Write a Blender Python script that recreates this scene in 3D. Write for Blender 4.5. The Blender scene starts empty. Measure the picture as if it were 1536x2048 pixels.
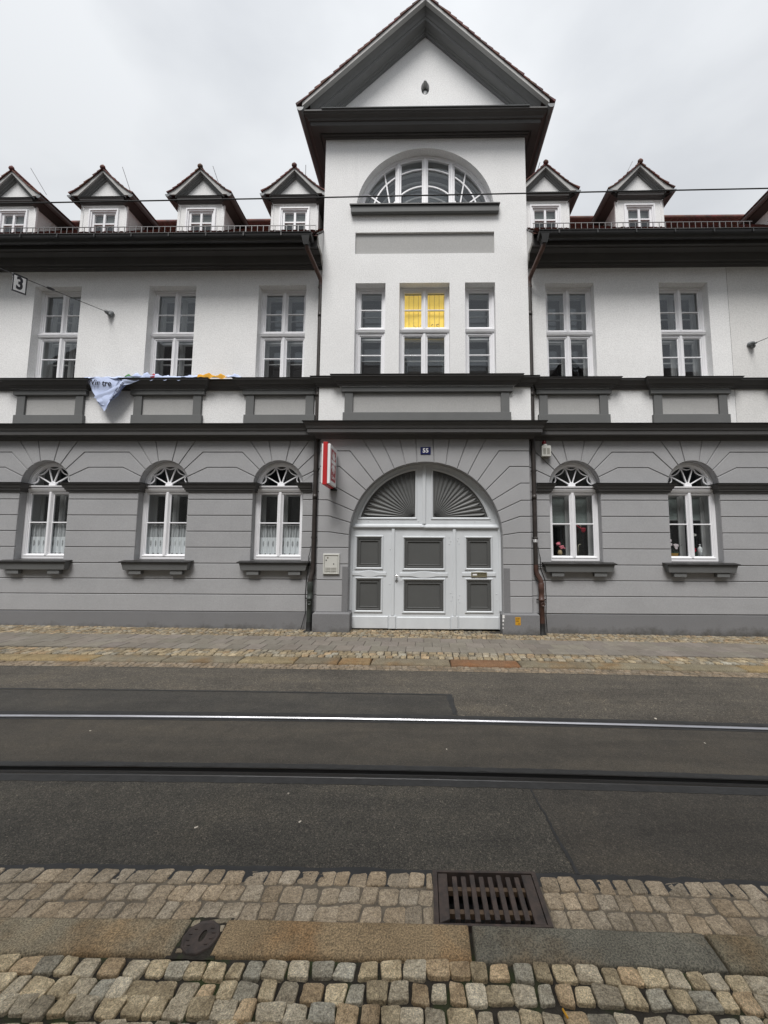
import bpy, bmesh, math, random
from mathutils import Vector, Matrix
from mathutils.geometry import tessellate_polygon
R = math.radians
rnd = random.Random(7)
scn = bpy.context.scene
col = scn.collection

# ------------------------------------------------------------------ camera, sky, sun, exposure
cam_d = bpy.data.cameras.new('camera')
cam = bpy.data.objects.new('camera', cam_d)
col.objects.link(cam)
cam_d.sensor_fit = 'VERTICAL'
cam_d.sensor_height = 36.0
cam_d.lens = 780.0 / 2048.0 * 36.0
cam_d.shift_x = (768 - 836) / 2048.0
cam_d.clip_start = 0.05
cam_d.clip_end = 800
YAW, PIT, ROLL = R(0.9), R(5.2), 0.004
fwd = Vector((-math.sin(YAW) * math.cos(PIT), math.cos(YAW) * math.cos(PIT), math.sin(PIT)))
rgt = Vector((math.cos(YAW), math.sin(YAW), 0))
upv = rgt.cross(fwd)
r2 = rgt * math.cos(ROLL) + upv * math.sin(ROLL)
u2 = upv * math.cos(ROLL) - rgt * math.sin(ROLL)
M = Matrix.Identity(4)
for i in range(3):
    M[i][0], M[i][1], M[i][2] = r2[i], u2[i], -fwd[i]
M.translation = (0, 0, 1.7)
cam.matrix_world = M
scn.camera = cam

SUN_EL, SUN_AZ = R(59), R(192)          # azimuth measured from +Y clockwise: behind the photographer
w = bpy.data.worlds.new('World')
scn.world = w
w.use_nodes = True
nt = w.node_tree
nt.nodes.clear()
wo = nt.nodes.new('ShaderNodeOutputWorld')
bg = nt.nodes.new('ShaderNodeBackground')
sky = nt.nodes.new('ShaderNodeTexSky')
sky.sky_type = 'NISHITA'
sky.sun_disc = False
sky.sun_elevation = SUN_EL
sky.sun_rotation = SUN_AZ
tc = nt.nodes.new('ShaderNodeTexCoord')
mp = nt.nodes.new('ShaderNodeMapping')
mp.inputs['Scale'].default_value = (1.0, 1.0, 1.9)
mp.inputs['Location'].default_value = (0.35, 0.1, 0.4)
nz = nt.nodes.new('ShaderNodeTexNoise')
nz.inputs['Scale'].default_value = 2.0
nz.inputs['Detail'].default_value = 5.0
nz.inputs['Roughness'].default_value = 0.5
nz.inputs['Distortion'].default_value = 0.25
cr = nt.nodes.new('ShaderNodeValToRGB')
cr.color_ramp.elements[0].position = 0.33
cr.color_ramp.elements[0].color = (6.6, 6.85, 7.25, 1)
cr.color_ramp.elements[1].position = 0.62
cr.color_ramp.elements[1].color = (8.5, 8.75, 9.05, 1)
mx = nt.nodes.new('ShaderNodeMix')
mx.data_type = 'RGBA'
mx.inputs['Factor'].default_value = 0.97
L = nt.links.new
L(tc.outputs['Generated'], mp.inputs['Vector'])
L(mp.outputs['Vector'], nz.inputs['Vector'])
L(nz.outputs['Fac'], cr.inputs['Fac'])
L(sky.outputs['Color'], mx.inputs['A'])
L(cr.outputs['Color'], mx.inputs['B'])
sep = nt.nodes.new('ShaderNodeSeparateXYZ')
L(tc.outputs['Generated'], sep.inputs[0])
zen = nt.nodes.new('ShaderNodeMapRange')
zen.inputs['From Min'].default_value = 0.6
zen.inputs['From Max'].default_value = 1.0
zen.inputs['To Min'].default_value = 1.0
zen.inputs['To Max'].default_value = 1.28
L(sep.outputs['Z'], zen.inputs['Value'])
mz = nt.nodes.new('ShaderNodeVectorMath')
mz.operation = 'SCALE'
L(mx.outputs['Result'], mz.inputs[0])
L(zen.outputs['Result'], mz.inputs['Scale'])
L(mz.outputs[0], bg.inputs['Color'])
bg.inputs['Strength'].default_value = 0.040
L(bg.outputs['Background'], wo.inputs['Surface'])

sd = bpy.data.lights.new('sun', 'SUN')
sd.energy = 1.5
sd.angle = R(24)
sd.color = (1.0, 0.975, 0.95)
sun = bpy.data.objects.new('sun', sd)
col.objects.link(sun)
sdir = Vector((math.sin(SUN_AZ) * math.cos(SUN_EL), math.cos(SUN_AZ) * math.cos(SUN_EL), math.sin(SUN_EL)))
sun.rotation_euler = sdir.to_track_quat('Z', 'Y').to_euler()
sun.location = (0, -20, 30)

scn.view_settings.view_transform = 'Standard'
scn.view_settings.look = 'None'
scn.view_settings.exposure = 1.25
scn.view_settings.gamma = 1.0
scn.view_settings.use_curve_mapping = False
scn.render.engine = 'CYCLES'
scn.cycles.max_bounces = 8
scn.cycles.transparent_max_bounces = 24

# ------------------------------------------------------------------ helpers
ORG = {}


def empty(name, loc, label, cat, group=None):
    o = bpy.data.objects.new(name, None)
    o.location = loc
    o.empty_display_size = 0.1
    col.objects.link(o)
    ORG[o] = Vector(loc)
    o['label'] = label
    o['category'] = cat
    if group:
        o['group'] = group
    return o


def tag(o, label, cat, group=None):
    o['label'] = label
    o['category'] = cat
    if group:
        o['group'] = group
    return o


class MB:
    """collects faces in world coordinates, then links them as one mesh object"""

    def __init__(s):
        s.v, s.f = [], []

    def add(s, vs, fs):
        b = len(s.v)
        s.v += [tuple(p) for p in vs]
        s.f += [tuple(b + i for i in f) for f in fs]
        return s

    def box(s, x0, x1, y0, y1, z0, z1):
        return s.add([(x0, y0, z0), (x1, y0, z0), (x1, y1, z0), (x0, y1, z0), (x0, y0, z1), (x1, y0, z1), (x1, y1, z1), (x0, y1, z1)],
                     [(0, 1, 5, 4), (1, 2, 6, 5), (2, 3, 7, 6), (3, 0, 4, 7), (4, 5, 6, 7), (3, 2, 1, 0)])

    def prism(s, poly, y0, y1, inset=0.0, ch=0.0):
        """poly of (x, z) extruded from front y0 to back y1, edges pulled in by inset, front edge chamfered by ch"""
        n = len(poly)
        def off(d):
            out = []
            for i in range(n):
                a, b, c = Vector(poly[i - 1]), Vector(poly[i]), Vector(poly[(i + 1) % n])
                d1, d2 = (b - a).normalized(), (c - b).normalized()
                n1, n2 = Vector((-d1.y, d1.x)), Vector((-d2.y, d2.x))
                k = 1 + n1.dot(n2)
                m = (n1 + n2) / max(k, 0.35)
                out.append((b.x + m.x * d, b.y + m.y * d))
            return out
        area = sum(poly[i - 1][0] * poly[i][1] - poly[i][0] * poly[i - 1][1] for i in range(n))
        if area < 0:
            poly = poly[::-1]
        pb = off(inset) if inset else list(poly)
        rings = []
        if ch:
            pf = off(inset + ch)
            rings = [[(p[0], y0, p[1]) for p in pf], [(p[0], y0 + ch, p[1]) for p in pb], [(p[0], y1, p[1]) for p in pb]]
        else:
            rings = [[(p[0], y0, p[1]) for p in pb], [(p[0], y1, p[1]) for p in pb]]
        vs = [q for r in rings for q in r]
        fs = [tuple(range(n))]
        for k in range(len(rings) - 1):
            for i in range(n):
                j = (i + 1) % n
                fs.append((k * n + i, (k + 1) * n + i, (k + 1) * n + j, k * n + j))
        fs.append(tuple(range(len(vs) - 1, len(vs) - 1 - n, -1)))
        return s.add(vs, fs)

    def sweep(s, path, prof, cap=True, zadd=None):
        """prof of (offset to the right of the path, z) swept along a plan path with mitred corners"""
        n, m = len(path), len(prof)
        P = [Vector(p) for p in path]
        vs = []
        for i in range(n):
            if i == 0:
                d = (P[1] - P[0]).normalized(); mm = Vector((d.y, -d.x))
            elif i == n - 1:
                d = (P[-1] - P[-2]).normalized(); mm = Vector((d.y, -d.x))
            else:
                d1, d2 = (P[i] - P[i - 1]).normalized(), (P[i + 1] - P[i]).normalized()
                n1, n2 = Vector((d1.y, -d1.x)), Vector((d2.y, -d2.x))
                mm = (n1 + n2) / max(0.2, 1 + n1.dot(n2))
            za = zadd(P[i].x) if zadd else 0
            for o, z in prof:
                vs.append((P[i].x + mm.x * o, P[i].y + mm.y * o, z + za))
        fs = []
        for i in range(n - 1):
            for k in range(m - 1):
                fs.append((i * m + k, (i + 1) * m + k, (i + 1) * m + k + 1, i * m + k + 1))
        if cap:
            fs.append(tuple(range(m)))
            fs.append(tuple((n - 1) * m + k for k in range(m - 1, -1, -1)))
        return s.add(vs, fs)

    def ring(s, x0, x1, z0, z1, prof):
        """picture-frame: prof of (inset, y) from outside to inside"""
        vs, fs = [], []
        for d, y in prof:
            vs += [(x0 + d, y, z0 + d), (x1 - d, y, z0 + d), (x1 - d, y, z1 - d), (x0 + d, y, z1 - d)]
        for k in range(len(prof) - 1):
            for i in range(4):
                j = (i + 1) % 4
                fs.append((k * 4 + i, k * 4 + j, (k + 1) * 4 + j, (k + 1) * 4 + i))
        return s.add(vs, fs)

    def tube(s, pts, r, n=8, cap=True):
        P = [Vector(p) for p in pts]
        rr = r if isinstance(r, (list, tuple)) else [r] * len(P)
        vs, fs = [], []
        ref = None
        for i, p in enumerate(P):
            d = (P[min(i + 1, len(P) - 1)] - P[max(i - 1, 0)]).normalized()
            if ref is None:
                ref = Vector((1, 0, 0)) if abs(d.x) < 0.8 else Vector((0, 1, 0))
            a = (ref - d * ref.dot(d)).normalized()
            b = d.cross(a)
            ref = a
            for k in range(n):
                t = 2 * math.pi * k / n
                vs.append(p + (a * math.cos(t) + b * math.sin(t)) * rr[i])
        for i in range(len(P) - 1):
            for k in range(n):
                j = (k + 1) % n
                fs.append((i * n + k, i * n + j, (i + 1) * n + j, (i + 1) * n + k))
        if cap:
            fs.append(tuple(range(n - 1, -1, -1)))
            fs.append(tuple((len(P) - 1) * n + k for k in range(n)))
        return s.add(vs, fs)

    def lathe(s, prof, c, n=16):
        vs, fs = [], []
        for r, z in prof:
            for k in range(n):
                t = 2 * math.pi * k / n
                vs.append((c[0] + r * math.cos(t), c[1] + r * math.sin(t), c[2] + z))
        for i in range(len(prof) - 1):
            for k in range(n):
                j = (k + 1) % n
                fs.append((i * n + k, i * n + j, (i + 1) * n + j, (i + 1) * n + k))
        return s.add(vs, fs)

    def blob(s, c, r, n=6, m=4):
        rx, ry, rz = r if isinstance(r, (tuple, list)) else (r, r, r)
        vs, fs = [], []
        for i in range(1, m):
            ph = math.pi * i / m
            for k in range(n):
                t = 2 * math.pi * k / n
                vs.append((c[0] + rx * math.sin(ph) * math.cos(t), c[1] + ry * math.sin(ph) * math.sin(t), c[2] + rz * math.cos(ph)))
        T = len(vs)
        vs += [(c[0], c[1], c[2] + rz), (c[0], c[1], c[2] - rz)]
        for i in range(m - 2):
            for k in range(n):
                j = (k + 1) % n
                fs.append((i * n + k, (i + 1) * n + k, (i + 1) * n + j, i * n + j))
        for k in range(n):
            j = (k + 1) % n
            fs += [(T, k, j), (T + 1, (m - 2) * n + j, (m - 2) * n + k)]
        return s.add(vs, fs)

    def holed(s, outer, holes, y, depth):
        """flat wall in plane y with openings; each opening gets a reveal of the given depth"""
        polys = [[Vector((p[0], p[1], 0)) for p in q] for q in [outer] + holes]
        flat = [p for q in polys for p in q]
        tris = tessellate_polygon(polys)
        s.add([(p.x, y, p.y) for p in flat], tris)
        for q in holes:
            n = len(q)
            s.add([(p[0], y, p[1]) for p in q] + [(p[0], y + depth, p[1]) for p in q],
                  [(i, (i + 1) % n, n + (i + 1) % n, n + i) for i in range(n)])
        return s

    def build(s, name, mat, parent=None, smooth=False, label=None, bevel=0, kind=None, loc=None, autosmooth=None):
        me = bpy.data.meshes.new(name)
        o = bpy.data.objects.new(name, me)
        if parent is not None:
            og = ORG[parent]
        elif loc is not None:
            og = Vector(loc)
        else:
            og = Vector((0, 0, 0))
        me.from_pydata([(v[0] - og.x, v[1] - og.y, v[2] - og.z) for v in s.v], [], s.f)
        me.validate()
        if mat:
            me.materials.append(mat)
        if smooth:
            me.polygons.foreach_set('use_smooth', [True] * len(me.polygons))
        if autosmooth:
            me.polygons.foreach_set('use_smooth', [True] * len(me.polygons))
            me.set_sharp_from_angle(angle=R(autosmooth))
        col.objects.link(o)
        ORG[o] = og
        if parent is not None:
            o.parent = parent
        elif loc is not None:
            o.location = loc
        if bevel:
            b = o.modifiers.new('bevel', 'BEVEL')
            b.width = bevel
            b.segments = 2
            b.limit_method = 'ANGLE'
            b.angle_limit = R(40)
        if label:
            o['label'] = label
        if kind:
            o['kind'] = kind
        return o


def copy_tree(o, parent=None):
    c = o.copy()
    col.objects.link(c)
    if parent is not None:
        c.parent = parent
    ORG[c] = ORG.get(o, Vector((0, 0, 0)))
    for ch in list(o.children):
        copy_tree(ch, c)
    return c


def arc(cx, cz, r, a0, a1, n):
    return [(cx + r * math.cos(R(a0 + (a1 - a0) * i / n)), cz + r * math.sin(R(a0 + (a1 - a0) * i / n))) for i in range(n + 1)]


def text_mesh(body, size, name, mat, parent, matrix, extrude=0.001, offset=0.0, world=True):
    c = bpy.data.curves.new(name, 'FONT')
    c.body = body
    c.size = size
    c.extrude = extrude
    c.offset = offset
    c.align_x = 'CENTER'
    c.align_y = 'CENTER'
    c.resolution_u = 4
    t = bpy.data.objects.new('tmp', c)
    col.objects.link(t)
    dg = bpy.context.evaluated_depsgraph_get()
    me = bpy.data.meshes.new_from_object(t.evaluated_get(dg))
    bpy.data.objects.remove(t)
    bpy.data.curves.remove(c)
    og = ORG[parent]
    me.transform(Matrix.Translation(-og) @ matrix)
    me.name = name
    me.materials.clear()
    me.materials.append(mat)
    o = bpy.data.objects.new(name, me)
    col.objects.link(o)
    o.parent = parent
    ORG[o] = og
    return o


WALLX = Matrix.Rotation(R(90), 4, 'X')      # text lying in XY stood up to face -Y

# ------------------------------------------------------------------ materials
def ramp(nt, fac, stops):
    n = nt.nodes.new('ShaderNodeValToRGB')
    e = n.color_ramp.elements
    while len(e) < len(stops):
        e.new(0.5)
    for k, (p, c) in enumerate(stops):
        e[k].position = p
        e[k].color = (*c, 1) if len(c) == 3 else c
    nt.links.new(fac, n.inputs['Fac'])
    return n.outputs['Color']


def mixc(nt, fac, a, b, mode='MIX'):
    n = nt.nodes.new('ShaderNodeMix')
    n.data_type = 'RGBA'
    n.blend_type = mode
    for key, val in (('Factor', fac), ('A', a), ('B', b)):
        if hasattr(val, 'is_output'):
            nt.links.new(val, n.inputs[key])
        elif isinstance(val, (int, float)):
            n.inputs[key].default_value = val
        else:
            n.inputs[key].default_value = (*val, 1)
    return n.outputs['Result']


def noise(nt, vec, scale, detail=3, rough=0.55, dist=0):
    n = nt.nodes.new('ShaderNodeTexNoise')
    n.inputs['Scale'].default_value = scale
    n.inputs['Detail'].default_value = detail
    n.inputs['Roughness'].default_value = rough
    n.inputs['Distortion'].default_value = dist
    nt.links.new(vec, n.inputs['Vector'])
    return n.outputs['Fac']


def voro(nt, vec, scale, feat='F1'):
    n = nt.nodes.new('ShaderNodeTexVoronoi')
    n.inputs['Scale'].default_value = scale
    n.feature = feat
    nt.links.new(vec, n.inputs['Vector'])
    return n


def math_n(nt, op, a, b=0.0):
    n = nt.nodes.new('ShaderNodeMath')
    n.operation = op
    for i, v in enumerate((a, b)):
        if hasattr(v, 'is_output'):
            nt.links.new(v, n.inputs[i])
        else:
            n.inputs[i].default_value = v
    return n.outputs[0]


def base_mat(name, stretch=None, perobj=False, coord='Object'):
    m = bpy.data.materials.new(name)
    m.use_nodes = True
    nt = m.node_tree
    b = nt.nodes['Principled BSDF']
    tcn = nt.nodes.new('ShaderNodeTexCoord')
    vec = tcn.outputs[coord]
    if perobj:
        oi = nt.nodes.new('ShaderNodeObjectInfo')
        va = nt.nodes.new('ShaderNodeVectorMath')
        va.operation = 'MULTIPLY_ADD'
        va.inputs[1].default_value = (1, 1, 1)
        mul = nt.nodes.new('ShaderNodeVectorMath')
        mul.operation = 'SCALE'
        mul.inputs['Scale'].default_value = 37.0
        cx = nt.nodes.new('ShaderNodeCombineXYZ')
        nt.links.new(oi.outputs['Random'], cx.inputs[0])
        nt.links.new(oi.outputs['Random'], cx.inputs[1])
        nt.links.new(cx.outputs[0], mul.inputs[0])
        nt.links.new(vec, va.inputs[0])
        nt.links.new(mul.outputs[0], va.inputs[2])
        vec = va.outputs[0]
    if stretch:
        mpn = nt.nodes.new('ShaderNodeMapping')
        mpn.inputs['Scale'].default_value = stretch
        nt.links.new(vec, mpn.inputs['Vector'])
        vec = mpn.outputs['Vector']
    return m, nt, b, vec


def bump(nt, b, h, strength, dist=0.01, prev=None):
    n = nt.nodes.new('ShaderNodeBump')
    n.inputs['Strength'].default_value = strength
    n.inputs['Distance'].default_value = dist
    nt.links.new(h, n.inputs['Height'])
    if prev:
        nt.links.new(prev, n.inputs['Normal'])
    nt.links.new(n.outputs['Normal'], b.inputs['Normal'])
    return n.outputs['Normal']


def mul(c, k):
    return tuple(min(1, x * k) for x in c)


def paint(name, c, rough=0.6, var=0.08, vscale=2.5, bs=90, bst=0.15, bd=0.004, metal=0, spec=0.5, objcol=False, stretch=None):
    m, nt, b, vec = base_mat(name, stretch)
    f = noise(nt, vec, vscale, 5, 0.6)
    colr = ramp(nt, f, [(0.3, mul(c, 1 - var)), (0.7, mul(c, 1 + var))])
    if objcol:
        oi = nt.nodes.new('ShaderNodeObjectInfo')
        colr = mixc(nt, 1.0, colr, oi.outputs['Color'], 'MULTIPLY')
    nt.links.new(colr, b.inputs['Base Color'])
    b.inputs['Roughness'].default_value = rough
    b.inputs['Metallic'].default_value = metal
    b.inputs['Specular IOR Level'].default_value = spec
    if bst:
        bump(nt, b, noise(nt, vec, bs, 3, 0.6), bst, bd)
    return m


def plaster(name, c, grain=70, st=0.5, var=0.05, splash=False):
    m, nt, b, vec = base_mat(name)
    f1 = noise(nt, vec, 0.9, 6, 0.62, 0.4)
    f2 = noise(nt, vec, grain, 3, 0.7)
    colr = ramp(nt, f1, [(0.28, mul(c, 1 - var)), (0.55, c), (0.75, mul(c, 1 + var * 0.6))])
    g = ramp(nt, f2, [(0.35, (0.84, 0.84, 0.84)), (0.65, (1.07, 1.07, 1.07))])
    colr = mixc(nt, 0.8, colr, mixc(nt, 1.0, colr, g, 'MULTIPLY'))
    # faint rain streaks
    ms = nt.nodes.new('ShaderNodeMapping')
    ms.inputs['Scale'].default_value = (5.0, 5.0, 0.22)
    nt.links.new(vec, ms.inputs['Vector'])
    st_ = ramp(nt, noise(nt, ms.outputs[0], 1.6, 4, 0.6), [(0.60, (0, 0, 0)), (0.85, (1, 1, 1))])
    colr = mixc(nt, math_n(nt, 'MULTIPLY', st_, 0.22), colr, mul(c, 0.66))
    if splash:
        sx = nt.nodes.new('ShaderNodeSeparateXYZ')
        nt.links.new(vec, sx.inputs[0])
        n2 = noise(nt, vec, 4.0, 6, 0.7)
        hgt = math_n(nt, 'ADD', math_n(nt, 'MULTIPLY', n2, 0.5), -0.17)
        msk = math_n(nt, 'LESS_THAN', sx.outputs['Z'], 10)
        d = math_n(nt, 'SUBTRACT', hgt, sx.outputs['Z'])
        dn = nt.nodes.new('ShaderNodeMapRange')
        dn.inputs['From Min'].default_value = -0.04
        dn.inputs['From Max'].default_value = 0.14
        nt.links.new(d, dn.inputs['Value'])
        colr = mixc(nt, math_n(nt, 'MULTIPLY', dn.outputs[0], 0.75), colr, (0.055, 0.05, 0.04))
    nt.links.new(colr, b.inputs['Base Color'])
    b.inputs['Roughness'].default_value = 0.9
    b.inputs['Specular IOR Level'].default_value = 0.25
    bump(nt, b, f2, st, 0.006)
    return m


WHITE = plaster('white_plaster', (0.84, 0.84, 0.835), 45, 0.8, 0.055)
WHITE2 = plaster('off_white_plaster', (0.74, 0.735, 0.72), 40, 0.6, 0.06)
GREY = plaster('grey_plaster', (0.365, 0.366, 0.373), 80, 0.4, 0.09)
PLINTH = plaster('plinth_plaster', (0.195, 0.195, 0.20), 70, 0.35, 0.08, splash=True)
JOINT = plaster('joint_plaster', (0.20, 0.195, 0.19), 70, 0.3, 0.05)
RECESS = plaster('panel_plaster', (0.41, 0.408, 0.40), 70, 0.3, 0.04)
TRIM = paint('grey_stone_paint', (0.128, 0.131, 0.130), 0.75, 0.07, 1.5, 60, 0.2)
TRIMD = paint('dark_grey_trim', (0.078, 0.076, 0.075), 0.7, 0.08, 1.5, 60, 0.2)
VERGE = paint('light_grey_verge', (0.42, 0.42, 0.41), 0.75, 0.06, 2, 60, 0.15)
CAPM = paint('black_sheet_metal', (0.022, 0.021, 0.020), 0.5, 0.25, 3, 20, 0.06)
LEAD = paint('lead_flashing', (0.16, 0.17, 0.175), 0.5, 0.2, 2.5, 20, 0.1)
GUTTER = paint('dark_zinc_gutter', (0.016, 0.016, 0.016), 0.45, 0.25, 2, 15, 0.05)
WOODW = paint('white_window_paint', (0.82, 0.82, 0.84), 0.4, 0.03, 4, 30, 0.05)
WOODI = paint('inner_sash_paint', (0.45, 0.45, 0.45), 0.5, 0.03, 4, 30, 0.05)
DOORP = paint('pale_gate_paint', (0.60, 0.625, 0.645), 0.45, 0.06, 3, 60, 0.22, stretch=(1, 1, 0.35))
DOORD = paint('dark_gate_panel', (0.085, 0.087, 0.085), 0.5, 0.05, 3, 50, 0.12)
PIPE = paint('brown_black_pipe', (0.030, 0.024, 0.021), 0.5, 0.35, 6, 30, 0.15)
PIPEC = paint('copper_brown_pipe', (0.085, 0.045, 0.035), 0.42, 0.35, 9, 30, 0.15, spec=0.6)
PIPER = paint('rust_brown_pipe', (0.062, 0.030, 0.022), 0.5, 0.35, 9, 30, 0.2)
PIPEG = paint('green_black_pipe', (0.035, 0.042, 0.037), 0.55, 0.5, 9, 30, 0.2)
BLACK = paint('black_iron', (0.012, 0.012, 0.012), 0.55, 0.3, 8, 30, 0.1)
STEEL = paint('galvanised_steel', (0.20, 0.20, 0.20), 0.5, 0.1, 8, 30, 0.05, metal=0.6)
ROD = paint('thin_rod', (0.22, 0.22, 0.23), 0.5, 0.1, 8, 30, 0)
CHROME = paint('brushed_steel', (0.6, 0.6, 0.6), 0.25, 0.05, 8, 30, 0, metal=1.0)
SIGNR = paint('red_sign_enamel', (0.46, 0.008, 0.010), 0.5, 0.03, 4, 30, 0)
SIGNR2 = paint('red_sign_print', (0.36, 0.02, 0.03), 0.4, 0.05, 4, 30, 0)
SIGNW = paint('white_sign_plastic', (0.82, 0.82, 0.82), 0.35, 0.02, 4, 30, 0)
PLATEB = paint('blue_plate_enamel', (0.006, 0.010, 0.085), 0.35, 0.03, 4, 30, 0)
TEXTW = paint('white_lettering', (0.85, 0.85, 0.85), 0.5, 0.02, 4, 30, 0)
TEXTK = paint('black_lettering', (0.012, 0.012, 0.02), 0.5, 0.02, 4, 30, 0)
CREAM = paint('cream_plastic', (0.56, 0.56, 0.52), 0.4, 0.05, 6, 30, 0)
CREAMD = paint('grey_cream_slot', (0.22, 0.21, 0.18), 0.5, 0.05, 6, 30, 0)
REDLENS = paint('dark_red_lens', (0.12, 0.004, 0.008), 0.25, 0.1, 6, 30, 0)
YELLST = paint('orange_sticker', (0.52, 0.27, 0.015), 0.6, 0.12, 30, 30, 0)
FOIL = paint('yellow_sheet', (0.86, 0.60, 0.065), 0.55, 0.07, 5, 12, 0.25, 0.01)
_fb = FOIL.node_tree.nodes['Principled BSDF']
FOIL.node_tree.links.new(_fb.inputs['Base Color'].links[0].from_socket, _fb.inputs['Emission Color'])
_fb.inputs['Emission Strength'].default_value = 0.24      # glow added to the sheet itself, as if backlit; no lamp behind it
BRASS = paint('old_brass', (0.22, 0.20, 0.13), 0.45, 0.15, 20, 30, 0.05, metal=0.4)
FAND = paint('fan_panel_paint', (0.125, 0.128, 0.126), 0.45, 0.05, 3, 50, 0.12)
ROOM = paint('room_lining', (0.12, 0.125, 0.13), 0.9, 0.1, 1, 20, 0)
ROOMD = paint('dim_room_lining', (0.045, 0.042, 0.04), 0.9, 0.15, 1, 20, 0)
BLIND = paint('slatted_blind', (0.72, 0.78, 0.75), 0.6, 0.05, 2, 20, 0)
POT = paint('ochre_pot', (0.30, 0.17, 0.03), 0.6, 0.2, 9, 20, 0)
VASE = paint('beige_vase', (0.45, 0.34, 0.20), 0.5, 0.2, 20, 20, 0)
BOTTLE = paint('white_bottle', (0.72, 0.74, 0.75), 0.35, 0.05, 9, 20, 0)
LEAF = paint('dark_leaf', (0.02, 0.045, 0.03), 0.45, 0.35, 9, 20, 0)
PINK = paint('pink_petals', (0.75, 0.22, 0.28), 0.7, 0.25, 30, 20, 0)
ORCHID = paint('pale_orchid_petals', (0.66, 0.58, 0.60), 0.7, 0.15, 20, 20, 0)
WHITEP = paint('white_petals', (0.74, 0.74, 0.70), 0.7, 0.1, 20, 20, 0)
REDP = paint('red_petals', (0.48, 0.015, 0.045), 0.6, 0.3, 20, 20, 0)
STEM = paint('pale_stem', (0.36, 0.33, 0.24), 0.6, 0.1, 9, 20, 0)
FILL = paint('white_filler', (0.78, 0.78, 0.76), 0.9, 0.1, 20, 40, 0.3)
LITTER = paint('pale_litter', (0.55, 0.50, 0.42), 0.8, 0.3, 9, 20, 0)


def tiles_mat():
    m, nt, b, vec = base_mat('clay_roof_tile')
    v = voro(nt, vec, 5.5)
    f = noise(nt, vec, 3.0, 5, 0.65)
    a = ramp(nt, f, [(0.3, (0.050, 0.022, 0.018)), (0.5, (0.120, 0.040, 0.028)), (0.72, (0.175, 0.062, 0.042))])
    nt.links.new(mixc(nt, 0.35, a, mixc(nt, 1.0, a, v.outputs['Color'], 'MULTIPLY')), b.inputs['Base Color'])
    b.inputs['Roughness'].default_value = 0.8
    bump(nt, b, noise(nt, vec, 60, 3), 0.2, 0.005)
    return m


TILE = tiles_mat()


def glass_mat(name='window_glass', ior=1.75, tint=(0.86, 0.88, 0.88)):
    m = bpy.data.materials.new(name)
    m.use_nodes = True
    nt = m.node_tree
    nt.nodes.clear()
    out = nt.nodes.new('ShaderNodeOutputMaterial')
    tr = nt.nodes.new('ShaderNodeBsdfTransparent')
    tr.inputs['Color'].default_value = (*tint, 1)
    gl = nt.nodes.new('ShaderNodeBsdfGlossy')
    gl.inputs['Roughness'].default_value = 0.0
    gl.inputs['Color'].default_value = (0.93, 0.97, 1.0, 1)
    fr = nt.nodes.new('ShaderNodeFresnel')
    geo = nt.nodes.new('ShaderNodeNewGeometry')
    mr = nt.nodes.new('ShaderNodeMapRange')
    mr.inputs['To Min'].default_value = ior
    mr.inputs['To Max'].default_value = 1.0 / ior
    nt.links.new(geo.outputs['Backfacing'], mr.inputs['Value'])
    nt.links.new(mr.outputs['Result'], fr.inputs['IOR'])
    mxs = nt.nodes.new('ShaderNodeMixShader')
    nt.links.new(fr.outputs[0], mxs.inputs[0])
    nt.links.new(tr.outputs[0], mxs.inputs[1])
    nt.links.new(gl.outputs[0], mxs.inputs[2])
    nt.links.new(mxs.outputs[0], out.inputs['Surface'])
    return m


GLASS = glass_mat()


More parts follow.
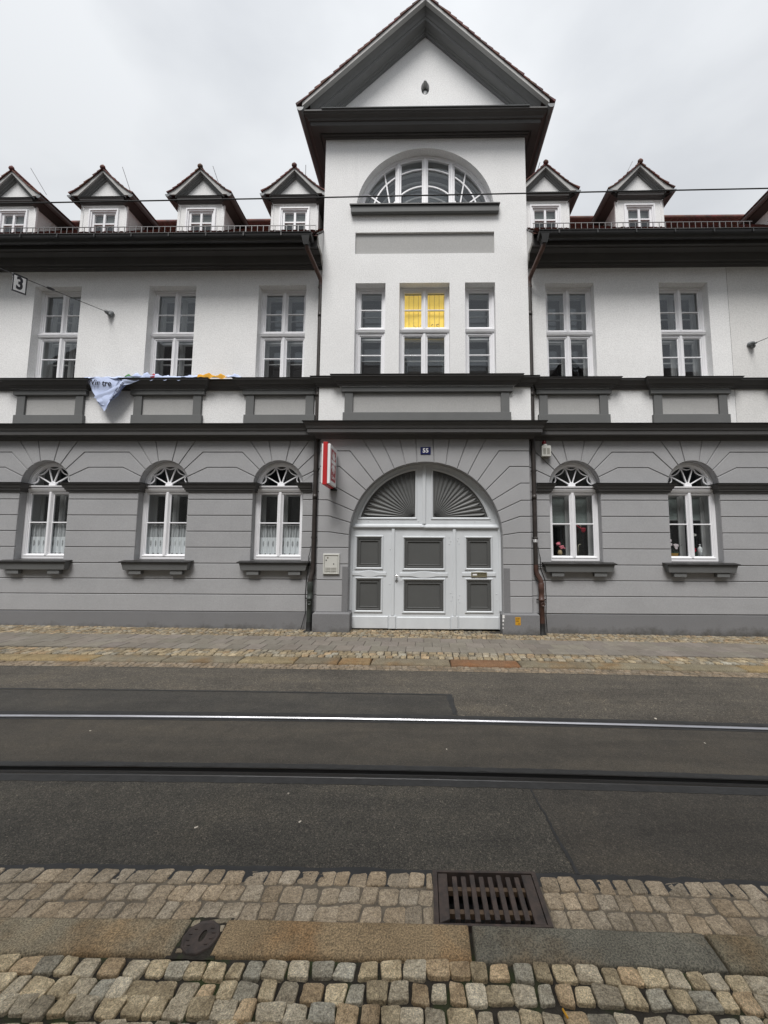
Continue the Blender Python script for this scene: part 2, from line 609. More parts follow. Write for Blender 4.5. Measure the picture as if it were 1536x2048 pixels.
def asphalt(name, c, speck=0.5, warm=(1.0, 0.97, 0.92), rough=0.85, scale=190, bst=0.5):
    m, nt, b, vec = base_mat(name)
    f = noise(nt, vec, 1.3, 6, 0.65, 0.3)
    a = ramp(nt, f, [(0.3, mul(c, 0.82)), (0.5, c), (0.72, mul(tuple(x * y for x, y in zip(c, warm)), 1.2))])
    v = voro(nt, vec, scale)
    cellc = nt.nodes.new('ShaderNodeSeparateColor')
    nt.links.new(v.outputs['Color'], cellc.inputs[0])
    sp = ramp(nt, cellc.outputs[0], [(0.0, (0.38, 0.38, 0.38)), (0.5, (0.95, 0.95, 0.95)), (0.85, (1.5, 1.46, 1.4)), (0.98, (2.7, 2.6, 2.4))])
    a = mixc(nt, speck, a, mixc(nt, 1.0, a, sp, 'MULTIPLY'))
    v2 = voro(nt, vec, scale * 0.42)
    c2 = nt.nodes.new('ShaderNodeSeparateColor')
    nt.links.new(v2.outputs['Color'], c2.inputs[0])
    a = mixc(nt, speck * 0.8, a, mixc(nt, 1.0, a, ramp(nt, c2.outputs[1], [(0.0, (0.6, 0.6, 0.6)), (0.5, (1, 1, 1)), (0.93, (1.15, 1.14, 1.12)), (0.99, (2.2, 2.1, 2.0))]), 'MULTIPLY'))
    lm = nt.nodes.new('ShaderNodeMapping')
    lm.inputs['Scale'].default_value = (0.22, 1.6, 1.0)
    nt.links.new(vec, lm.inputs['Vector'])
    a = mixc(nt, 1.0, a, ramp(nt, noise(nt, lm.outputs[0], 2.2, 5, 0.6, 0.6), [(0.3, (0.80, 0.80, 0.81)), (0.5, (1, 1, 1)), (0.72, (1.2, 1.18, 1.14))]), 'MULTIPLY')
    st_ = ramp(nt, noise(nt, vec, 3.3, 6, 0.7, 1.0), [(0.63, (1, 1, 1)), (0.70, (0.72, 0.71, 0.70))])
    a = mixc(nt, 0.7, a, mixc(nt, 1.0, a, st_, 'MULTIPLY'))
    f3 = noise(nt, vec, 9, 5, 0.7)
    a = mixc(nt, 0.5, a, mixc(nt, 1.0, a, ramp(nt, f3, [(0.3, (0.75, 0.75, 0.75)), (0.7, (1.2, 1.18, 1.15))]), 'MULTIPLY'))
    nt.links.new(a, b.inputs['Base Color'])
    b.inputs['Roughness'].default_value = rough
    b.inputs['Specular IOR Level'].default_value = 0.3
    bump(nt, b, v.outputs['Distance'], bst, 0.006)
    return m


ASPH_A = asphalt('grey_brown_asphalt', (0.0797, 0.073, 0.0625), 0.65, scale=150)
ASPH_B = asphalt('dark_patch_asphalt', (0.0543, 0.0519, 0.0473), 0.45, scale=230)
ASPH_C = asphalt('worn_track_asphalt', (0.0612, 0.0556, 0.0472), 0.35, scale=260, bst=0.35)
ASPH_D = asphalt('coarse_asphalt', (0.0622, 0.0587, 0.0515), 0.75, scale=240, bst=0.6)
ASPH_E = asphalt('brownish_asphalt', (0.0562, 0.0517, 0.0451), 0.5, scale=230, bst=0.45)
TAR = paint('tar_seal', (0.024, 0.024, 0.024), 0.55, 0.25, 12, 60, 0.4)


def stone(name, stops, objcol=True, rough=0.85, grain=220, bst=0.7, spots=0.35, mid=18, rust=False, unit=None):
    m, nt, b, vec = base_mat(name, perobj=True, stretch=unit)
    f = noise(nt, vec, 5.0, 6, 0.65, 0.5)
    a = ramp(nt, f, stops)
    if mid:
        md_ = noise(nt, vec, mid * 3.2, 5, 0.72, 0.6)
        a = mixc(nt, 0.85, a, mixc(nt, 1.0, a, ramp(nt, md_, [(0.34, (0.48, 0.46, 0.42)), (0.5, (1, 1, 1)), (0.66, (1.35, 1.33, 1.28))]), 'MULTIPLY'))
    g = noise(nt, vec, grain, 2, 0.7)
    a = mixc(nt, spots, a, mixc(nt, 1.0, a, ramp(nt, g, [(0.36, (0.35, 0.34, 0.33)), (0.5, (1, 1, 1)), (0.66, (1.75, 1.7, 1.6))]), 'MULTIPLY'))
    if rust:
        k_ = ramp(nt, noise(nt, vec, 1.7, 4, 0.6), [(0.50, (0, 0, 0)), (0.68, (1, 1, 1))])
        a = mixc(nt, math_n(nt, 'MULTIPLY', k_, 0.8), a, mixc(nt, 1.0, a, (1.05, 0.76, 0.50), 'MULTIPLY'))
    if objcol == 'tint':
        at_ = nt.nodes.new('ShaderNodeAttribute')
        at_.attribute_name = 'tint'
        a = mixc(nt, 1.0, a, at_.outputs['Color'], 'MULTIPLY')
    elif objcol:
        oi = nt.nodes.new('ShaderNodeObjectInfo')
        a = mixc(nt, 1.0, a, oi.outputs['Color'], 'MULTIPLY')
    nt.links.new(a, b.inputs['Base Color'])
    b.inputs['Roughness'].default_value = rough
    b.inputs['Specular IOR Level'].default_value = 0.3
    n1 = bump(nt, b, noise(nt, vec, max(mid, 12) * 2.4, 6, 0.72, 0.4), bst, 0.014)
    bump(nt, b, g, 0.25, 0.003, n1)
    return m


SETT = stone('granite_sett', [(0.28, (0.30, 0.26, 0.20)), (0.5, (0.52, 0.47, 0.38)), (0.72, (0.72, 0.67, 0.57))], spots=0.5, bst=1.0, grain=150, unit=(0.095, 0.085, 0.05))
SETTG = stone('worn_gutter_sett', [(0.28, (0.23, 0.185, 0.13)), (0.5, (0.36, 0.295, 0.215)), (0.74, (0.50, 0.42, 0.32))], bst=0.8, spots=0.45, grain=150, unit=(0.10, 0.10, 0.05))
SETT_T = stone('granite_sett_field', [(0.28, (0.13, 0.115, 0.09)), (0.5, (0.235, 0.21, 0.168)), (0.72, (0.37, 0.335, 0.28))], objcol='tint', spots=0.4)
SETTG_T = stone('worn_gutter_field', [(0.28, (0.13, 0.105, 0.075)), (0.5, (0.205, 0.165, 0.12)), (0.74, (0.28, 0.235, 0.18))], objcol='tint', bst=0.5)
KERB = stone('granite_kerb', [(0.28, (0.215, 0.183, 0.137)), (0.5, (0.285, 0.25, 0.195)), (0.74, (0.37, 0.325, 0.25))], grain=150, spots=0.75, bst=0.4, mid=0, rust=True)
SLAB = stone('concrete_slab', [(0.3, (0.15, 0.135, 0.115)), (0.7, (0.205, 0.187, 0.163))], grain=170, spots=0.3, bst=0.12, mid=0, unit=(0.3, 0.32, 0.05))


def soil_mat(name, c, c2, moss=None):
    m, nt, b, vec = base_mat(name)
    f = noise(nt, vec, 25, 5, 0.7)
    a = ramp(nt, f, [(0.3, c), (0.7, c2)])
    if moss:
        k = ramp(nt, noise(nt, vec, 5, 4, 0.6), [(0.5, (0, 0, 0)), (0.62, (1, 1, 1))])
        a = mixc(nt, math_n(nt, 'MULTIPLY', k, 0.8), a, moss)
    nt.links.new(a, b.inputs['Base Color'])
    b.inputs['Roughness'].default_value = 0.95
    bump(nt, b, noise(nt, vec, 140, 3, 0.7), 0.8, 0.008)
    return m


SOIL = soil_mat('joint_soil', (0.016, 0.013, 0.010), (0.045, 0.038, 0.028), (0.035, 0.052, 0.012))
MORTAR = soil_mat('joint_mortar', (0.10, 0.083, 0.063), (0.19, 0.16, 0.12))
DARKJ = soil_mat('dark_joint', (0.02, 0.018, 0.015), (0.05, 0.043, 0.034))


def rail_mat(name, c, rough, metal, dirt):
    m, nt, b, vec = base_mat(name, (0.15, 14, 14))
    f = noise(nt, vec, 4, 5, 0.6)
    k = ramp(nt, f, [(0.45, (0, 0, 0)), (0.65, (1, 1, 1))])
    kk = math_n(nt, 'MULTIPLY', k, dirt)
    nt.links.new(mixc(nt, kk, c, (0.05, 0.04, 0.03)), b.inputs['Base Color'])
    b.inputs['Metallic'].default_value = metal
    b.inputs['Roughness'].default_value = rough
    return m


RAILS = rail_mat('polished_rail', (0.46, 0.46, 0.48), 0.28, 1.0, 0.35)
RAILD = rail_mat('dull_rail', (0.07, 0.07, 0.07), 0.42, 1.0, 0.75)
IRON = rail_mat('rusty_cast_iron', (0.048, 0.040, 0.037), 0.65, 0.0, 0.6)


def iron_mat(name, c1, c2):
    m, nt, b, vec = base_mat(name)
    a = ramp(nt, noise(nt, vec, 14, 6, 0.7), [(0.35, c1), (0.65, c2)])
    nt.links.new(a, b.inputs['Base Color'])
    b.inputs['Roughness'].default_value = 0.6
    bump(nt, b, noise(nt, vec, 90, 4, 0.7), 0.35, 0.004)
    return m


IRON = iron_mat('cast_iron', (0.030, 0.025, 0.023), (0.078, 0.055, 0.045))
RUST = iron_mat('rusty_crossbar', (0.065, 0.042, 0.026), (0.12, 0.078, 0.046))


def lace_mat():
    m = bpy.data.materials.new('lace_curtain')
    m.use_nodes = True
    nt = m.node_tree
    nt.nodes.clear()
    out = nt.nodes.new('ShaderNodeOutputMaterial')
    tcn = nt.nodes.new('ShaderNodeTexCoord')
    sx = nt.nodes.new('ShaderNodeSeparateXYZ')
    nt.links.new(tcn.outputs['Object'], sx.inputs[0])
    # object z runs 0 (hem) .. 0.62 (rod); motif every 0.105 m
    u = math_n(nt, 'MULTIPLY', math_n(nt, 'SUBTRACT', math_n(nt, 'FRACT', math_n(nt, 'DIVIDE', math_n(nt, 'ADD', sx.outputs['X'], 10.5), 0.105)), 0.5), 2.0)
    z = sx.outputs['Z']
    du = math_n(nt, 'ABSOLUTE', u)
    def ell(zc, zr, xr):
        a = math_n(nt, 'DIVIDE', math_n(nt, 'SUBTRACT', z, zc), zr)
        q = math_n(nt, 'DIVIDE', u, xr)
        return math_n(nt, 'SQRT', math_n(nt, 'ADD', math_n(nt, 'MULTIPLY', a, a), math_n(nt, 'MULTIPLY', q, q)))
    e1, e2 = ell(0.245, 0.095, 0.52), ell(0.10, 0.085, 0.62)
    def wob(e, fr):
        return math_n(nt, 'SINE', math_n(nt, 'MULTIPLY', e, fr))
    rings = math_n(nt, 'MAXIMUM', math_n(nt, 'MULTIPLY', wob(e1, 14.0), math_n(nt, 'LESS_THAN', e1, 1.0)), math_n(nt, 'MULTIPLY', wob(e2, 20.0), math_n(nt, 'LESS_THAN', e2, 1.1)))
    hole = math_n(nt, 'LESS_THAN', e1, 0.72)
    lacebody = math_n(nt, 'SUBTRACT', 1.0, math_n(nt, 'MULTIPLY', hole, 0.62))
    lacebody = math_n(nt, 'ADD', lacebody, math_n(nt, 'MULTIPLY', rings, 0.22))
    nn = noise(nt, tcn.outputs['Object'], 160, 1)
    lacebody = math_n(nt, 'ADD', lacebody, math_n(nt, 'MULTIPLY', math_n(nt, 'SUBTRACT', nn, 0.5), 0.9))
    upper = math_n(nt, 'GREATER_THAN', z, 0.375)
    band = math_n(nt, 'LESS_THAN', math_n(nt, 'ABSOLUTE', math_n(nt, 'SUBTRACT', z, 0.375)), 0.007)
    wv = nt.nodes.new('ShaderNodeTexWave')
    wv.inputs['Scale'].default_value = 5.5
    wv.inputs['Distortion'].default_value = 3.0
    nt.links.new(tcn.outputs['Object'], wv.inputs['Vector'])
    sheer = math_n(nt, 'ADD', 0.34, math_n(nt, 'MULTIPLY', wv.outputs['Fac'], 0.32))
    al = math_n(nt, 'ADD', math_n(nt, 'MULTIPLY', upper, sheer), math_n(nt, 'MULTIPLY', math_n(nt, 'SUBTRACT', 1.0, upper), lacebody))
    al = math_n(nt, 'MAXIMUM', al, band)
    cl = nt.nodes.new('ShaderNodeClamp')
    nt.links.new(al, cl.inputs['Value'])
    tr = nt.nodes.new('ShaderNodeBsdfTransparent')
    df = nt.nodes.new('ShaderNodeBsdfDiffuse')
    df.inputs['Color'].default_value = (0.82, 0.84, 0.86, 1)
    mxs = nt.nodes.new('ShaderNodeMixShader')
    nt.links.new(cl.outputs[0], mxs.inputs[0])
    nt.links.new(tr.outputs[0], mxs.inputs[1])
    nt.links.new(df.outputs[0], mxs.inputs[2])
    nt.links.new(mxs.outputs[0], out.inputs['Surface'])
    return m


LACE = lace_mat()
CLOTH = paint('lavender_white_cloth', (0.54, 0.62, 0.84), 0.85, 0.06, 6, 40, 0.1)
CLOTHO = paint('orange_cloth', (0.62, 0.31, 0.02), 0.85, 0.15, 12, 40, 0.1)
CLOTHG = paint('green_print', (0.06, 0.20, 0.05), 0.85, 0.2, 20, 40, 0)
CLOTHR = paint('red_print', (0.40, 0.05, 0.07), 0.85, 0.2, 20, 40, 0)

# ------------------------------------------------------------------ ground: everything lies on one gentle fall to the right
G = 0.008
ROAD = -0.035


def gz(x, base=0.0):
    return base - G * x


def crv(Y, x):
    """the street bends very slightly: offset of a kerb-parallel line that passes the origin at depth Y"""
    c = 0.0022 if Y > 4.6 else (0.0045 if Y > 2.5 else 0.006)
    d = min(abs(x - 0.1), 7.0)
    return Y - c * d * d


XS = [-14 + i * 0.5 for i in range(57)]


def strip(ya, yb, base, x0=-14, x1=14, name=None, mat=None, parent=None, kind=None, xs=None, jag=0, label=None):
    mb = MB()
    xx = [x0] + [x for x in XS if x0 < x < x1] + [x1]
    if jag:
        n = int((x1 - x0) / 0.06)
        xx = [x0 + (x1 - x0) * i / n for i in range(n + 1)]
    vs, fs = [], []
    for x in xx:
        ja = rnd.uniform(-jag, jag) if jag else 0
        jb = rnd.uniform(-jag, jag) if jag else 0
        vs += [(x, crv(ya, x) + ja, gz(x, base)), (x, crv(yb, x) + jb, gz(x, base))]
    for i in range(len(xx) - 1):
        fs.append((2 * i, 2 * i + 2, 2 * i + 3, 2 * i + 1))
    mb.add(vs, fs)
    return mb.build(name, mat, parent, kind=kind, label=label)


g = MB().add([(-250, -250, -0.6), (250, -250, -0.6), (250, 250, -0.6), (-250, 250, -0.6)], [(0, 1, 2, 3)]).build('ground', SOIL, kind='structure')

# carriageway: one bed, zones of different asphalt, seams
road = strip(5.64, 5.70, ROAD - 0.012, -40, 40, 'carriageway', DARKJ, kind='structure')
strip(4.80, 5.675, ROAD, -14, 14, 'asphalt_surface', ASPH_A, road)
strip(4.22, 4.80, ROAD, 0.31, 14, 'asphalt_surface', ASPH_A, road)
strip(4.22, 4.80, ROAD, -14, 0.31, 'asphalt_patch', ASPH_B, road)
strip(3.26, 4.05, ROAD, -14, 14, 'asphalt_surface', ASPH_C, road)
md = MB()
xsd = [-14 + 0.5 * i for i in range(29)] + [0.3, 0.6]
def zone(xa_fn, left, mat):
    vs, fs = [], []
    xl = [x for x in XS if x < 0.7] if left else [x for x in XS if x > 0.9]
    cols = xl + ['s'] if left else ['s'] + xl
    for x in cols:
        if x == 's':
            vs += [(0.826, crv(2.262, 0.83), gz(0.83, ROAD)), (0.778, crv(3.03, 0.78), gz(0.78, ROAD))]
        else:
            vs += [(x, crv(2.262, x), gz(x, ROAD)), (x, crv(3.03, x), gz(x, ROAD))]
    fs = [(2 * i, 2 * i + 2, 2 * i + 3, 2 * i + 1) for i in range(len(cols) - 1)]
    return MB().add(vs, fs).build('asphalt_surface', mat, road)
zone(None, True, ASPH_D)
zone(None, False, ASPH_E)
# tar seams, 3 mm proud of the surface
strip(4.785, 4.818, ROAD + 0.003, -14, 0.335, 'tar_seam', TAR, road, jag=0.006)
def seamline(pts, w0, w1):
    vs, fs = [], []
    n = 26
    (xa, ya), (xb, yb) = pts
    for i in range(n + 1):
        t = i / n
        x, y = xa + (xb - xa) * t + rnd.uniform(-1, 1) * 0.006, ya + (yb - ya) * t
        ww = (w0 + (w1 - w0) * t) * rnd.uniform(0.75, 1.25)
        vs += [(x - ww, y, gz(x, ROAD + 0.003)), (x + ww, y, gz(x, ROAD + 0.003))]
    fs = [(2 * i, 2 * i + 1, 2 * i + 3, 2 * i + 2) for i in range(n)]
    return MB().add(vs, fs).build('tar_seam', TAR, road)
seamline([(0.30, 4.79), (0.335, 4.24)], 0.04, 0.02)
seamline([(0.776, 3.04), (0.826, 2.27)], 0.005, 0.011)
strip(4.155, 4.225, ROAD + 0.002, -14, 14, 'tar_seam', TAR, road, jag=0.004)
strip(4.03, 4.066, ROAD + 0.002, -14, 14, 'tar_seam', TAR, road, jag=0.004)
strip(3.215, 3.275, ROAD + 0.002, -14, 14, 'tar_seam', TAR, road, jag=0.005)
strip(3.015, 3.098, ROAD + 0.002, -14, 14, 'tar_seam', TAR, road, jag=0.005)
strip(2.175, 2.232, ROAD + 0.0042, -14, 0.05, 'tar_seam', TAR, road, jag=0.014)
strip(2.175, 2.232, ROAD + 0.0042, 0.60, 14, 'tar_seam', TAR, road, jag=0.014)
strip(2.226, 2.274, ROAD + 0.003, -14, 0.05, 'tar_seam', TAR, road, jag=0.009)
strip(2.226, 2.274, ROAD + 0.003, 0.60, 14, 'tar_seam', TAR, road, jag=0.009)
strip(5.655, 5.685, ROAD + 0.002, -14, 14, 'asphalt_edge', ASPH_A, road, jag=0.012)

# grooved tram rails
track = MB().add([(-40, 2.9, -0.3), (40, 2.9, -0.3), (40, 4.4, -0.3), (-40, 4.4, -0.3)], [(0, 1, 2, 3)]).build('tram_track', DARKJ, kind='structure')
def rail(segs, name):
    """segs: list of (part name, material, [(y, z)...])"""
    first = None
    for nm, mat, prof in segs:
        mb = MB()
        m_ = len(prof)
        vs, fs = [], []
        for x in XS:
            for y, z in prof:
                vs.append((x, crv(y, x), gz(x, ROAD) + z))
        for i in range(len(XS) - 1):
            for k in range(m_ - 1):
                fs.append((i * m_ + k, (i + 1) * m_ + k, (i + 1) * m_ + k + 1, i * m_ + k + 1))
        mb.add(vs, fs)
        o = mb.build(nm, mat, track if first is None else first, smooth=nm == 'rail')
        if first is None:
            first = o
rail([('rail', RAILS, [(4.112, -0.010), (4.126, -0.0085), (4.129, -0.002), (4.133, 0.0008), (4.138, 0.0022), (4.143, 0.0027), (4.148, 0.0022), (4.152, 0.0), (4.154, -0.01)]),
      ('groove', BLACK, [(4.074, -0.004), (4.076, -0.05), (4.110, -0.05), (4.112, -0.010)]),
      ('guard_lip', RAILD, [(4.062, -0.002), (4.063, 0.002), (4.073, 0.002), (4.074, -0.004)])], 'rail')
rail([('rail', RAILD, [(3.092, -0.01), (3.096, 0.002), (3.106, 0.0045), (3.122, 0.005), (3.14, 0.0045), (3.156, 0.001), (3.159, -0.006)]),
      ('groove', BLACK, [(3.159, -0.006), (3.161, -0.055), (3.197, -0.055), (3.199, -0.006)]),
      ('guard_lip', RAILD, [(3.199, -0.006), (3.200, 0.003), (3.214, 0.003), (3.218, -0.002)])], 'rail')

# ------------------------------------------------------------------ setts, kerbs, slabs
def sett_mesh(seed, rough=0.10, dome=0.05, n=3, ch=0.10):
    """unit stone: x,y in -0.5..0.5, top at z=0, an irregular rounded block"""
    r = random.Random(seed)
    cor = [(-0.5, -0.5), (0.5, -0.5), (0.5, 0.5), (-0.5, 0.5)]
    cor = [(x + r.uniform(-rough, rough), y + r.uniform(-rough, rough)) for x, y in cor]
    out = []
    for i in range(4):
        a, b = cor[i], cor[(i + 1) % 4]
        for k in range(n):
            t = (k + (0.16 if k == 0 else 0)) / n
            if k == 0:
                p = (a[0] * 0.86 + b[0] * 0.10, a[1] * 0.86 + b[1] * 0.10)
                p = (a[0] + (b[0] - a[0]) * 0.12, a[1] + (b[1] - a[1]) * 0.12)
            else:
                t = k / n
                p = (a[0] + (b[0] - a[0]) * t, a[1] + (b[1] - a[1]) * t)
            out.append((p[0] + r.uniform(-0.022, 0.022), p[1] + r.uniform(-0.022, 0.022)))
        out.append((a[0] + (b[0] - a[0]) * 0.9 + r.uniform(-0.02, 0.02), a[1] + (b[1] - a[1]) * 0.9 + r.uniform(-0.02, 0.02)))
    N = len(out)
    vs = []
    tilt = (r.uniform(-0.05, 0.05), r.uniform(-0.05, 0.05))
    def zt(x, y):
        return tilt[0] * x + tilt[1] * y
    for s, z in ((1.0, -0.8), (1.0, -0.16), (1 - ch * 0.55, -0.045), (1 - ch * 1.6, -0.005)):
        for x, y in out:
            j = r.uniform(-0.018, 0.018) if z > -0.5 else 0
            vs.append((x * s, y * s, z + (zt(x, y) + j if z > -0.5 else 0)))
    ring2 = len(vs)
    for x, y in out:
        vs.append((x * 0.42 + r.uniform(-.03, .03), y * 0.42 + r.uniform(-.03, .03), dome * 0.6 + zt(x * .4, y * .4) + r.uniform(-0.025, 0.025)))
    vs.append((0, 0, dome + r.uniform(-0.03, 0.03)))
    fs = []
    for q in range(4):
        for i in range(N):
            j = (i + 1) % N
            fs.append((q * N + i, q * N + j, (q + 1) * N + j, (q + 1) * N + i))
    c = len(vs) - 1
    for i in range(N):
        fs.append((4 * N + i, 4 * N + (i + 1) % N, c))
    return vs, fs


def mk_mesh(name, vs, fs, mat, smooth=True):
    me = bpy.data.meshes.new(name)
    me.from_pydata(vs, [], fs)
    me.materials.append(mat)
    if smooth:
        me.polygons.foreach_set('use_smooth', [True] * len(me.polygons))
    return me


SETTS_A = [mk_mesh('sett', *sett_mesh(i, 0.105, 0.02, 2, 0.045), SETT) for i in range(14)]
SETTS_B = [mk_mesh('sett', *sett_mesh(50 + i, 0.085, 0.02, 2, 0.06), SETTG) for i in range(12)]
SETTS_F = [mk_mesh('sett', *sett_mesh(90 + i, 0.05, 0.05, 1, 0.12), SETT) for i in range(6)]


def place(mesh, name, parent, loc, size, rz, colr):
    o = bpy.data.objects.new(name, mesh)
    o.location = Vector(loc) - ORG[parent]
    o.scale = size
    o.rotation_euler = (0, 0, rz)
    o.color = (*colr, 1)
    o.parent = parent
    col.objects.link(o)
    ORG[o] = ORG[parent]
    return o


def scol(r, tone=None):
    if tone == 'gutter':
        k = r.uniform(0.80, 1.12)
        h = r.uniform(-0.04, 0.04)
        return (k * (1 + h), k, k * (1 - h * 1.3))
    k = r.uniform(0.66, 1.16)
    t = r.random()
    c = (1.08, 0.98, 0.80) if t < 0.42 else ((1.02, 0.98, 0.90) if t < 0.74 else ((0.98, 1.0, 0.99) if t < 0.88 else (1.12, 0.93, 0.72)))
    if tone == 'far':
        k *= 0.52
    return tuple(x * k for x in c)


def sett_field(parent, rows, x0, x1, wmin, wmax, base, vis, meshes, gap, mats, keep=None, h=0.10, small_jit=0.006, wig=0.0, hole=None):
    """rows: list of (y0, y1); stones whose centre passes vis() become objects of their own, others one joined part"""
    rest = MB()
    tints_ = []
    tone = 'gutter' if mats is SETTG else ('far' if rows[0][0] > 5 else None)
    r = random.Random(len(rows) * 31 + int(wmin * 1000))
    for ri, (ya, yb) in enumerate(rows):
        x = x0 + r.uniform(0, wmax)
        ph = r.uniform(0, 6)
        while x < x1:
            wd = r.uniform(wmin, wmax)
            if hole and x < hole[1] and x + wd > hole[0]:
                if hole[0] - x > 0.035:
                    wd = hole[0] - x
                else:
                    x = hole[1]
                    continue
            cx_ = x + wd / 2
            y = (ya + yb) / 2
            yy = crv(y, cx_) + wig * math.sin(cx_ * 2.1 + ph) + r.uniform(-small_jit, small_jit)
            hgt = (yb - ya) * r.uniform(0.95, 1.05)
            x += wd
            if keep and not keep(cx_, yy, wd):
                continue
            lift = r.uniform(-0.004, 0.004)
            sx, sy = wd - gap * r.uniform(0.6, 1.3), hgt - gap * r.uniform(0.6, 1.3)
            rz = r.uniform(-0.045, 0.045)
            me = r.choice(meshes)
            if vis(cx_, yy):
                o = place(me, 'sett', parent, (cx_, yy, gz(cx_, base) + lift), (sx, sy, h), rz, scol(r, tone))
            else:
                c_, s_ = math.cos(rz), math.sin(rz)
                vs = [(cx_ + v.co.x * sx * c_ - v.co.y * sy * s_, yy + v.co.x * sx * s_ + v.co.y * sy * c_, gz(cx_, base) + lift + v.co.z * h) for v in me.vertices]
                rest.add(vs, [tuple(p.vertices) for p in me.polygons])
                tints_ += list(scol(r, 'gutter' if mats is SETTG else None) + (1.0,)) * len(vs)
    if rest.v:
        o = rest.build('sett_field', SETT_T if mats is SETT else SETTG_T, parent, smooth=True, kind='stuff')
        ca = o.data.color_attributes.new('tint', 'FLOAT_COLOR', 'POINT')
        ca.data.foreach_set('color', tints_)
    return rest


# near pavement, at the photographer's feet
pave = strip(-2.95, 1.776, -0.016, -14, 14, 'pavement', SOIL, kind='structure')
rows = []
y = 1.772
rr = random.Random(3)
while y > -2.9:
    hh = rr.uniform(0.070, 0.083)
    rows.append((y - hh, y))
    y -= hh
sett_field(pave, rows, -6.5, 6.5, 0.070, 0.102, 0.0, lambda x, y: abs(x) < 2.1 and y > 1.40, SETTS_A, 0.0085, SETT, h=0.04, wig=0.012, small_jit=0.005)
MB().box(-14, -6.5, -2.95, 1.76, -0.03, 0.02).box(6.5, 14, -2.95, 1.76, -0.06, -0.05).build('pavement_margin', SETT, pave, kind='stuff')

# near kerb: long granite stones with a valve cap let in between two of them
kerb = strip(1.776, 1.945, -0.045, -14, 14, 'kerb', SOIL, kind='structure')
def kerb_stone(parent, x0, x1, ya, yb, top, tint, skew=(0, 0), cham=0.012, seed=0):
    r = random.Random(seed)
    n = max(3, int((x1 - x0) / 0.12))
    def loop(ins, z, jit):
        pts = []
        for i in range(n + 1):
            t = i / n
            x = x0 + ins + (x1 - x0 - 2 * ins) * t
            pts.append((x + skew[0] * (1 - t) * -0.5 + skew[1] * t * -0.5, crv(ya, x) + ins + r.uniform(-jit, jit), gz(x, z)))
        for i in range(n, -1, -1):
            t = i / n
            x = x0 + ins + (x1 - x0 - 2 * ins) * t
            pts.append((x + skew[0] * (1 - t) * 0.5 + skew[1] * t * 0.5, crv(yb, x) - ins + r.uniform(-jit, jit), gz(x, z)))
        return pts
    N = 2 * (n + 1)
    vs = loop(0, top - 0.16, 0) + loop(0, top - cham, 0.0025) + loop(cham * 0.4, top - cham * 0.3, 0.002) + loop(cham * 1.3, top, 0.002)
    fs = []
    for q in range(3):
        for i in range(N):
            j = (i + 1) % N
            fs.append((q * N + i, q * N + j, (q + 1) * N + j, (q + 1) * N + i))
    b = 3 * N
    for i in range(n):
        fs.append((b + i, b + i + 1, b + N - 2 - i, b + N - 1 - i))
    o = MB().add(vs, fs).build('kerb_stone', KERB, parent, autosmooth=50)
    o.color = (*tint, 1)
    return o
nk = [(-4.4, -3.25, (0.95, 0.95, 0.9)), (-3.24, -2.13, (0.8, 0.8, 0.78)), (-2.12, -1.055, (0.82, 0.81, 0.74)), (-0.892, 0.205, (0.92, 0.78, 0.60)), (0.222, 1.25, (0.50, 0.54, 0.56)), (1.262, 2.35, (0.62, 0.64, 0.60)), (2.362, 3.4, (0.8, 0.78, 0.7)), (3.41, 4.4, (0.7, 0.7, 0.7))]
for i, (a, b, t) in enumerate(nk):
    kerb_stone(kerb, a, b, 1.782, 1.940, 0.0, t, seed=i, cham=0.014)

# near gutter: three rows of worn setts in mortar
gut = strip(1.945, 2.258, ROAD + 0.002, -14, 0.054, 'gutter', MORTAR, kind='structure')
strip(1.945, 2.258, ROAD + 0.002, 0.596, 14, 'gutter_bed', MORTAR, gut)
GX0, GX1 = 0.052, 0.600
sett_field(gut, [(1.957, 2.055), (2.055, 2.152), (2.152, 2.246)], -7, 7, 0.078, 0.112, ROAD + 0.008, lambda x, y: abs(x) < 2.6, SETTS_B, 0.007, SETTG,
           hole=(GX0 - 0.001, GX1 + 0.001), h=0.05, small_jit=0.004)

# far kerb and pavement
kerb2 = strip(5.895, 6.20, -0.06, -14, 14, 'kerb', SOIL, kind='structure')
fk = [-9.5, -8.35, -7.2, -6.02, -4.92, -3.88, -2.75, -1.92, -1.27, -0.79, 0.40, 1.43, 2.50, 3.62, 4.68, 5.6, 6.6, 7.7, 8.7, 9.6]
tints = [(0.9, 0.85, 0.7), (0.8, 0.78, 0.72), (0.95, 0.85, 0.62), (0.98, 0.86, 0.6), (0.72, 0.72, 0.68), (0.70, 0.70, 0.66), (0.9, 0.84, 0.66), (0.62, 0.60, 0.55), (0.9, 0.72, 0.5),
         (0.72, 0.70, 0.64), (0.74, 0.48, 0.34), (0.72, 0.72, 0.66), (0.80, 0.80, 0.72), (0.78, 0.78, 0.70), (1.0, 0.86, 0.58), (0.8, 0.78, 0.7), (0.8, 0.78, 0.7), (0.7, 0.7, 0.66), (0.8, 0.78, 0.7)]
for i in range(len(fk) - 1):
    kerb_stone(kerb2, fk[i] + 0.006, fk[i + 1] - 0.006, 5.912, 6.19, 0.0, mul(tints[i], 0.78), seed=40 + i, cham=0.03)
gut2 = strip(5.675, 5.905, ROAD - 0.004, -14, 14, 'gutter', MORTAR, kind='structure')
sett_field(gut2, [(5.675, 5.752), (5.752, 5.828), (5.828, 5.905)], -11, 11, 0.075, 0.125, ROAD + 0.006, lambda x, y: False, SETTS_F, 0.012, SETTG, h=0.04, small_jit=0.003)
pave2 = strip(6.19, 8.4, -0.02, -14, 14, 'pavement', DARKJ, kind='structure')
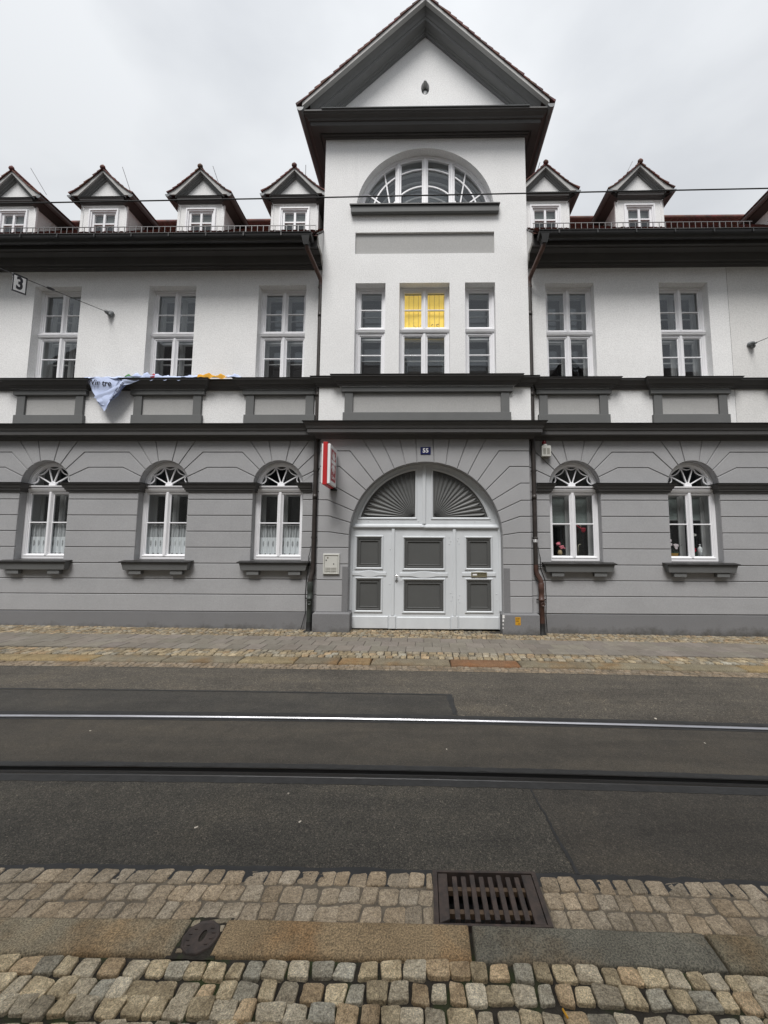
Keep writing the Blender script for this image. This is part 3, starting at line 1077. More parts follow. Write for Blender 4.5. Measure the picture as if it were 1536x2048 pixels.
sett_field(pave2, [(6.20, 6.325), (6.325, 6.45), (6.45, 6.57)], -10.5, 10.5, 0.095, 0.14, 0.002, lambda x, y: abs(x) < 6.2 and y < 6.44, SETTS_F, 0.016, SETT, h=0.045, small_jit=0.003)
def slab_mesh():
    return mk_mesh('paving_slab', [(-.5, -.5, -1), (.5, -.5, -1), (.5, .5, -1), (-.5, .5, -1), (-.5, -.5, -.08), (.5, -.5, -.08), (.5, .5, -.08), (-.5, .5, -.08),
                                   (-.485, -.485, 0), (.485, -.485, 0), (.485, .485, 0), (-.485, .485, 0)],
                   [(0, 1, 5, 4), (1, 2, 6, 5), (2, 3, 7, 6), (3, 0, 4, 7), (4, 5, 9, 8), (5, 6, 10, 9), (6, 7, 11, 10), (7, 4, 8, 11), (8, 9, 10, 11)], SLAB, False)
SLABM = slab_mesh()
rs = random.Random(11)
for ri, (ya, yb) in enumerate([(6.575, 6.90), (6.90, 7.22), (7.22, 7.53)]):
    x = -10.5 + (0.15 if ri % 2 else 0)
    while x < 10.5:
        cx_ = x + 0.15
        yy = (ya + yb) / 2 - 0.0006 * cx_ * cx_
        k = rs.uniform(0.86, 1.1)
        o = place(SLABM, 'paving_slab', pave2, (cx_, yy, gz(cx_) + rs.uniform(-0.002, 0.002)), (0.295, yb - ya - 0.006, 0.05), rs.uniform(-0.005, 0.005), (k, k * rs.uniform(0.97, 1.01), k * rs.uniform(0.95, 1.0)))
        x += 0.3
sett_field(pave2, [(7.53 + 0.082 * i, 7.53 + 0.082 * (i + 1)) for i in range(9)], -10.5, 10.5, 0.075, 0.115, 0.002, lambda x, y: False, SETTS_F, 0.014, SETT, h=0.045, small_jit=0.006)

# ================================================================== THE HOUSE
house = empty('town_house', (0, 8.0, 0), 'white and grey two storey house with a gabled middle bay, dormers and an arched gate', 'house')
T, W = 8.00, 8.12            # ground floor faces of the middle bay and of the wings
TU, WU = 8.02, 8.16          # upper wall faces
EX = 2.19                    # half width of the middle bay, ground floor
EU = 2.245                   # half width, upper floors
FARX = 13.5
LOWC = [-10.55, -8.10, -5.535, -3.09, 3.15, 5.605, 8.05]      # ground floor window centres
UPC = [-10.75, -8.24, -5.64, -3.168, 3.19, 5.67, 8.15]        # upper window centres
DORM = [-9.49, -7.37, -5.12, -2.965, 2.715, 4.82, 8.43]
HW, RAD, SPR, SILL = 0.525, 0.525, 3.0, 1.42
Z_TOP, Z_PL = 3.985, 0.37
PCX, PR, PCZ = 0.03, 1.57, 1.90


def arch_hole(cx, hw, z0, spr, n=24):
    return [(cx - hw, z0), (cx + hw, z0)] + arc(cx, spr, hw, 0, 180, n)


def gfwall(name, xa, xb, y, holes, depth):
    return MB().holed([(xa, -0.4), (xb, -0.4), (xb, Z_TOP + 0.3), (xa, Z_TOP + 0.3)], holes, y + 0.022, depth).build(name, GREY, house, autosmooth=40)


JD = 0.022
wl = gfwall('ground_floor_wall', -FARX, -EX - 0.002, W, [arch_hole(c, HW + 0.004, SILL, SPR) for c in LOWC[:4]], 0.16)
wr = gfwall('ground_floor_wall', EX + 0.002, FARX, W, [arch_hole(c, HW + 0.004, SILL, SPR) for c in LOWC[4:]], 0.16)
wt = gfwall('ground_floor_wall', -EX + 0.014, EX - 0.014, T, [[(PCX - PR - 0.004, -0.3), (PCX + PR + 0.004, -0.3)] + arc(PCX, PCZ, PR + 0.004, 0, 180, 48)], 0.24)
# side returns of the middle bay
MB().box(-EX + 0.014, -EX + 0.10, T + 0.024, W + 0.3, -0.4, Z_TOP).box(EX - 0.10, EX - 0.014, T + 0.024, W + 0.3, -0.4, Z_TOP).build('bay_return', GREY, house)


def course(parent, poly, y):
    return MB().prism(poly, y, y + JD + 0.004, 0.0075, 0.007).build('stone_course', GREY, parent)


ZS = [Z_PL, 0.718, 1.035, 1.355, 1.685, 2.02, 2.355, 2.694, 2.86]


def wing_courses(parent, wins, xl, xr):
    for k in range(3):
        course(parent, [(xl, ZS[k]), (xr, ZS[k]), (xr, ZS[k + 1]), (xl, ZS[k + 1])], W)
    stops = [None] + list(wins) + [None]
    for a, b in zip(stops[:-1], stops[1:]):
        la = a + HW if a is not None else xl
        lb = b - HW if b is not None else xr
        for k in range(3, 8):
            course(parent, [(la, ZS[k]), (lb, ZS[k]), (lb, ZS[k + 1]), (la, ZS[k + 1])], W)
        A = [20.0, 38.5, 56.5, 74.0]
        KX, KZ = [0.91, 0.80, 0.645, 0.24], [3.38, 3.71, Z_TOP, Z_TOP]
        def pt(c, side, th):
            return (c + side * RAD * math.cos(R(th)), SPR + RAD * math.sin(R(th)))
        def clip(c, side, i, lim):
            kx, kz = c + side * KX[i], KZ[i]
            p = pt(c, side, A[i])
            if (kx - lim) * side > 0:
                t = (lim - p[0]) / (kx - p[0])
                return [p, (lim, p[1] + (kz - p[1]) * t)]
            return [p, (kx, kz)]
        def left_edge(lo, hi):
            """points along the left boundary from joint lo up to joint hi (-1 = impost)"""
            if a is None:
                zl = 2.86 if lo < 0 else KZ[lo]
                return [(xl, zl)], [(xl, KZ[hi])]
            low = [(la, 2.86), (la, SPR)] if lo < 0 else list(reversed(clip(a, 1, lo, xr)))
            th0 = 0 if lo < 0 else A[lo]
            mid = [pt(a, 1, th0 + (A[hi] - th0) * i / 5) for i in range(1, 5)]
            up = clip(a, 1, hi, xr)
            return low + mid, up
        def right_edge(lo, hi):
            if b is None:
                zl = 2.86 if lo < 0 else KZ[lo]
                return [(xr, zl)], [(xr, KZ[hi])]
            low = [(lb, 2.86), (lb, SPR)] if lo < 0 else list(reversed(clip(b, -1, lo, xl)))
            th0 = 0 if lo < 0 else A[lo]
            mid = [pt(b, -1, th0 + (A[hi] - th0) * i / 5) for i in range(1, 5)]
            up = clip(b, -1, hi, xl)
            return low + mid, up
        for lo, hi in ((-1, 0), (0, 1), (1, 2)):
            l1, l2 = left_edge(lo, hi)
            r1, r2 = right_edge(lo, hi)
            poly = l1 + l2 + list(reversed(r1 + r2))
            # drop duplicates
            q = []
            for p in poly:
                if not q or (Vector(p) - Vector(q[-1])).length > 1e-4:
                    q.append(p)
            if (Vector(q[0]) - Vector(q[-1])).length < 1e-4:
                q.pop()
            course(parent, q, W)
    for c in wins:
        def pt(th):
            return (c + RAD * math.cos(R(th)), SPR + RAD * math.sin(R(th)))
        for th0, th1, x0, x1 in ((56.5, 74, 0.645, 0.24), (74, 106, 0.24, -0.24), (106, 123.5, -0.24, -0.645)):
            course(parent, [pt(th0 + (th1 - th0) * i / 5) for i in range(6)] + [(c + x1, Z_TOP), (c + x0, Z_TOP)], W)


wing_courses(wl, LOWC[:4], -FARX, -EX - 0.01)
wing_courses(wr, LOWC[4:], EX + 0.01, FARX)

# middle bay: voussoirs round the gate
TH = [83.5 - 9.06 * k for k in range(10)]
ends = [(0.18, Z_TOP), (0.525, Z_TOP), (0.92, Z_TOP), (1.30, Z_TOP), (1.56, 3.708), (1.77, 3.378), (1.99, 3.03), (2.0, 2.673), (1.97, 2.34), (1.95, 2.01)]
for side in (1, -1):
    def ap(th):
        return (PCX + side * PR * math.cos(R(th)), PCZ + PR * math.sin(R(th)))
    E = side * EX
    def tail(i):
        return [(side * ends[i][0], ends[i][1])] + ([(E, ends[i][1])] if ends[i][1] < Z_TOP - 0.01 else [])
    for i in range(9):
        arcp = [ap(TH[i] + (TH[i + 1] - TH[i]) * k / 4) for k in range(5)]
        up, dn = tail(i), tail(i + 1)
        if i == 3:
            up = up + [(E, Z_TOP)]
        course(wt, arcp + dn + list(reversed(up)), T)
    jx = PCX + side * PR
    zz = [Z_PL + 0.02, 0.722, 1.033, 1.356, 1.692]
    for k in range(4):
        course(wt, [(jx, zz[k]), (E, zz[k]), (E, zz[k + 1]), (jx, zz[k + 1])], T)
    course(wt, [(jx, 1.692), (E, 1.692), (E, 2.01), (side * 1.95, 2.01), ap(TH[9]), (jx, PCZ)], T)
course(wt, [(PCX + PR * math.cos(R(83.5 + 13 * i / 4)), PCZ + PR * math.sin(R(83.5 + 13 * i / 4))) for i in range(5)] + [(-0.18, Z_TOP), (0.18, Z_TOP)], T)

# plinths
def plinth(x0, x1, y, ztop, ch, yb, name='plinth'):
    mb = MB()
    mb.add([(x0, y, -0.4), (x1, y, -0.4), (x1, y, ztop - ch), (x0, y, ztop - ch), (x0 + ch, y + ch * 1.2, ztop), (x1 - ch, y + ch * 1.2, ztop), (x1 - ch, yb, ztop), (x0 + ch, yb, ztop), (x0, yb, -0.4), (x1, yb, -0.4), (x0, yb, ztop - ch), (x1, yb, ztop - ch)],
           [(0, 1, 2, 3), (3, 2, 5, 4), (4, 5, 6, 7), (0, 3, 10, 8), (3, 4, 7, 10), (1, 9, 11, 2), (2, 11, 6, 5)])
    return mb.build(name, PLINTH, house)
plinth(-FARX, -EX - 0.06, W - 0.006, Z_PL - 0.008, 0.006, W + 0.02)
plinth(EX + 0.06, FARX, W - 0.006, Z_PL - 0.012, 0.006, W + 0.02)
pl = plinth(-2.235, PCX - PR + 0.055, T - 0.065, 0.395, 0.03, T + 0.23)
pr_ = plinth(PCX + PR - 0.035, 2.30, T - 0.065, 0.395, 0.03, T + 0.23)
# knocked corner with white filler on the right plinth
mbf = MB()
rc = random.Random(5)
for z0, hh, ww in ((0.30, 0.07, 0.05), (0.235, 0.05, 0.03), (0.17, 0.035, 0.02), (0.10, 0.03, 0.014)):
    pts = [(PCX + PR - 0.037 + rc.uniform(0, 0.01) + ww * abs(math.sin(k * 1.9)) * 0.9 + 0.004, z0 + hh * k / 5) for k in range(6)]
    vs = []
    for p in pts:
        vs += [(PCX + PR - 0.0375, T - 0.067, p[1]), (p[0], T - 0.0672, p[1])]
    mbf.add(vs, [(2 * i, 2 * i + 1, 2 * i + 3, 2 * i + 2) for i in range(5)])
mbf.build('filler_patch', FILL, pr_)
# dark painted guard strips beside the gate
MB().box(PCX - PR - 0.125, PCX - PR - 0.008, T - 0.004, T + 0.01, 0.396, 1.305).build('guard_strip', PLINTH, house)
MB().box(PCX + PR + 0.012, PCX + PR + 0.14, T - 0.004, T + 0.01, 0.396, 1.285).build('guard_strip', PLINTH, house)
# gate reveal lining
mb = MB()
pts = [(PCX - PR, 0.39)] + [(p[0], p[1]) for p in reversed(arc(PCX, PCZ, PR, 0, 180, 40))] + [(PCX + PR, 0.39)]

# ---- impost mouldings between the arches
IMP = [(0.0, 2.855), (0.028, 2.855), (0.032, 2.885), (0.048, 2.89), (0.052, 2.925), (0.07, 2.935), (0.098, 3.005), (0.112, 3.01), (0.112, 3.028), (0.0, 3.05)]
IMPC = [(0.0, 3.0515), (0.124, 3.031), (0.126, 3.040), (0.0, 3.064)]
def impost(xa, xb, la, lb):
    path = ([(xa, W + 0.165)] if la else []) + [(xa, W), (xb, W)] + ([(xb, W + 0.165)] if lb else [])
    o = MB().sweep(path, IMP).build('impost', TRIMD, house)
    MB().sweep(path, IMPC).build('impost_capping', CAPM, o)
ws = LOWC[:4]
impost(-FARX, ws[0] - HW, False, True)
for a, b in zip(ws[:-1], ws[1:]):
    impost(a + HW, b - HW, True, True)
impost(ws[3] + HW, -EX - 0.17, True, False)
ws = LOWC[4:]
impost(EX + 0.16, ws[0] - HW, False, True)
for a, b in zip(ws[:-1], ws[1:]):
    impost(a + HW, b - HW, True, True)
impost(ws[2] + HW, FARX, True, False)

# ---- upper walls
UZT = 7.52
UZB = 5.18
def rect(cx, hw, z0, z1):
    return [(cx - hw, z0), (cx + hw, z0), (cx + hw, z1), (cx - hw, z1)]
UHW = 0.532
uw = [MB().holed([(-FARX, Z_TOP), (-EU, Z_TOP), (-EU, 8.4), (-FARX, 8.4)], [rect(c, UHW, UZB, UZT) for c in UPC[:4]], WU, 0.21).build('upper_wall', WHITE, house),
      MB().holed([(EU, Z_TOP), (6.62, Z_TOP), (6.62, 8.4), (EU, 8.4)], [rect(c, UHW, UZB, UZT) for c in UPC[4:6]], WU, 0.21).build('upper_wall', WHITE, house),
      MB().holed([(6.622, Z_TOP), (FARX, Z_TOP), (FARX, 8.4), (6.622, 8.4)], [rect(UPC[6], UHW, UZB, UZT)], WU - 0.004, 0.21).build('upper_wall', WHITE2, house)]
LCZ, LR = 9.143, 1.535
TWIN = [(-1.185, 0.329), (-0.004, 0.546), (1.203, 0.326)]
PED_K = 0.965          # slope of the gable
PED_Z = 13.50          # inner apex of the gable
lun = [(-1.52, 9.30), (1.52, 9.30)] + [(x, z) for x, z in arc(0, LCZ, LR, 5.9, 174.1, 48)]
panel_hole = [(-1.537, 8.134), (1.527, 8.134), (1.527, 8.64), (-1.537, 8.64)]
tw = MB().holed([(-EU, Z_TOP), (EU, Z_TOP), (EU, PED_Z + 0.25 - PED_K * EU), (0, PED_Z + 0.25), (-EU, PED_Z + 0.25 - PED_K * EU)],
                [rect(c, h, UZB, 7.452) for c, h in TWIN] + [lun, panel_hole] +
                [[(0.0 + 0.095 * math.cos(R(t)), 12.18 + 0.17 * math.sin(R(t)) + (0.03 if 60 < t < 120 else 0)) for t in range(0, 360, 15)]], TU, 0.20).build('upper_wall', WHITE, house, autosmooth=40)
MB().box(-1.56, 1.55, TU + 0.045, TU + 0.09, 8.1, 8.68).build('recessed_panel', RECESS, tw)
MB().box(-0.2, 0.2, TU + 0.16, TU + 0.19, 11.95, 12.45).build('vent_back', LEAD, tw)
MB().lathe([(0.075, -0.12), (0.092, -0.1), (0.095, 0.0), (0.085, 0.09), (0.05, 0.115), (0.0, 0.12)], (0, TU + 0.15, 12.11), 14).build('vent_pipe', LEAD, tw, smooth=True)
# side walls of the middle bay where it rises above the wings
MB().box(-EU, -EU + 0.05, TU + 0.003, 12.0, Z_TOP, 11.2).box(EU - 0.05, EU, TU + 0.003, 12.0, Z_TOP, 11.2).build('bay_side_wall', WHITE, house)

# ---- string cornice between the floors, breaking forward round the middle bay
STR = [(0.0, 3.955), (0.05, 3.96), (0.06, 3.985), (0.075, 4.03), (0.19, 4.045), (0.19, 4.125), (0.205, 4.13), (0.22, 4.175), (0.255, 4.225), (0.265, 4.235), (0.265, 4.252), (0.0, 4.30)]
STRC = [(0.0, 4.302), (0.28, 4.2535), (0.283, 4.266), (0.0, 4.335)]
XT = 2.215
def strc(path, z=0):
    o = MB().sweep(path, [(a, b + z) for a, b in STR]).build('string_cornice', TRIMD, house)
    MB().sweep(path, [(a, b + z) for a, b in STRC]).build('cornice_capping', CAPM, o)
strc([(-FARX, W + 0.02), (-XT - 0.08, W + 0.02)])
strc([(XT + 0.08, W + 0.02), (FARX, W + 0.02)], 0.0)
strc([(-XT, W + 0.06), (-XT, T - 0.02), (XT, T - 0.02), (XT, W + 0.06)], 0.004)

# ---- window ledges and aprons of the upper floor
LED = [(0.0, 5.085), (0.035, 5.09), (0.04, 5.115), (0.055, 5.12), (0.065, 5.15), (0.09, 5.16), (0.135, 5.235), (0.15, 5.24), (0.15, 5.265), (0.0, 5.285)]
LEDC = [(0.0, 5.287), (0.163, 5.267), (0.166, 5.279), (0.0, 5.312)]
def ledge(path, prof_scale=1.0, z=0):
    o = MB().sweep(path, [(a * prof_scale, b + z) for a, b in LED]).build('window_ledge', TRIMD, house)
    MB().sweep(path, [(a * prof_scale, b + z) for a, b in LEDC]).build('ledge_capping', CAPM, o)
def apron(cx, half, y, wide_led):
    """a framed blind panel under the windows"""
    base = MB().box(cx - half, cx + half, y - 0.075, y + 0.01, 4.335, 4.525)
    o = base.build('apron', TRIM, house, bevel=0.004)
    p = half - 0.03
    MB().box(cx - p, cx - p + 0.175, y - 0.055, y + 0.01, 4.526, 4.958).build('apron_pilaster', TRIM, o, bevel=0.003)
    MB().box(cx + p - 0.175, cx + p, y - 0.055, y + 0.01, 4.526, 4.958).build('apron_pilaster', TRIM, o, bevel=0.003)
    MB().sweep([(cx - p + 0.01, y + 0.01), (cx - p + 0.01, y), (cx + p - 0.01, y), (cx + p - 0.01, y + 0.01)],
               [(0.0, 4.960), (0.055, 4.960), (0.08, 4.975), (0.08, 5.075), (0.085, 5.08), (0.0, 5.09)]).build('apron_frieze', TRIM, o)
    MB().box(cx - p + 0.17, cx + p - 0.17, y - 0.012, y + 0.01, 4.526, 4.97).build('apron_panel', RECESS, o)
WAP = [(-10.7, 0.765), (-8.144, 0.763), (-5.563, 0.767), (-3.118, 0.765), (3.181, 0.757), (5.645, 0.80), (8.2, 0.78)]
for c, h in WAP:
    apron(c, h, WU, 0)
apron(0.048, 1.765, TU, 0)
for sgn, lst in ((-1, WAP[:4]), (1, WAP[4:])):
    e = EU + 0.11
    xs_ = sorted([(c - h - 0.04, c + h + 0.04) for c, h in lst])
    path = [(-FARX, WU)] if sgn < 0 else [(e, WU)]
    for k, (a, b) in enumerate(xs_):
        a_, b_ = a, b
        if sgn < 0 and k == len(xs_) - 1:
            b_ = min(b, -e - 0.004)
        if sgn > 0 and k == 0:
            a_ = max(a, e + 0.004)
        path += [(a_, WU), (a_, WU - 0.085), (b_, WU - 0.085), (b_, WU)]
    path += [(-e, WU)] if sgn < 0 else [(FARX, WU)]
    ledge(path)
ledge([(-EU - 0.0, WU - 0.03), (-EU, TU), (-1.80, TU), (-1.80, TU - 0.085), (1.895, TU - 0.085), (1.895, TU), (EU, TU), (EU, WU - 0.03)], 1.0, 0.006)

# ---- eaves cornice, gutter and roof of the wings
EAV = [(0.0, 7.87), (0.05, 7.87), (0.055, 7.895), (0.08, 7.90), (0.085, 7.945), (0.12, 7.955), (0.17, 8.09), (0.30, 8.10), (0.31, 8.12), (0.41, 8.125), (0.47, 8.02), (0.50, 8.01), (0.50, 8.17), (0.0, 8.45)]
ROOFK = math.tan(R(43.5))
ROOF_Y, ROOF_Z = 7.50, 8.185
def roofz(y):
    return ROOF_Z + (y - ROOF_Y) * ROOFK
for x0, x1, s_ in ((-FARX, -EU - 0.04, -1), (EU + 0.04, FARX, 1)):
    MB().sweep([(x0, WU), (x1, WU)], EAV).build('eaves_cornice', TRIMD, house)
    e = -EU - 0.003 if s_ < 0 else EU + 0.003
    a, b = sorted((e, e + s_ * 0.035))
    prof = [(8.158, 7.86), (8.02, 7.96), (7.96, 8.08), (7.70, 8.10), (7.64, 8.26), (8.158, 8.79)]
    mb = MB()
    vs = [(a, p[0], p[1]) for p in prof] + [(b, p[0], p[1]) for p in prof]
    n = len(prof)
    mb.add(vs, [tuple(range(n)), tuple(range(2 * n - 1, n - 1, -1))] + [(i, (i + 1) % n, n + (i + 1) % n, n + i) for i in range(n)])
    ec = mb.build('eaves_end', WHITE2, house)
    mb = MB()
    dz = 0.02
    a2, b2 = (a - 0.012, b + 0.012)
    for (p, q) in ((prof[4], prof[5]),):
        mb.add([(a2, p[0] - 0.02, p[1] + dz), (b2, p[0] - 0.02, p[1] + dz), (b2, q[0], q[1] + dz), (a2, q[0], q[1] + dz), (a2, p[0] - 0.02, p[1] + dz + 0.02), (b2, p[0] - 0.02, p[1] + dz + 0.02), (b2, q[0], q[1] + dz + 0.02), (a2, q[0], q[1] + dz + 0.02)],
               [(0, 1, 2, 3), (4, 5, 6, 7), (0, 1, 5, 4), (1, 2, 6, 5), (3, 0, 4, 7)])
    mb.build('eaves_end_capping', CAPM, ec)
    # half round gutter
    gp = []
    for k in range(11):
        t = R(180 + 180 * k / 10)
        gp.append((7.54 + 0.105 * math.cos(t), 8.155 + 0.125 * math.sin(t)))
    mb = MB()
    ga, gb = (x0, -EU - 0.09) if s_ < 0 else (EU + 0.09, x1)
    nx = 12
    vs = []
    for i in range(nx + 1):
        x = ga + (gb - ga) * i / nx
        vs += [(x, p[0], p[1]) for p in gp] + [(x, p[0] + (0.006 if k < 5 else -0.006), p[1] + 0.006) for k, p in reversed(list(enumerate(gp)))]
    m_ = 2 * len(gp)
    fs = []
    for i in range(nx):
        for k in range(m_):
            j = (k + 1) % m_
            fs.append((i * m_ + k, (i + 1) * m_ + k, (i + 1) * m_ + j, i * m_ + j))
    mb.add(vs, fs)
    endx = gb if s_ < 0 else ga
    mb.add([(endx, p[0], p[1]) for p in gp], [tuple(range(len(gp)))])
    gt = mb.build('gutter', GUTTER, house, autosmooth=40)
    mb = MB()
    mb.tube([(ga, 7.432, 8.158), (gb, 7.432, 8.158)], 0.011, 6)
    mb.build('gutter_bead', GUTTER, gt, smooth=True)
    mb = MB()
    k = 0
    xx = ga + 0.4
    while xx < gb:
        mb.box(xx - 0.013, xx + 0.013, 7.425, 7.435, 8.09, 8.175)
        xx += 0.78
    mb.build('gutter_bracket', GUTTER, gt, kind='stuff')
    # outlet box
    ox = s_ * 2.46
    MB().add([(ox - 0.09, 7.44, 8.13), (ox + 0.09, 7.44, 8.13), (ox + 0.09, 7.64, 8.13), (ox - 0.09, 7.64, 8.13), (ox - 0.05, 7.48, 7.93), (ox + 0.05, 7.48, 7.93), (ox + 0.05, 7.60, 7.93), (ox - 0.05, 7.60, 7.93)],
             [(0, 1, 5, 4), (1, 2, 6, 5), (2, 3, 7, 6), (3, 0, 4, 7), (4, 5, 6, 7)]).build('gutter_outlet', GUTTER, gt)
    # roof slope
    RX0, RX1 = (x0, -EU - 0.01) if s_ < 0 else (EU + 0.01, x1)
    rl = 7.5
    cy, cz_ = math.cos(R(43.5)), math.sin(R(43.5))
    mb = MB()
    mb.add([(RX0, ROOF_Y + 0.03, ROOF_Z - 0.03), (RX1, ROOF_Y + 0.03, ROOF_Z - 0.03), (RX1, ROOF_Y + rl * cy, ROOF_Z + rl * cz_ - 0.06), (RX0, ROOF_Y + rl * cy, ROOF_Z + rl * cz_ - 0.06),
            (RX1, ROOF_Y + 2 * rl * cy, 8.2), (RX0, ROOF_Y + 2 * rl * cy, 8.2)], [(0, 1, 2, 3), (3, 2, 4, 5)])
    rf = mb.build('roof', TILE, house)
    tl = MB()
    rt = random.Random(17)
    nrow = int(rl / 0.165)
    ncol = int((RX1 - RX0) / 0.175)
    for r_ in range(nrow):
        d0 = r_ * 0.165 - 0.02
        for c_ in range(ncol):
            xa = RX0 + (c_ + (0.5 if r_ % 2 else 0)) * 0.175
            xb = min(xa + 0.168, RX1)
            if xb - xa < 0.05:
                continue
            lift = 0.022 + rt.uniform(-0.003, 0.004)
            d1 = d0 + 0.20
            def q(x, d, h):
                return (x, ROOF_Y + d * cy - h * cz_, ROOF_Z + d * cz_ + h * cy)
            xm = (xa + xb) / 2
            tl.add([q(xa, d0 + 0.03, lift), q(xm, d0, lift + 0.004), q(xb, d0 + 0.03, lift), q(xb, d1, 0.004), q(xa, d1, 0.004), q(xa, d0 + 0.03, lift - 0.016), q(xm, d0, lift - 0.014), q(xb, d0 + 0.03, lift - 0.016)],
                   [(0, 1, 2, 3, 4), (5, 6, 1, 0), (6, 7, 2, 1)])
    tl.build('roof_tiles', TILE, rf, kind='stuff')
    MB().tube([(RX0, ROOF_Y + rl * cy, ROOF_Z + rl * cz_ - 0.03), (RX1, ROOF_Y + rl * cy, ROOF_Z + rl * cz_ - 0.03)], 0.11, 8).build('ridge', TILE, rf)
    # snow guard
    sg = MB()
    gy = 7.78
    z0, z1 = roofz(gy) - 0.02, roofz(gy) + 0.165
    sa, sb = (x0, -EU - 0.10) if s_ < 0 else (EU + 0.06, 6.93)
    sg.box(sa, sb, gy - 0.006, gy + 0.006, z1 - 0.012, z1)
    sg.box(sa, sb, gy - 0.006, gy + 0.006, z0 + 0.02, z0 + 0.032)
    sgo = sg.build('snow_guard', STEEL, house)
    xx = sa + 0.02
    k = 0
    barm = None
    while xx < sb:
        if barm is None:
            barm = mk_mesh('guard_bar', [(x_ * 0.0055, y_ * 0.005, z_) for z_ in (z0 + 0.033, z1 - 0.0125) for x_, y_ in ((-1, -1), (1, -1), (1, 1), (-1, 1))],
                           [(0, 1, 5, 4), (1, 2, 6, 5), (2, 3, 7, 6), (3, 0, 4, 7)], STEEL, False)
        o = bpy.data.objects.new('guard_bar', barm)
        o.location = (xx - ORG[sgo].x, gy - ORG[sgo].y, 0)
        o.parent = sgo
        if k % 9 == 4:
            o.scale = (1.9, 1.6, 1)
        col.objects.link(o)
        xx += 0.1265
        k += 1
# detached guard piece at the right edge
MB().box(7.25, 11, 7.774, 7.786, roofz(7.78) + 0.15, roofz(7.78) + 0.162).build('snow_guard', STEEL, house)

# ---- crowning cornice and gable of the middle bay
CRN = [(0.0, 10.905), (0.05, 10.905), (0.055, 10.93), (0.085, 10.935), (0.095, 10.965), (0.115, 10.965), (0.125, 10.94), (0.275, 10.94), (0.285, 11.015), (0.31, 11.02), (0.33, 11.05), (0.39, 11.085), (0.41, 11.11), (0.43, 11.115), (0.43, 11.145), (0.0, 11.22)]
tc_ = MB().sweep([(-EU, 12.2), (-EU, TU), (EU, TU), (EU, 12.2)], CRN).build('crowning_cornice', TRIMD, house)
MB().sweep([(-EU, TU), (EU, TU)], [(0.0, 11.235), (0.452, 11.150), (0.456, 11.163), (0.0, 11.25)]).build('cornice_flashing', LEAD, tc_)
# side gutters of the middle bay
for s_ in (-1, 1):
    gp = [(s_ * (EU + 0.455) + 0.075 * math.cos(R(180 + 18 * k)), 11.165 + 0.085 * math.sin(R(180 + 18 * k))) for k in range(11)]
    mb = MB()
    vs = []
    for y_ in (7.55, 9.0, 11.5):
        vs += [(p[0], y_, p[1]) for p in gp]
    n = len(gp)
    mb.add(vs, [(i * n + k, i * n + k + 1, (i + 1) * n + k + 1, (i + 1) * n + k) for i in range(2) for k in range(n - 1)] + [tuple(range(n))])
    mb.build('bay_gutter', LEAD, tc_, autosmooth=40)
# raking cornice: profile of (outward, up along the wall normal to the slope)
RAK = [(0.0, 0.0), (0.065, 0.0), (0.07, 0.03), (0.10, 0.035), (0.11, 0.055), (0.25, 0.06), (0.255, 0.105), (0.27, 0.11), (0.30, 0.16), (0.36, 0.19), (0.375, 0.20)]
VRG = [(0.376, 0.18), (0.455, 0.195), (0.455, 0.262), (0.0, 0.262)]
sl = math.atan(PED_K)
def rake(prof, mat, name, apexz, half, y0, parent, up=1.0):
    mb = MB()
    n = len(prof)
    vs = []
    for x in (-half, 0, half):
        z = apexz - PED_K * abs(x)
        for o, h in prof:
            vs.append((x, y0 - o, z + h * up / math.cos(sl)))
    mb.add(vs, [(i * n + k, (i + 1) * n + k, (i + 1) * n + k + 1, i * n + k + 1) for i in range(2) for k in range(n - 1)])
    return mb.build(name, mat, parent)
RAKEM = paint('grey_rake_paint', (0.185, 0.188, 0.187), 0.75, 0.07, 1.5, 60, 0.2)
rk = rake(RAK, RAKEM, 'raking_cornice', PED_Z, 2.52, TU, house)
rake(VRG, VERGE, 'verge_board', PED_Z, 2.66, TU, rk)
# tower roof: stepped tile courses
def gable_roof(parent, apexz, half, yf, yb, k_slope, tl_len, name, thick=0.02, wave=0.0):
    mb = MB()
    L_ = half * math.sqrt(1 + k_slope ** 2)
    n = max(2, int(round(L_ / tl_len)))
    ca, sa_ = 1 / math.sqrt(1 + k_slope ** 2), k_slope / math.sqrt(1 + k_slope ** 2)
    rg = random.Random(int(apexz * 100) + int(half * 10))
    for s_ in (-1, 1):
        for i in range(n):
            d0, d1 = L_ * i / n - 0.03, L_ * (i + 1) / n
            if i == 0:
                d0 = 0
            lo = thick * rg.uniform(0.9, 1.3)
            y0 = yf - rg.uniform(0.0, 0.012)
            def q(d, h, y):
                return (s_ * (d * ca + h * sa_), y, apexz - d * sa_ + h * ca)
            vs = []
            for y in (y0, yb):
                vs += [q(d0, 0.0, y), q(d1, 0.0, y), q(d1, lo * 1.6, y), q(d0, lo * 0.7, y)]
            mb.add(vs, [(0, 1, 2, 3), (4, 7, 6, 5), (0, 4, 5, 1), (1, 5, 6, 2), (2, 6, 7, 3)])
    return mb
tr_ = gable_roof(house, PED_Z + 0.262 / math.cos(sl), 2.76, TU - 0.475, 12.6, PED_K, 0.185, 'tower_roof', 0.026).build('bay_roof', TILE, house)
MB().tube([(0, TU - 0.49, PED_Z + 0.262 / math.cos(sl) + 0.015), (0, 12.5, PED_Z + 0.262 / math.cos(sl) + 0.015)], 0.075, 8).build('ridge_tiles', TILE, tr_)

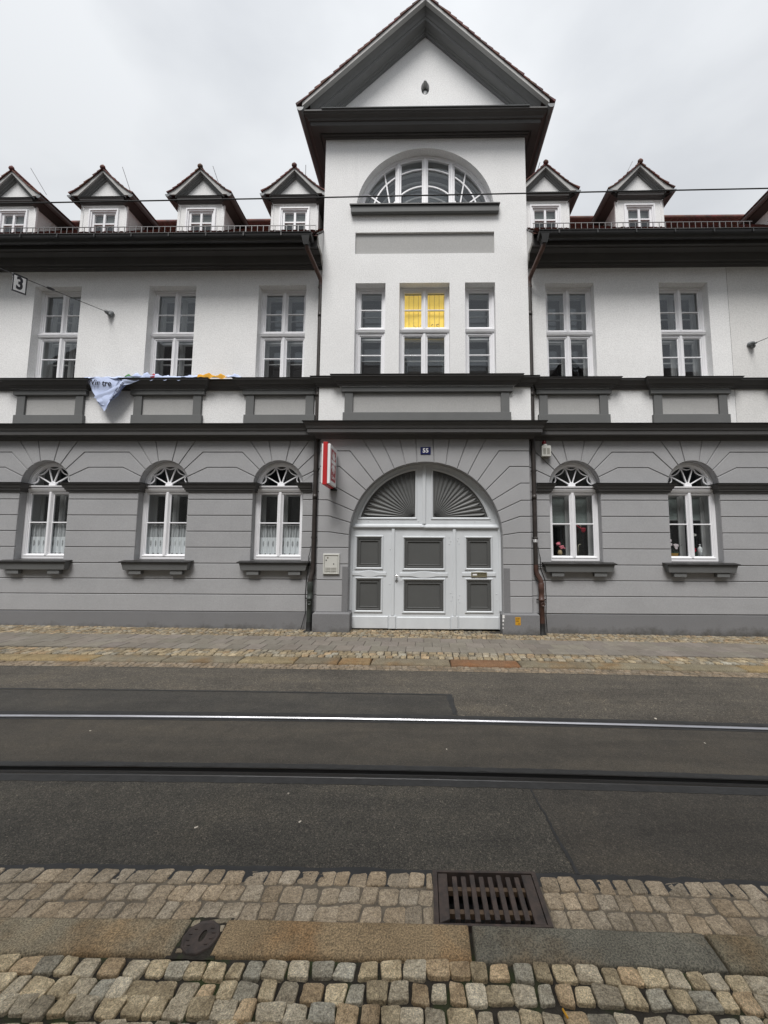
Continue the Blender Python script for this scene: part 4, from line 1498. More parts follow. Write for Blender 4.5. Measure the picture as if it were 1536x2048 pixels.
# ================================================================== WINDOWS
def pane(parent, x0, x1, z0, z1, y, poly=None):
    cx_, cz_ = (x0 + x1) / 2, (z0 + z1) / 2
    q = poly or [(x0, z0), (x1, z0), (x1, z1), (x0, z1)]
    me = bpy.data.meshes.new('pane')
    me.from_pydata([(p[0] - cx_, 0, p[1] - cz_) for p in q], [], [tuple(range(len(q)))])
    me.materials.append(GLASS)
    o = bpy.data.objects.new('pane', me)
    o.location = Vector((cx_, y, cz_)) - ORG[parent]
    o.rotation_euler = (rnd.gauss(0, 0.0035), 0, rnd.gauss(0, 0.0035))
    o.parent = parent
    col.objects.link(o)
    ORG[o] = ORG[parent]
    return o


def room(parent, x0, x1, z0, z1, y0, y1, mat, flare=0.5):
    xa, xb, za, zb = x0 - flare, x1 + flare, z0 - 0.6, z1 + 0.35
    mb = MB()
    # box open to the window, front wall with the window hole
    mb.add([(xa, y0, za), (xb, y0, za), (xb, y1, za), (xa, y1, za), (xa, y0, zb), (xb, y0, zb), (xb, y1, zb), (xa, y1, zb)],
           [(0, 3, 2, 1), (4, 5, 6, 7), (0, 4, 7, 3), (1, 2, 6, 5), (2, 3, 7, 6)])
    for q in ([(xa, za), (xb, za), (xb, z0), (xa, z0)], [(xa, z1), (xb, z1), (xb, zb), (xa, zb)], [(xa, z0), (x0, z0), (x0, z1), (xa, z1)], [(x1, z0), (xb, z0), (xb, z1), (x1, z1)]):
        mb.add([(p[0], y0, p[1]) for p in q], [(0, 1, 2, 3)])
    return mb.build('room_lining', mat, parent)


def sash(parent, x0, x1, z0, z1, y, w, bars, name='sash', mat=None, drip=True, d=0.045, bw=0.026):
    """one glazed leaf with moulded members and its glazing bars"""
    mat = mat or WOODW
    mb = MB()
    mb.ring(x0, x1, z0, z1, [(0, y + d), (0.0, y), (w * 0.55, y - 0.004), (w * 0.62, y + 0.008), (w, y + 0.016), (w, y + d)])
    for zb in bars:
        mb.prism([(x0 + w, zb - bw / 2), (x1 - w, zb - bw / 2), (x1 - w, zb + bw / 2), (x0 + w, zb + bw / 2)], y + 0.006, y + d, 0, 0.006)
    if drip:
        mb.prism([(x0 + 0.002, z0 - 0.004), (x1 - 0.002, z0 - 0.004), (x1 - 0.002, z0 + w * 0.55), (x0 + 0.002, z0 + w * 0.55)], y - 0.022, y - 0.001, 0, 0.008)
    o = mb.build(name, mat, parent)
    return o


def upper_window(cx, hw, y, ztop, twin=True, inner=True, sheet=False):
    """two-tier casement window set 0.17 m back in the wall"""
    yf = y + 0.17
    x0, x1, z0, z1 = cx - hw, cx + hw, UZB, ztop
    TB, TT = 6.40, 6.492
    mb = MB()
    mb.ring(x0, x1, z0, z1, [(0.0, yf + 0.12), (0.0, yf), (0.040, yf), (0.046, yf + 0.012), (0.052, yf + 0.012), (0.052, yf + 0.12)])
    win = mb.build('window', WOODW, house)
    MB().sweep([(x0 + 0.002, yf + 0.06), (x0 + 0.002, yf - 0.001), (x1 - 0.002, yf - 0.001), (x1 - 0.002, yf + 0.06)],
               [(-0.08, TB), (0.0, TB), (0.022, TB + 0.018), (0.028, TB + 0.036), (0.018, TB + 0.048), (0.032, TB + 0.058), (0.032, TB + 0.074), (0.0, TT), (-0.08, TT)]).build('transom', WOODW, win)
    fw = 0.046
    tiers = [(TT - 0.004, z1 - 0.05, [6.947]), (z0 + 0.04, TB - 0.012, [5.902])]
    if twin:
        cols_ = [(x0 + fw, cx - 0.012), (cx + 0.012, x1 - fw)]
    else:
        cols_ = [(x0 + fw, x1 - fw)]
    w_ = 0.058
    for za, zb, bars in tiers:
        for xa, xb in cols_:
            sash(win, xa, xb, za, zb, yf + 0.016, w_, bars)
            zz_ = [za + w_] + bars + [zb - w_]
            for k in range(len(zz_) - 1):
                pane(win, xa + w_, xb - w_, zz_[k], zz_[k + 1], yf + 0.042)
        if twin:
            MB().prism([(cx - 0.028, za + 0.004), (cx + 0.028, za + 0.004), (cx + 0.028, zb), (cx - 0.028, zb)], yf - 0.012, yf + 0.055, 0, 0.01).build('mullion', WOODW, win)
    yi = yf + 0.27
    MB().ring(x0 + 0.03, x1 - 0.03, z0 + 0.03, z1 - 0.03, [(0.0, yf + 0.1), (0.0, yi + 0.05)]).build('box_lining', WOODI, win)
    for za, zb, bars in tiers:
        for xa, xb in cols_:
            if sheet and za > 6:
                continue
            sash(win, xa - 0.02, xb + 0.02, za - 0.02, zb + 0.03, yi, 0.07, [b - 0.01 for b in bars], 'inner_sash', WOODI, False)
            pane(win, xa, xb, za, zb, yi + 0.03)
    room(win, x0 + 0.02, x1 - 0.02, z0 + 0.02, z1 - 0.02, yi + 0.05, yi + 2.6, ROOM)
    return win


for c in UPC:
    upper_window(c, UHW, WU, UZT)
for i, (c, h) in enumerate(TWIN):
    upper_window(c, h, TU, 7.452, twin=(i == 1), sheet=(i == 1))


def fan_arcs(mb, cx, cz, ro, y0, y1, angs, bw=0.022):
    """radiating bars and hanging scallops of an arched fanlight"""
    for a in angs:
        ca, sa_ = math.cos(R(a)), math.sin(R(a))
        p0, p1 = (cx + 0.05 * ca, cz + 0.05 * sa_), (cx + ro * ca, cz + ro * sa_)
        nx_, nz_ = -sa_ * bw / 2, ca * bw / 2
        mb.prism([(p0[0] - nx_, p0[1] - nz_), (p1[0] - nx_, p1[1] - nz_), (p1[0] + nx_, p1[1] + nz_), (p0[0] + nx_, p0[1] + nz_)], y0, y1, 0, 0.004)
    aa = [4] + list(angs) + [176]
    for a, b in zip(aa[:-1], aa[1:]):
        A_, B_ = Vector((cx + ro * math.cos(R(a)), cz + ro * math.sin(R(a)))), Vector((cx + ro * math.cos(R(b)), cz + ro * math.sin(R(b))))
        midp = (A_ + B_) / 2
        inw = (Vector((cx, cz)) - midp).normalized()
        depth = 0.055
        pts = []
        n = 8
        for k in range(n + 1):
            t = k / n
            pts.append(A_.lerp(B_, t) + inw * depth * (1 - (2 * t - 1) ** 2))
        o_, i_ = [], []
        for k in range(n + 1):
            d = (pts[min(k + 1, n)] - pts[max(k - 1, 0)]).normalized()
            nn = Vector((-d.y, d.x)) * bw * 0.42
            o_.append(tuple(pts[k] + nn)); i_.append(tuple(pts[k] - nn))
        for k in range(n):
            mb.prism([o_[k], o_[k + 1], i_[k + 1], i_[k]], y0 + 0.001, y1 - 0.001)


def lower_window(cx):
    yf = W + 0.15
    x0, x1 = cx - HW, cx + HW
    z0 = 1.435
    TB, TT = 2.875, 3.012
    mb = MB()
    # frame: jambs, foot and arched head
    outer = [(x0, z0), (x1, z0)] + arc(cx, SPR, HW, 0, 180, 28)
    inn = HW - 0.052
    inner = [(cx - inn, z0 + 0.05), (cx + inn, z0 + 0.05)] + arc(cx, SPR, inn, 0, 180, 28)
    n = len(outer)
    vs = [(p[0], yf, p[1]) for p in outer] + [(p[0], yf, p[1]) for p in inner] + [(p[0], yf + 0.1, p[1]) for p in outer] + [(p[0], yf + 0.1, p[1]) for p in inner]
    fs = []
    for i in range(n):
        j = (i + 1) % n
        fs += [(i, j, n + j, n + i), (n + i, n + j, 3 * n + j, 3 * n + i), (i, 2 * n + i, 2 * n + j, j)]
    mb.add(vs, fs)
    win = mb.build('window', WOODW, house, autosmooth=40)
    MB().sweep([(x0 + 0.002, yf + 0.06), (x0 + 0.002, yf - 0.001), (x1 - 0.002, yf - 0.001), (x1 - 0.002, yf + 0.06)],
               [(-0.08, TB), (0.0, TB), (0.012, TB + 0.006), (0.035, TB + 0.05), (0.04, TB + 0.066), (0.0, TB + 0.075), (0.0, TB + 0.085), (0.055, TB + 0.10), (0.06, TB + 0.128), (0.0, TT), (-0.08, TT)]).build('transom', WOODW, win)
    MB().prism([(cx - 0.03, z0 + 0.055), (cx + 0.03, z0 + 0.055), (cx + 0.03, TB - 0.002), (cx - 0.03, TB - 0.002)], yf - 0.014, yf + 0.06, 0, 0.012).build('mullion', WOODW, win)
    w_ = 0.052
    za, zb = z0 + 0.052, TB - 0.004
    bar = [2.207]
    for xa, xb in ((x0 + 0.046, cx - 0.012), (cx + 0.012, x1 - 0.046)):
        sash(win, xa, xb, za, zb, yf + 0.014, w_, bar)
        pane(win, xa + w_, xb - w_, za + w_, bar[0], yf + 0.042)
        pane(win, xa + w_, xb - w_, bar[0], zb - w_, yf + 0.042)
    # fanlight
    mb = MB()
    ro = inn - 0.042
    mb.add([(p[0], yf + 0.014, p[1]) for p in arc(cx, SPR, inn + 0.004, 0, 180, 28)] + [(p[0], yf + 0.02, p[1]) for p in arc(cx, SPR, ro, 0, 180, 28)] + [(p[0], yf + 0.06, p[1]) for p in arc(cx, SPR, ro, 0, 180, 28)],
           [(i, 29 + i, 30 + i, i + 1) for i in range(28)] + [(29 + i, 58 + i, 59 + i, 30 + i) for i in range(28)])
    fan_arcs(mb, cx, SPR + 0.03, ro - 0.012, yf + 0.022, yf + 0.048, [30, 72, 108, 150])
    mb.prism([(cx - 0.075, TT - 0.004), (cx + 0.075, TT - 0.004)] + arc(cx, TT + 0.012, 0.075, 0, 180, 12), yf + 0.006, yf + 0.05, 0, 0.006)
    mb.build('fanlight', WOODW, win)
    pane(win, cx - ro, cx + ro, SPR, SPR + ro, yf + 0.05, poly=arc(cx, SPR, ro, 0, 180, 20))
    yi = yf + 0.28
    MB().ring(x0 + 0.035, x1 - 0.035, z0 + 0.02, SPR + HW - 0.02, [(0.0, yf + 0.1), (0.0, yi + 0.04)]).build('box_lining', WOODI, win)
    for xa, xb in ((x0 + 0.03, cx + 0.01), (cx - 0.01, x1 - 0.03)):
        sash(win, xa, xb, za - 0.02, zb + 0.02, yi, 0.075, [], 'inner_sash', WOODI, False)
        pane(win, xa + 0.05, xb - 0.05, za + 0.03, zb - 0.03, yi + 0.03)
    MB().box(x0 + 0.03, x1 - 0.03, yi, yi + 0.04, zb + 0.021, zb + 0.10).build('inner_transom', WOODI, win)
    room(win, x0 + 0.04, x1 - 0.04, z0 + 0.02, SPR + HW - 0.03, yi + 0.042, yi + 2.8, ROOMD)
    # sill outside: sheet capping, fascia, two brackets
    mb = MB()
    mb.add([(cx - 0.735, W - 0.165, 1.372), (cx + 0.735, W - 0.165, 1.372), (cx + 0.735, W + 0.0, 1.40), (cx - 0.735, W + 0.0, 1.40),
            (cx - 0.735, W - 0.165, 1.386), (cx + 0.735, W - 0.165, 1.386), (cx + 0.735, W - 0.0, 1.414), (cx - 0.735, W - 0.0, 1.414)],
           [(0, 1, 5, 4), (1, 2, 6, 5), (3, 0, 4, 7), (4, 5, 6, 7), (0, 3, 2, 1)])
    mb.add([(x0 - 0.012, W + 0.001, 1.4145), (x1 + 0.012, W + 0.001, 1.4145), (x1, W + 0.17, 1.437), (x0, W + 0.17, 1.437), (x0 - 0.012, W - 0.05, 1.4075), (x1 + 0.012, W - 0.05, 1.4075)], [(0, 1, 2, 3), (4, 5, 1, 0)])
    so = mb.build('window_sill', CAPM, win)
    mb = MB()
    mb.add([(cx - 0.70, W - 0.135, 1.365), (cx + 0.70, W - 0.135, 1.365), (cx + 0.665, W - 0.115, 1.215), (cx - 0.665, W - 0.115, 1.215), (cx - 0.70, W, 1.40), (cx + 0.70, W, 1.40), (cx + 0.665, W, 1.215), (cx - 0.665, W, 1.215)],
           [(3, 2, 1, 0), (1, 2, 6, 5), (0, 4, 7, 3), (2, 3, 7, 6)])
    mb.build('sill_fascia', TRIM, win, bevel=0.005)
    for s_ in (-1, 1):
        MB().box(cx + s_ * 0.43 - 0.125, cx + s_ * 0.43 + 0.125, W - 0.095, W, 1.125, 1.213).build('sill_bracket', TRIM, win, bevel=0.005)
    return win


for c in LOWC:
    lower_window(c)

# ---- half-round window of the middle bay
yf = TU + 0.17
mb = MB()
RO, RI = LR - 0.002, LR - 0.055
def ringarc(mb, r1, r2, y0, y1, z=LCZ, a0=4, a1=176, n=40):
    A1, A2 = arc(0, z, r1, a0, a1, n), arc(0, z, r2, a0, a1, n)
    m_ = n + 1
    vs = [(p[0], y0, p[1]) for p in A1] + [(p[0], y0, p[1]) for p in A2] + [(p[0], y1, p[1]) for p in A2] + [(p[0], y1, p[1]) for p in A1]
    fs = []
    for i in range(n):
        fs += [(i, i + 1, m_ + i + 1, m_ + i), (m_ + i, m_ + i + 1, 2 * m_ + i + 1, 2 * m_ + i), (3 * m_ + i, 3 * m_ + i + 1, i + 1, i)]
    mb.add(vs, fs)
ringarc(mb, RO, RI, yf, yf + 0.11)
ringarc(mb, RI, RI - 0.045, yf + 0.014, yf + 0.07)
mb.box(-1.50, 1.50, yf, yf + 0.1, 9.20, 9.33)
lw_ = mb.build('window', WOODW, house, autosmooth=40)
mb = MB()
GZ = 9.29
def zr(x, r):
    return LCZ + math.sqrt(max(0, r * r - x * x))
for x in (-0.61, 0.0, 0.61):
    o = MB().prism([(x - 0.072, 9.32), (x + 0.072, 9.32), (x + 0.072, zr(abs(x) + 0.072, RI) ), (x - 0.072, zr(abs(x) + 0.072, RI))], yf + 0.012, yf + 0.07, 0, 0.01)
    o.prism([(x - 0.028, 9.32), (x + 0.028, 9.32), (x + 0.028, zr(abs(x) + 0.028, RI)), (x - 0.028, zr(abs(x) + 0.028, RI))], yf - 0.01, yf + 0.011, 0, 0.008)
    o.build('mullion', WOODW, lw_)
# glazing bars: two concentric arcs and splayed bars in the outer lights
mb = MB()
def arcbar(cxx, r, xa, xb, bw=0.03):
    n = 10
    P = []
    for k in range(n + 1):
        x = xa + (xb - xa) * k / n
        P.append((x, LCZ + 0.0 + math.sqrt(max(1e-5, r * r - (x - cxx) ** 2))))
    for k in range(n):
        a, b = P[k], P[k + 1]
        if a[1] < 9.25 and b[1] < 9.25:
            continue
        d = (Vector(b) - Vector(a)).normalized()
        nn = Vector((-d.y, d.x)) * bw / 2
        mb.prism([(a[0] - nn.x, a[1] - nn.y), (b[0] - nn.x, b[1] - nn.y), (b[0] + nn.x, b[1] + nn.y), (a[0] + nn.x, a[1] + nn.y)], yf + 0.026, yf + 0.06)
for xa, xb in ((-0.54, -0.072), (0.072, 0.54)):
    arcbar(0, 1.22, xa, xb)
    arcbar(0, 0.80, xa, xb)
for s_ in (-1, 1):
    arcbar(0, 1.22, s_ * 0.68, s_ * 1.2195)
    arcbar(0, 0.80, s_ * 0.68, s_ * 0.7995)
    for a in (25, 50):
        p0 = (s_ * 0.80 * math.cos(R(14)), 9.33)
        p1 = (s_ * (RI - 0.04) * math.cos(R(a)), LCZ + (RI - 0.04) * math.sin(R(a)))
        d = (Vector(p1) - Vector(p0)).normalized()
        nn = Vector((-d.y, d.x)) * 0.015
        mb.prism([(p0[0] - nn.x, p0[1] - nn.y), (p1[0] - nn.x, p1[1] - nn.y), (p1[0] + nn.x, p1[1] + nn.y), (p0[0] + nn.x, p0[1] + nn.y)], yf + 0.027, yf + 0.059)
mb.build('glazing_bars', WOODW, lw_, kind='stuff')
for xa, xb in ((-1.45, -0.66), (-0.58, -0.04), (0.04, 0.58), (0.66, 1.45)):
    n = 10
    top = [(xb + (xa - xb) * k / n, zr(xb + (xa - xb) * k / n, RI - 0.02)) for k in range(n + 1)]
    pane(lw_, xa, xb, 9.30, 10.0, yf + 0.05, poly=[(xa, 9.30), (xb, 9.30)] + top)
# inner window echoing the outer one
mb = MB()
ringarc(mb, RI, RI - 0.10, yf + 0.30, yf + 0.34)
for x in (-0.61, 0, 0.61):
    mb.box(x - 0.05, x + 0.05, yf + 0.301, yf + 0.339, 9.2, zr(x, RI - 0.09))
ringarc(mb, 1.20, 1.16, yf + 0.302, yf + 0.338)
ringarc(mb, 0.82, 0.78, yf + 0.302, yf + 0.338)
mb.build('inner_sash', WOODI, lw_)
for xa, xb in ((-1.45, -0.66), (-0.56, -0.05), (0.05, 0.56), (0.66, 1.45)):
    n = 10
    top = [(xb + (xa - xb) * k / n, zr(xb + (xa - xb) * k / n, RI - 0.09)) for k in range(n + 1)]
    pane(lw_, xa, xb, 9.30, 10.0, yf + 0.32, poly=[(xa, 9.30), (xb, 9.30)] + top)
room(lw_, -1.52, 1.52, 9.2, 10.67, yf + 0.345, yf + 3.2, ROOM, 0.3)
mb = MB()
ringarc(mb, RO, RO - 0.004, yf + 0.1, yf + 0.345)
mb.build('box_lining', WOODI, lw_)
# its sill
mb = MB()
mb.add([(-1.655, TU - 0.13, 9.195), (1.645, TU - 0.13, 9.195), (1.645, TU, 9.23), (-1.655, TU, 9.23), (-1.655, TU - 0.13, 9.22), (1.645, TU - 0.13, 9.22), (1.645, TU + 0.18, 9.335), (-1.655, TU + 0.18, 9.335)],
       [(0, 1, 5, 4), (4, 5, 6, 7), (0, 3, 2, 1), (1, 2, 6, 5), (3, 0, 4, 7)])
mb.build('window_sill', CAPM, lw_)
MB().box(-1.63, 1.62, TU - 0.10, TU + 0.01, 9.045, 9.197).build('sill_fascia', TRIM, lw_, bevel=0.004)

# ================================================================== DORMERS
def dormer(cx):
    YF = 8.20
    hw = 0.51
    zb = roofz(YF) - 0.30
    zt = 9.535
    dx0, dx1 = cx - hw, cx + hw
    whole = MB().holed([(dx0, zb), (dx1, zb), (dx1, zt + 0.1), (dx0, zt + 0.1)], [rect(cx, 0.295, roofz(YF) - 0.14, 9.37)], YF, 0.06)
    d = whole.build('dormer', WHITE, house)
    k = ROOFK
    for s_ in (-1, 1):
        x = cx + s_ * hw
        yb = YF + (zt - zb) / k + 0.3
        MB().add([(x, YF, zb), (x, yb, zt + 0.1), (x, YF, zt + 0.1)], [(0, 1, 2)]).build('cheek', WHITE2, d)
        MB().box(x - 0.03, x + 0.03, YF - 0.014, YF + 0.03, zb, zt).build('corner_board', WHITE, d)
    MB().box(dx0 + 0.031, dx1 - 0.031, YF - 0.012, YF + 0.0, zt - 0.055, zt).build('head_board', WHITE, d)
    # window
    wz0, wz1 = roofz(YF) - 0.14, 9.37
    mb = MB()
    mb.ring(cx - 0.342, cx + 0.342, wz0, wz1 + 0.045, [(0.0, YF), (0.0, YF - 0.03), (0.03, YF - 0.03), (0.036, YF - 0.012), (0.06, YF - 0.012), (0.06, YF + 0.06)])
    f = mb.build('window_frame', WOODW, d)
    mb = MB()
    mb.ring(cx - 0.282, cx + 0.282, wz0, wz1 - 0.012, [(0.0, YF + 0.06), (0.0, YF + 0.015), (0.045, YF + 0.018), (0.05, YF + 0.06)])
    mb.box(cx - 0.024, cx + 0.024, YF + 0.010, YF + 0.05, wz0 + 0.05, wz1 - 0.062)
    mb.box(cx - 0.234, cx - 0.0245, YF + 0.016, YF + 0.05, 9.060, 9.092)
    mb.box(cx + 0.0245, cx + 0.234, YF + 0.016, YF + 0.05, 9.060, 9.092)
    mb.build('sash', WOODW, d)
    for a, b in ((cx - 0.234, cx - 0.024), (cx + 0.024, cx + 0.234)):
        for za, zc in ((wz0 + 0.05, 9.064), (9.088, wz1 - 0.06)):
            pane(d, a, b, za, zc, YF + 0.04)
    mb = MB().box(cx - 0.28, cx + 0.28, YF + 0.14, YF + 0.16, 9.14 if cx > 0 else 9.13, wz1 - 0.02)
    mb.build('roller_blind', BLIND, d)
    room(d, cx - 0.3, cx + 0.3, wz0, wz1, YF + 0.07, YF + 1.2, ROOM, 0.15)
    # front cornice with side eaves returning along the cheeks
    C = [(o_, 9.535 + (z_ - 10.06) * 0.94) for o_, z_ in [(0.0, 10.035), (0.03, 10.035), (0.035, 10.055), (0.055, 10.06), (0.065, 10.075), (0.10, 10.09), (0.105, 10.125), (0.115, 10.13), (0.115, 10.15), (0.0, 10.17)]]
    MB().sweep([(dx0, YF), (dx1, YF)], C).build('dormer_cornice', TRIMD, d)
    MB().sweep([(dx0 - 0.01, YF), (dx1 + 0.01, YF)], [(0.0, 9.641), (0.128, 9.622), (0.13, 9.630), (0.0, 9.654)]).build('cornice_flashing', CAPM, d)
    az, kk = 10.14, 1.06        # gable apex (inner) and slope
    gh = (az - 9.59) / kk
    MB().add([(cx - gh, YF - 0.002, 9.59), (cx + gh, YF - 0.002, 9.59), (cx, YF - 0.002, az)], [(0, 1, 2)]).build('gable_wall', WHITE, d)
    sl_ = math.atan(kk)
    mb = MB()
    prof = [(0.0, -0.01), (0.03, -0.01), (0.035, 0.012), (0.06, 0.016), (0.065, 0.036), (0.095, 0.044), (0.10, 0.065), (0.0, 0.068)]
    n = len(prof)
    vs = []
    for x in (-0.56, 0, 0.56):
        for o, h in prof:
            vs.append((cx + x, YF - o, az - kk * abs(x) + h / math.cos(sl_)))
    mb.add(vs, [(i * n + q, (i + 1) * n + q, (i + 1) * n + q + 1, i * n + q + 1) for i in range(2) for q in range(n - 1)])
    mb.build('raking_moulding', RAKEM, d)
    # verge boards widen towards the flared eaves
    top = [(0.0, 10.285), (0.255, 10.05), (0.43, 9.885), (0.57, 9.775), (0.70, 9.695)]
    for s_ in (-1, 1):
        MB().prism([(cx + s_ * x, z) for x, z in [(0.70, 9.655)] + top[::-1] + [(0.0, 10.225), (0.535, 9.655)]], YF - 0.128, YF - 0.095).build('verge_board', VERGE, d)
    yb = ROOF_Y + (10.3 - ROOF_Z) / k + 0.3
    mb = MB()
    rg = random.Random(int(cx * 100) + 500)
    seg = [0.0]
    for p, q in zip(top[:-1], top[1:]):
        seg.append(seg[-1] + math.hypot(q[0] - p[0], q[1] - p[1]))
    def along(dist):
        dist = max(0, min(seg[-1] + 0.03, dist))
        for i in range(len(top) - 1):
            if dist <= seg[i + 1] or i == len(top) - 2:
                t = (dist - seg[i]) / (seg[i + 1] - seg[i])
                p, q = top[i], top[i + 1]
                dx, dz = q[0] - p[0], q[1] - p[1]
                l_ = math.hypot(dx, dz)
                return p[0] + dx * t, p[1] + dz * t, -dz / l_, dx / l_
    nC = 7
    for s_ in (-1, 1):
        for i in range(nC):
            d0, d1 = max(0, seg[-1] * i / nC - 0.02), seg[-1] * (i + 1) / nC + (0.03 if i == nC - 1 else 0)
            th = 0.018 * rg.uniform(0.9, 1.3)
            y0 = YF - 0.15 - rg.uniform(0, 0.012)
            vs = []
            for y_ in (y0, yb):
                for dd, hh in ((d0, 0.001), (d1, 0.001), (d1, th * 1.7), (d0, th * 0.7)):
                    x_, z_, nx_, nz_ = along(dd)
                    vs.append((cx + s_ * (x_ + nx_ * hh), y_, z_ + nz_ * hh))
            mb.add(vs, [(0, 1, 2, 3), (4, 7, 6, 5), (0, 4, 5, 1), (1, 5, 6, 2), (2, 6, 7, 3)])
    mb.build('dormer_roof', TILE, d)
    rz = 10.295
    mb = MB()
    mb.blob((0, YF - 0.145, rz + 0.035), (0.062, 0.04, 0.055), 10, 6)
    mb.add([(-0.03, YF - 0.16, rz + 0.075), (0.03, YF - 0.16, rz + 0.075), (0.03, YF - 0.12, rz + 0.075), (-0.03, YF - 0.12, rz + 0.075), (0, YF - 0.14, rz + 0.115)], [(0, 1, 4), (1, 2, 4), (2, 3, 4), (3, 0, 4)])
    mb.v = [(x + cx, y_, z_) for x, y_, z_ in mb.v]
    mb.build('ridge_finial', TILE, d, smooth=True)
    mb = MB()
    mb.tube([(cx, YF - 0.12, rz + 0.0), (cx, yb, rz + 0.0)], 0.058, 8)
    mb.build('ridge_tiles', TILE, d, smooth=True)
    for s_ in (-1, 1):
        xe = cx + s_ * 0.648
        ye = ROOF_Y + (9.66 - ROOF_Z) / k + 0.2
        # soffit under the side eaves
        MB().add([(cx + s_ * hw, YF - 0.1, 9.59), (xe + s_ * 0.02, YF - 0.12, 9.575), (xe + s_ * 0.02, ye, 9.575), (cx + s_ * hw, ye, 9.59),
                  (cx + s_ * (hw - 0.01), YF - 0.1, 9.46), (cx + s_ * (hw + 0.09), YF - 0.1, 9.53), (cx + s_ * (hw + 0.09), ye, 9.53), (cx + s_ * (hw - 0.01), ye, 9.46)],
                 [(0, 1, 2, 3), (4, 5, 6, 7), (5, 1, 2, 6)]).build('eaves_board', TRIMD, d)
        gp = [(xe + s_ * 0.055 + 0.055 * math.cos(R(180 + 20 * q)), 9.635 + 0.06 * math.sin(R(180 + 20 * q))) for q in range(10)]
        mb = MB()
        n = len(gp)
        vs = [(p[0], y_, p[1]) for y_ in (YF - 0.16, ye) for p in gp]
        mb.add(vs, [(q, q + 1, n + q + 1, n + q) for q in range(n - 1)] + [tuple(range(n))])
        mb.build('dormer_gutter', LEAD, d, autosmooth=40)
    return d


for i, c in enumerate(DORM):
    d = dormer(c)
    if i < 6:
        sx_ = [-0.16, -0.07, -0.07, 0.0, 0.06, 0.12][i]
        MB().tube([(c + (0.15 if c < 0 else -0.15) * (0.3 if i == 3 else 1) * 0.9, 8.75, 10.35), (c + (0.15 if c < 0 else -0.15) * 0.3 + sx_ * 2.0, 8.7, 11.02)], 0.007, 5).build('lightning_rod', ROD, d)

# ================================================================== THE GATE
GY = T + 0.215
gate = MB()
pl_holes = []
LP = [((-1.452, -0.855), [(1.24, 1.951), (0.358, 1.085)]), ((-0.455, 0.447), [(1.224, 1.936), (0.345, 1.065)]), ((0.848, 1.435), [(1.235, 1.94), (0.358, 1.072)])]
MW = 0.042
for (xa, xb), zs in LP:
    for za, zb in zs:
        pl_holes.append([(xa + MW, za + MW), (xb - MW, za + MW), (xb - MW, zb - MW), (xa + MW, zb - MW)])
FC, FR = (0.0, 1.95), 1.40
def fan_poly(s_):
    x_in, zb = s_ * 0.19, 2.335
    a0 = math.degrees(math.asin((zb - FC[1]) / FR))
    a1 = math.degrees(math.acos(0.19 / FR))
    pts = [(s_ * FR * math.cos(R(a0 + (a1 - a0) * i / 20)), FC[1] + FR * math.sin(R(a0 + (a1 - a0) * i / 20))) for i in range(21)]
    return [(x_in, zb)] + pts
fp = [fan_poly(1), fan_poly(-1)]
gate_o = gate.holed([(PCX - 1.63, 0.03), (PCX + 1.63, 0.03)] + arc(PCX, PCZ, 1.63, 0, 180, 40), pl_holes + fp, GY, 0.035).build('gate', DOORP, house, autosmooth=40)
MB().box(PCX - 1.63, PCX + 1.63, GY + 0.12, GY + 0.16, -0.3, 3.6).build('gate_back', DOORD, gate_o)
MB().box(PCX - PR, PCX + PR, T + 0.03, GY + 0.119, -0.3, 0.012 - 0.02).build('threshold', DARKJ, gate_o)
# frame bead under the arch
mb = MB()
A1, A2 = arc(PCX, PCZ, PR + 0.002, 0, 180, 48), arc(PCX, PCZ, PR - 0.045, 0, 180, 48)
A1 = [(PCX + PR + 0.002, 0.4)] + A1 + [(PCX - PR - 0.002, 0.4)]
A2 = [(PCX + PR - 0.045, 0.4)] + A2 + [(PCX - PR + 0.045, 0.4)]
n = len(A1)
mb.add([(p[0], GY - 0.03, p[1]) for p in A1] + [(p[0], GY - 0.024, p[1]) for p in A2] + [(p[0], GY - 0.001, p[1]) for p in A2],
       [(i, i + 1, n + i + 1, n + i) for i in range(n - 1)] + [(n + i, n + i + 1, 2 * n + i + 1, 2 * n + i) for i in range(n - 1)])
mb.build('gate_frame', DOORP, gate_o, autosmooth=40)
# panels with mouldings
for (xa, xb), zs in LP:
    for za, zb in zs:
        MB().ring(xa, xb, za, zb, [(0.0, GY), (0.0, GY - 0.010), (0.008, GY - 0.020), (0.026, GY - 0.022), (0.032, GY - 0.010), (MW, GY - 0.004), (MW, GY + 0.03)]).build('panel_moulding', DOORP, gate_o)
        m_ = MW + 0.003
        MB().ring(xa + m_, xb - m_, za + m_, zb - m_, [(0.0, GY + 0.03), (0.0, GY - 0.002), (0.022, GY - 0.004), (0.03, GY + 0.010), (0.052, GY + 0.014), (0.060, GY + 0.005), (0.070, GY + 0.006), (0.078, GY + 0.026)]).build('gate_panel', DOORD, gate_o)
        MB().box(xa + m_ + 0.07, xb - m_ - 0.07, GY + 0.0255, GY + 0.034, za + m_ + 0.07, zb - m_ - 0.07).build('panel_field', DOORD, gate_o)
# vertical cover strips between the leaves
for xa, xb in ((-0.681, -0.615), (0.601, 0.668)):
    MB().prism([(xa, 0.295), (xb, 0.295), (xb, 2.092), (xa, 2.092)], GY - 0.028, GY + 0.001, 0, 0.008).build('cover_strip', DOORP, gate_o)
    MB().prism([(xa - 0.028, 0.035), (xb + 0.028, 0.035), (xb + 0.028, 0.29), (xa - 0.028, 0.29)], GY - 0.036, GY + 0.001, 0, 0.006).build('cover_strip', DOORP, gate_o)
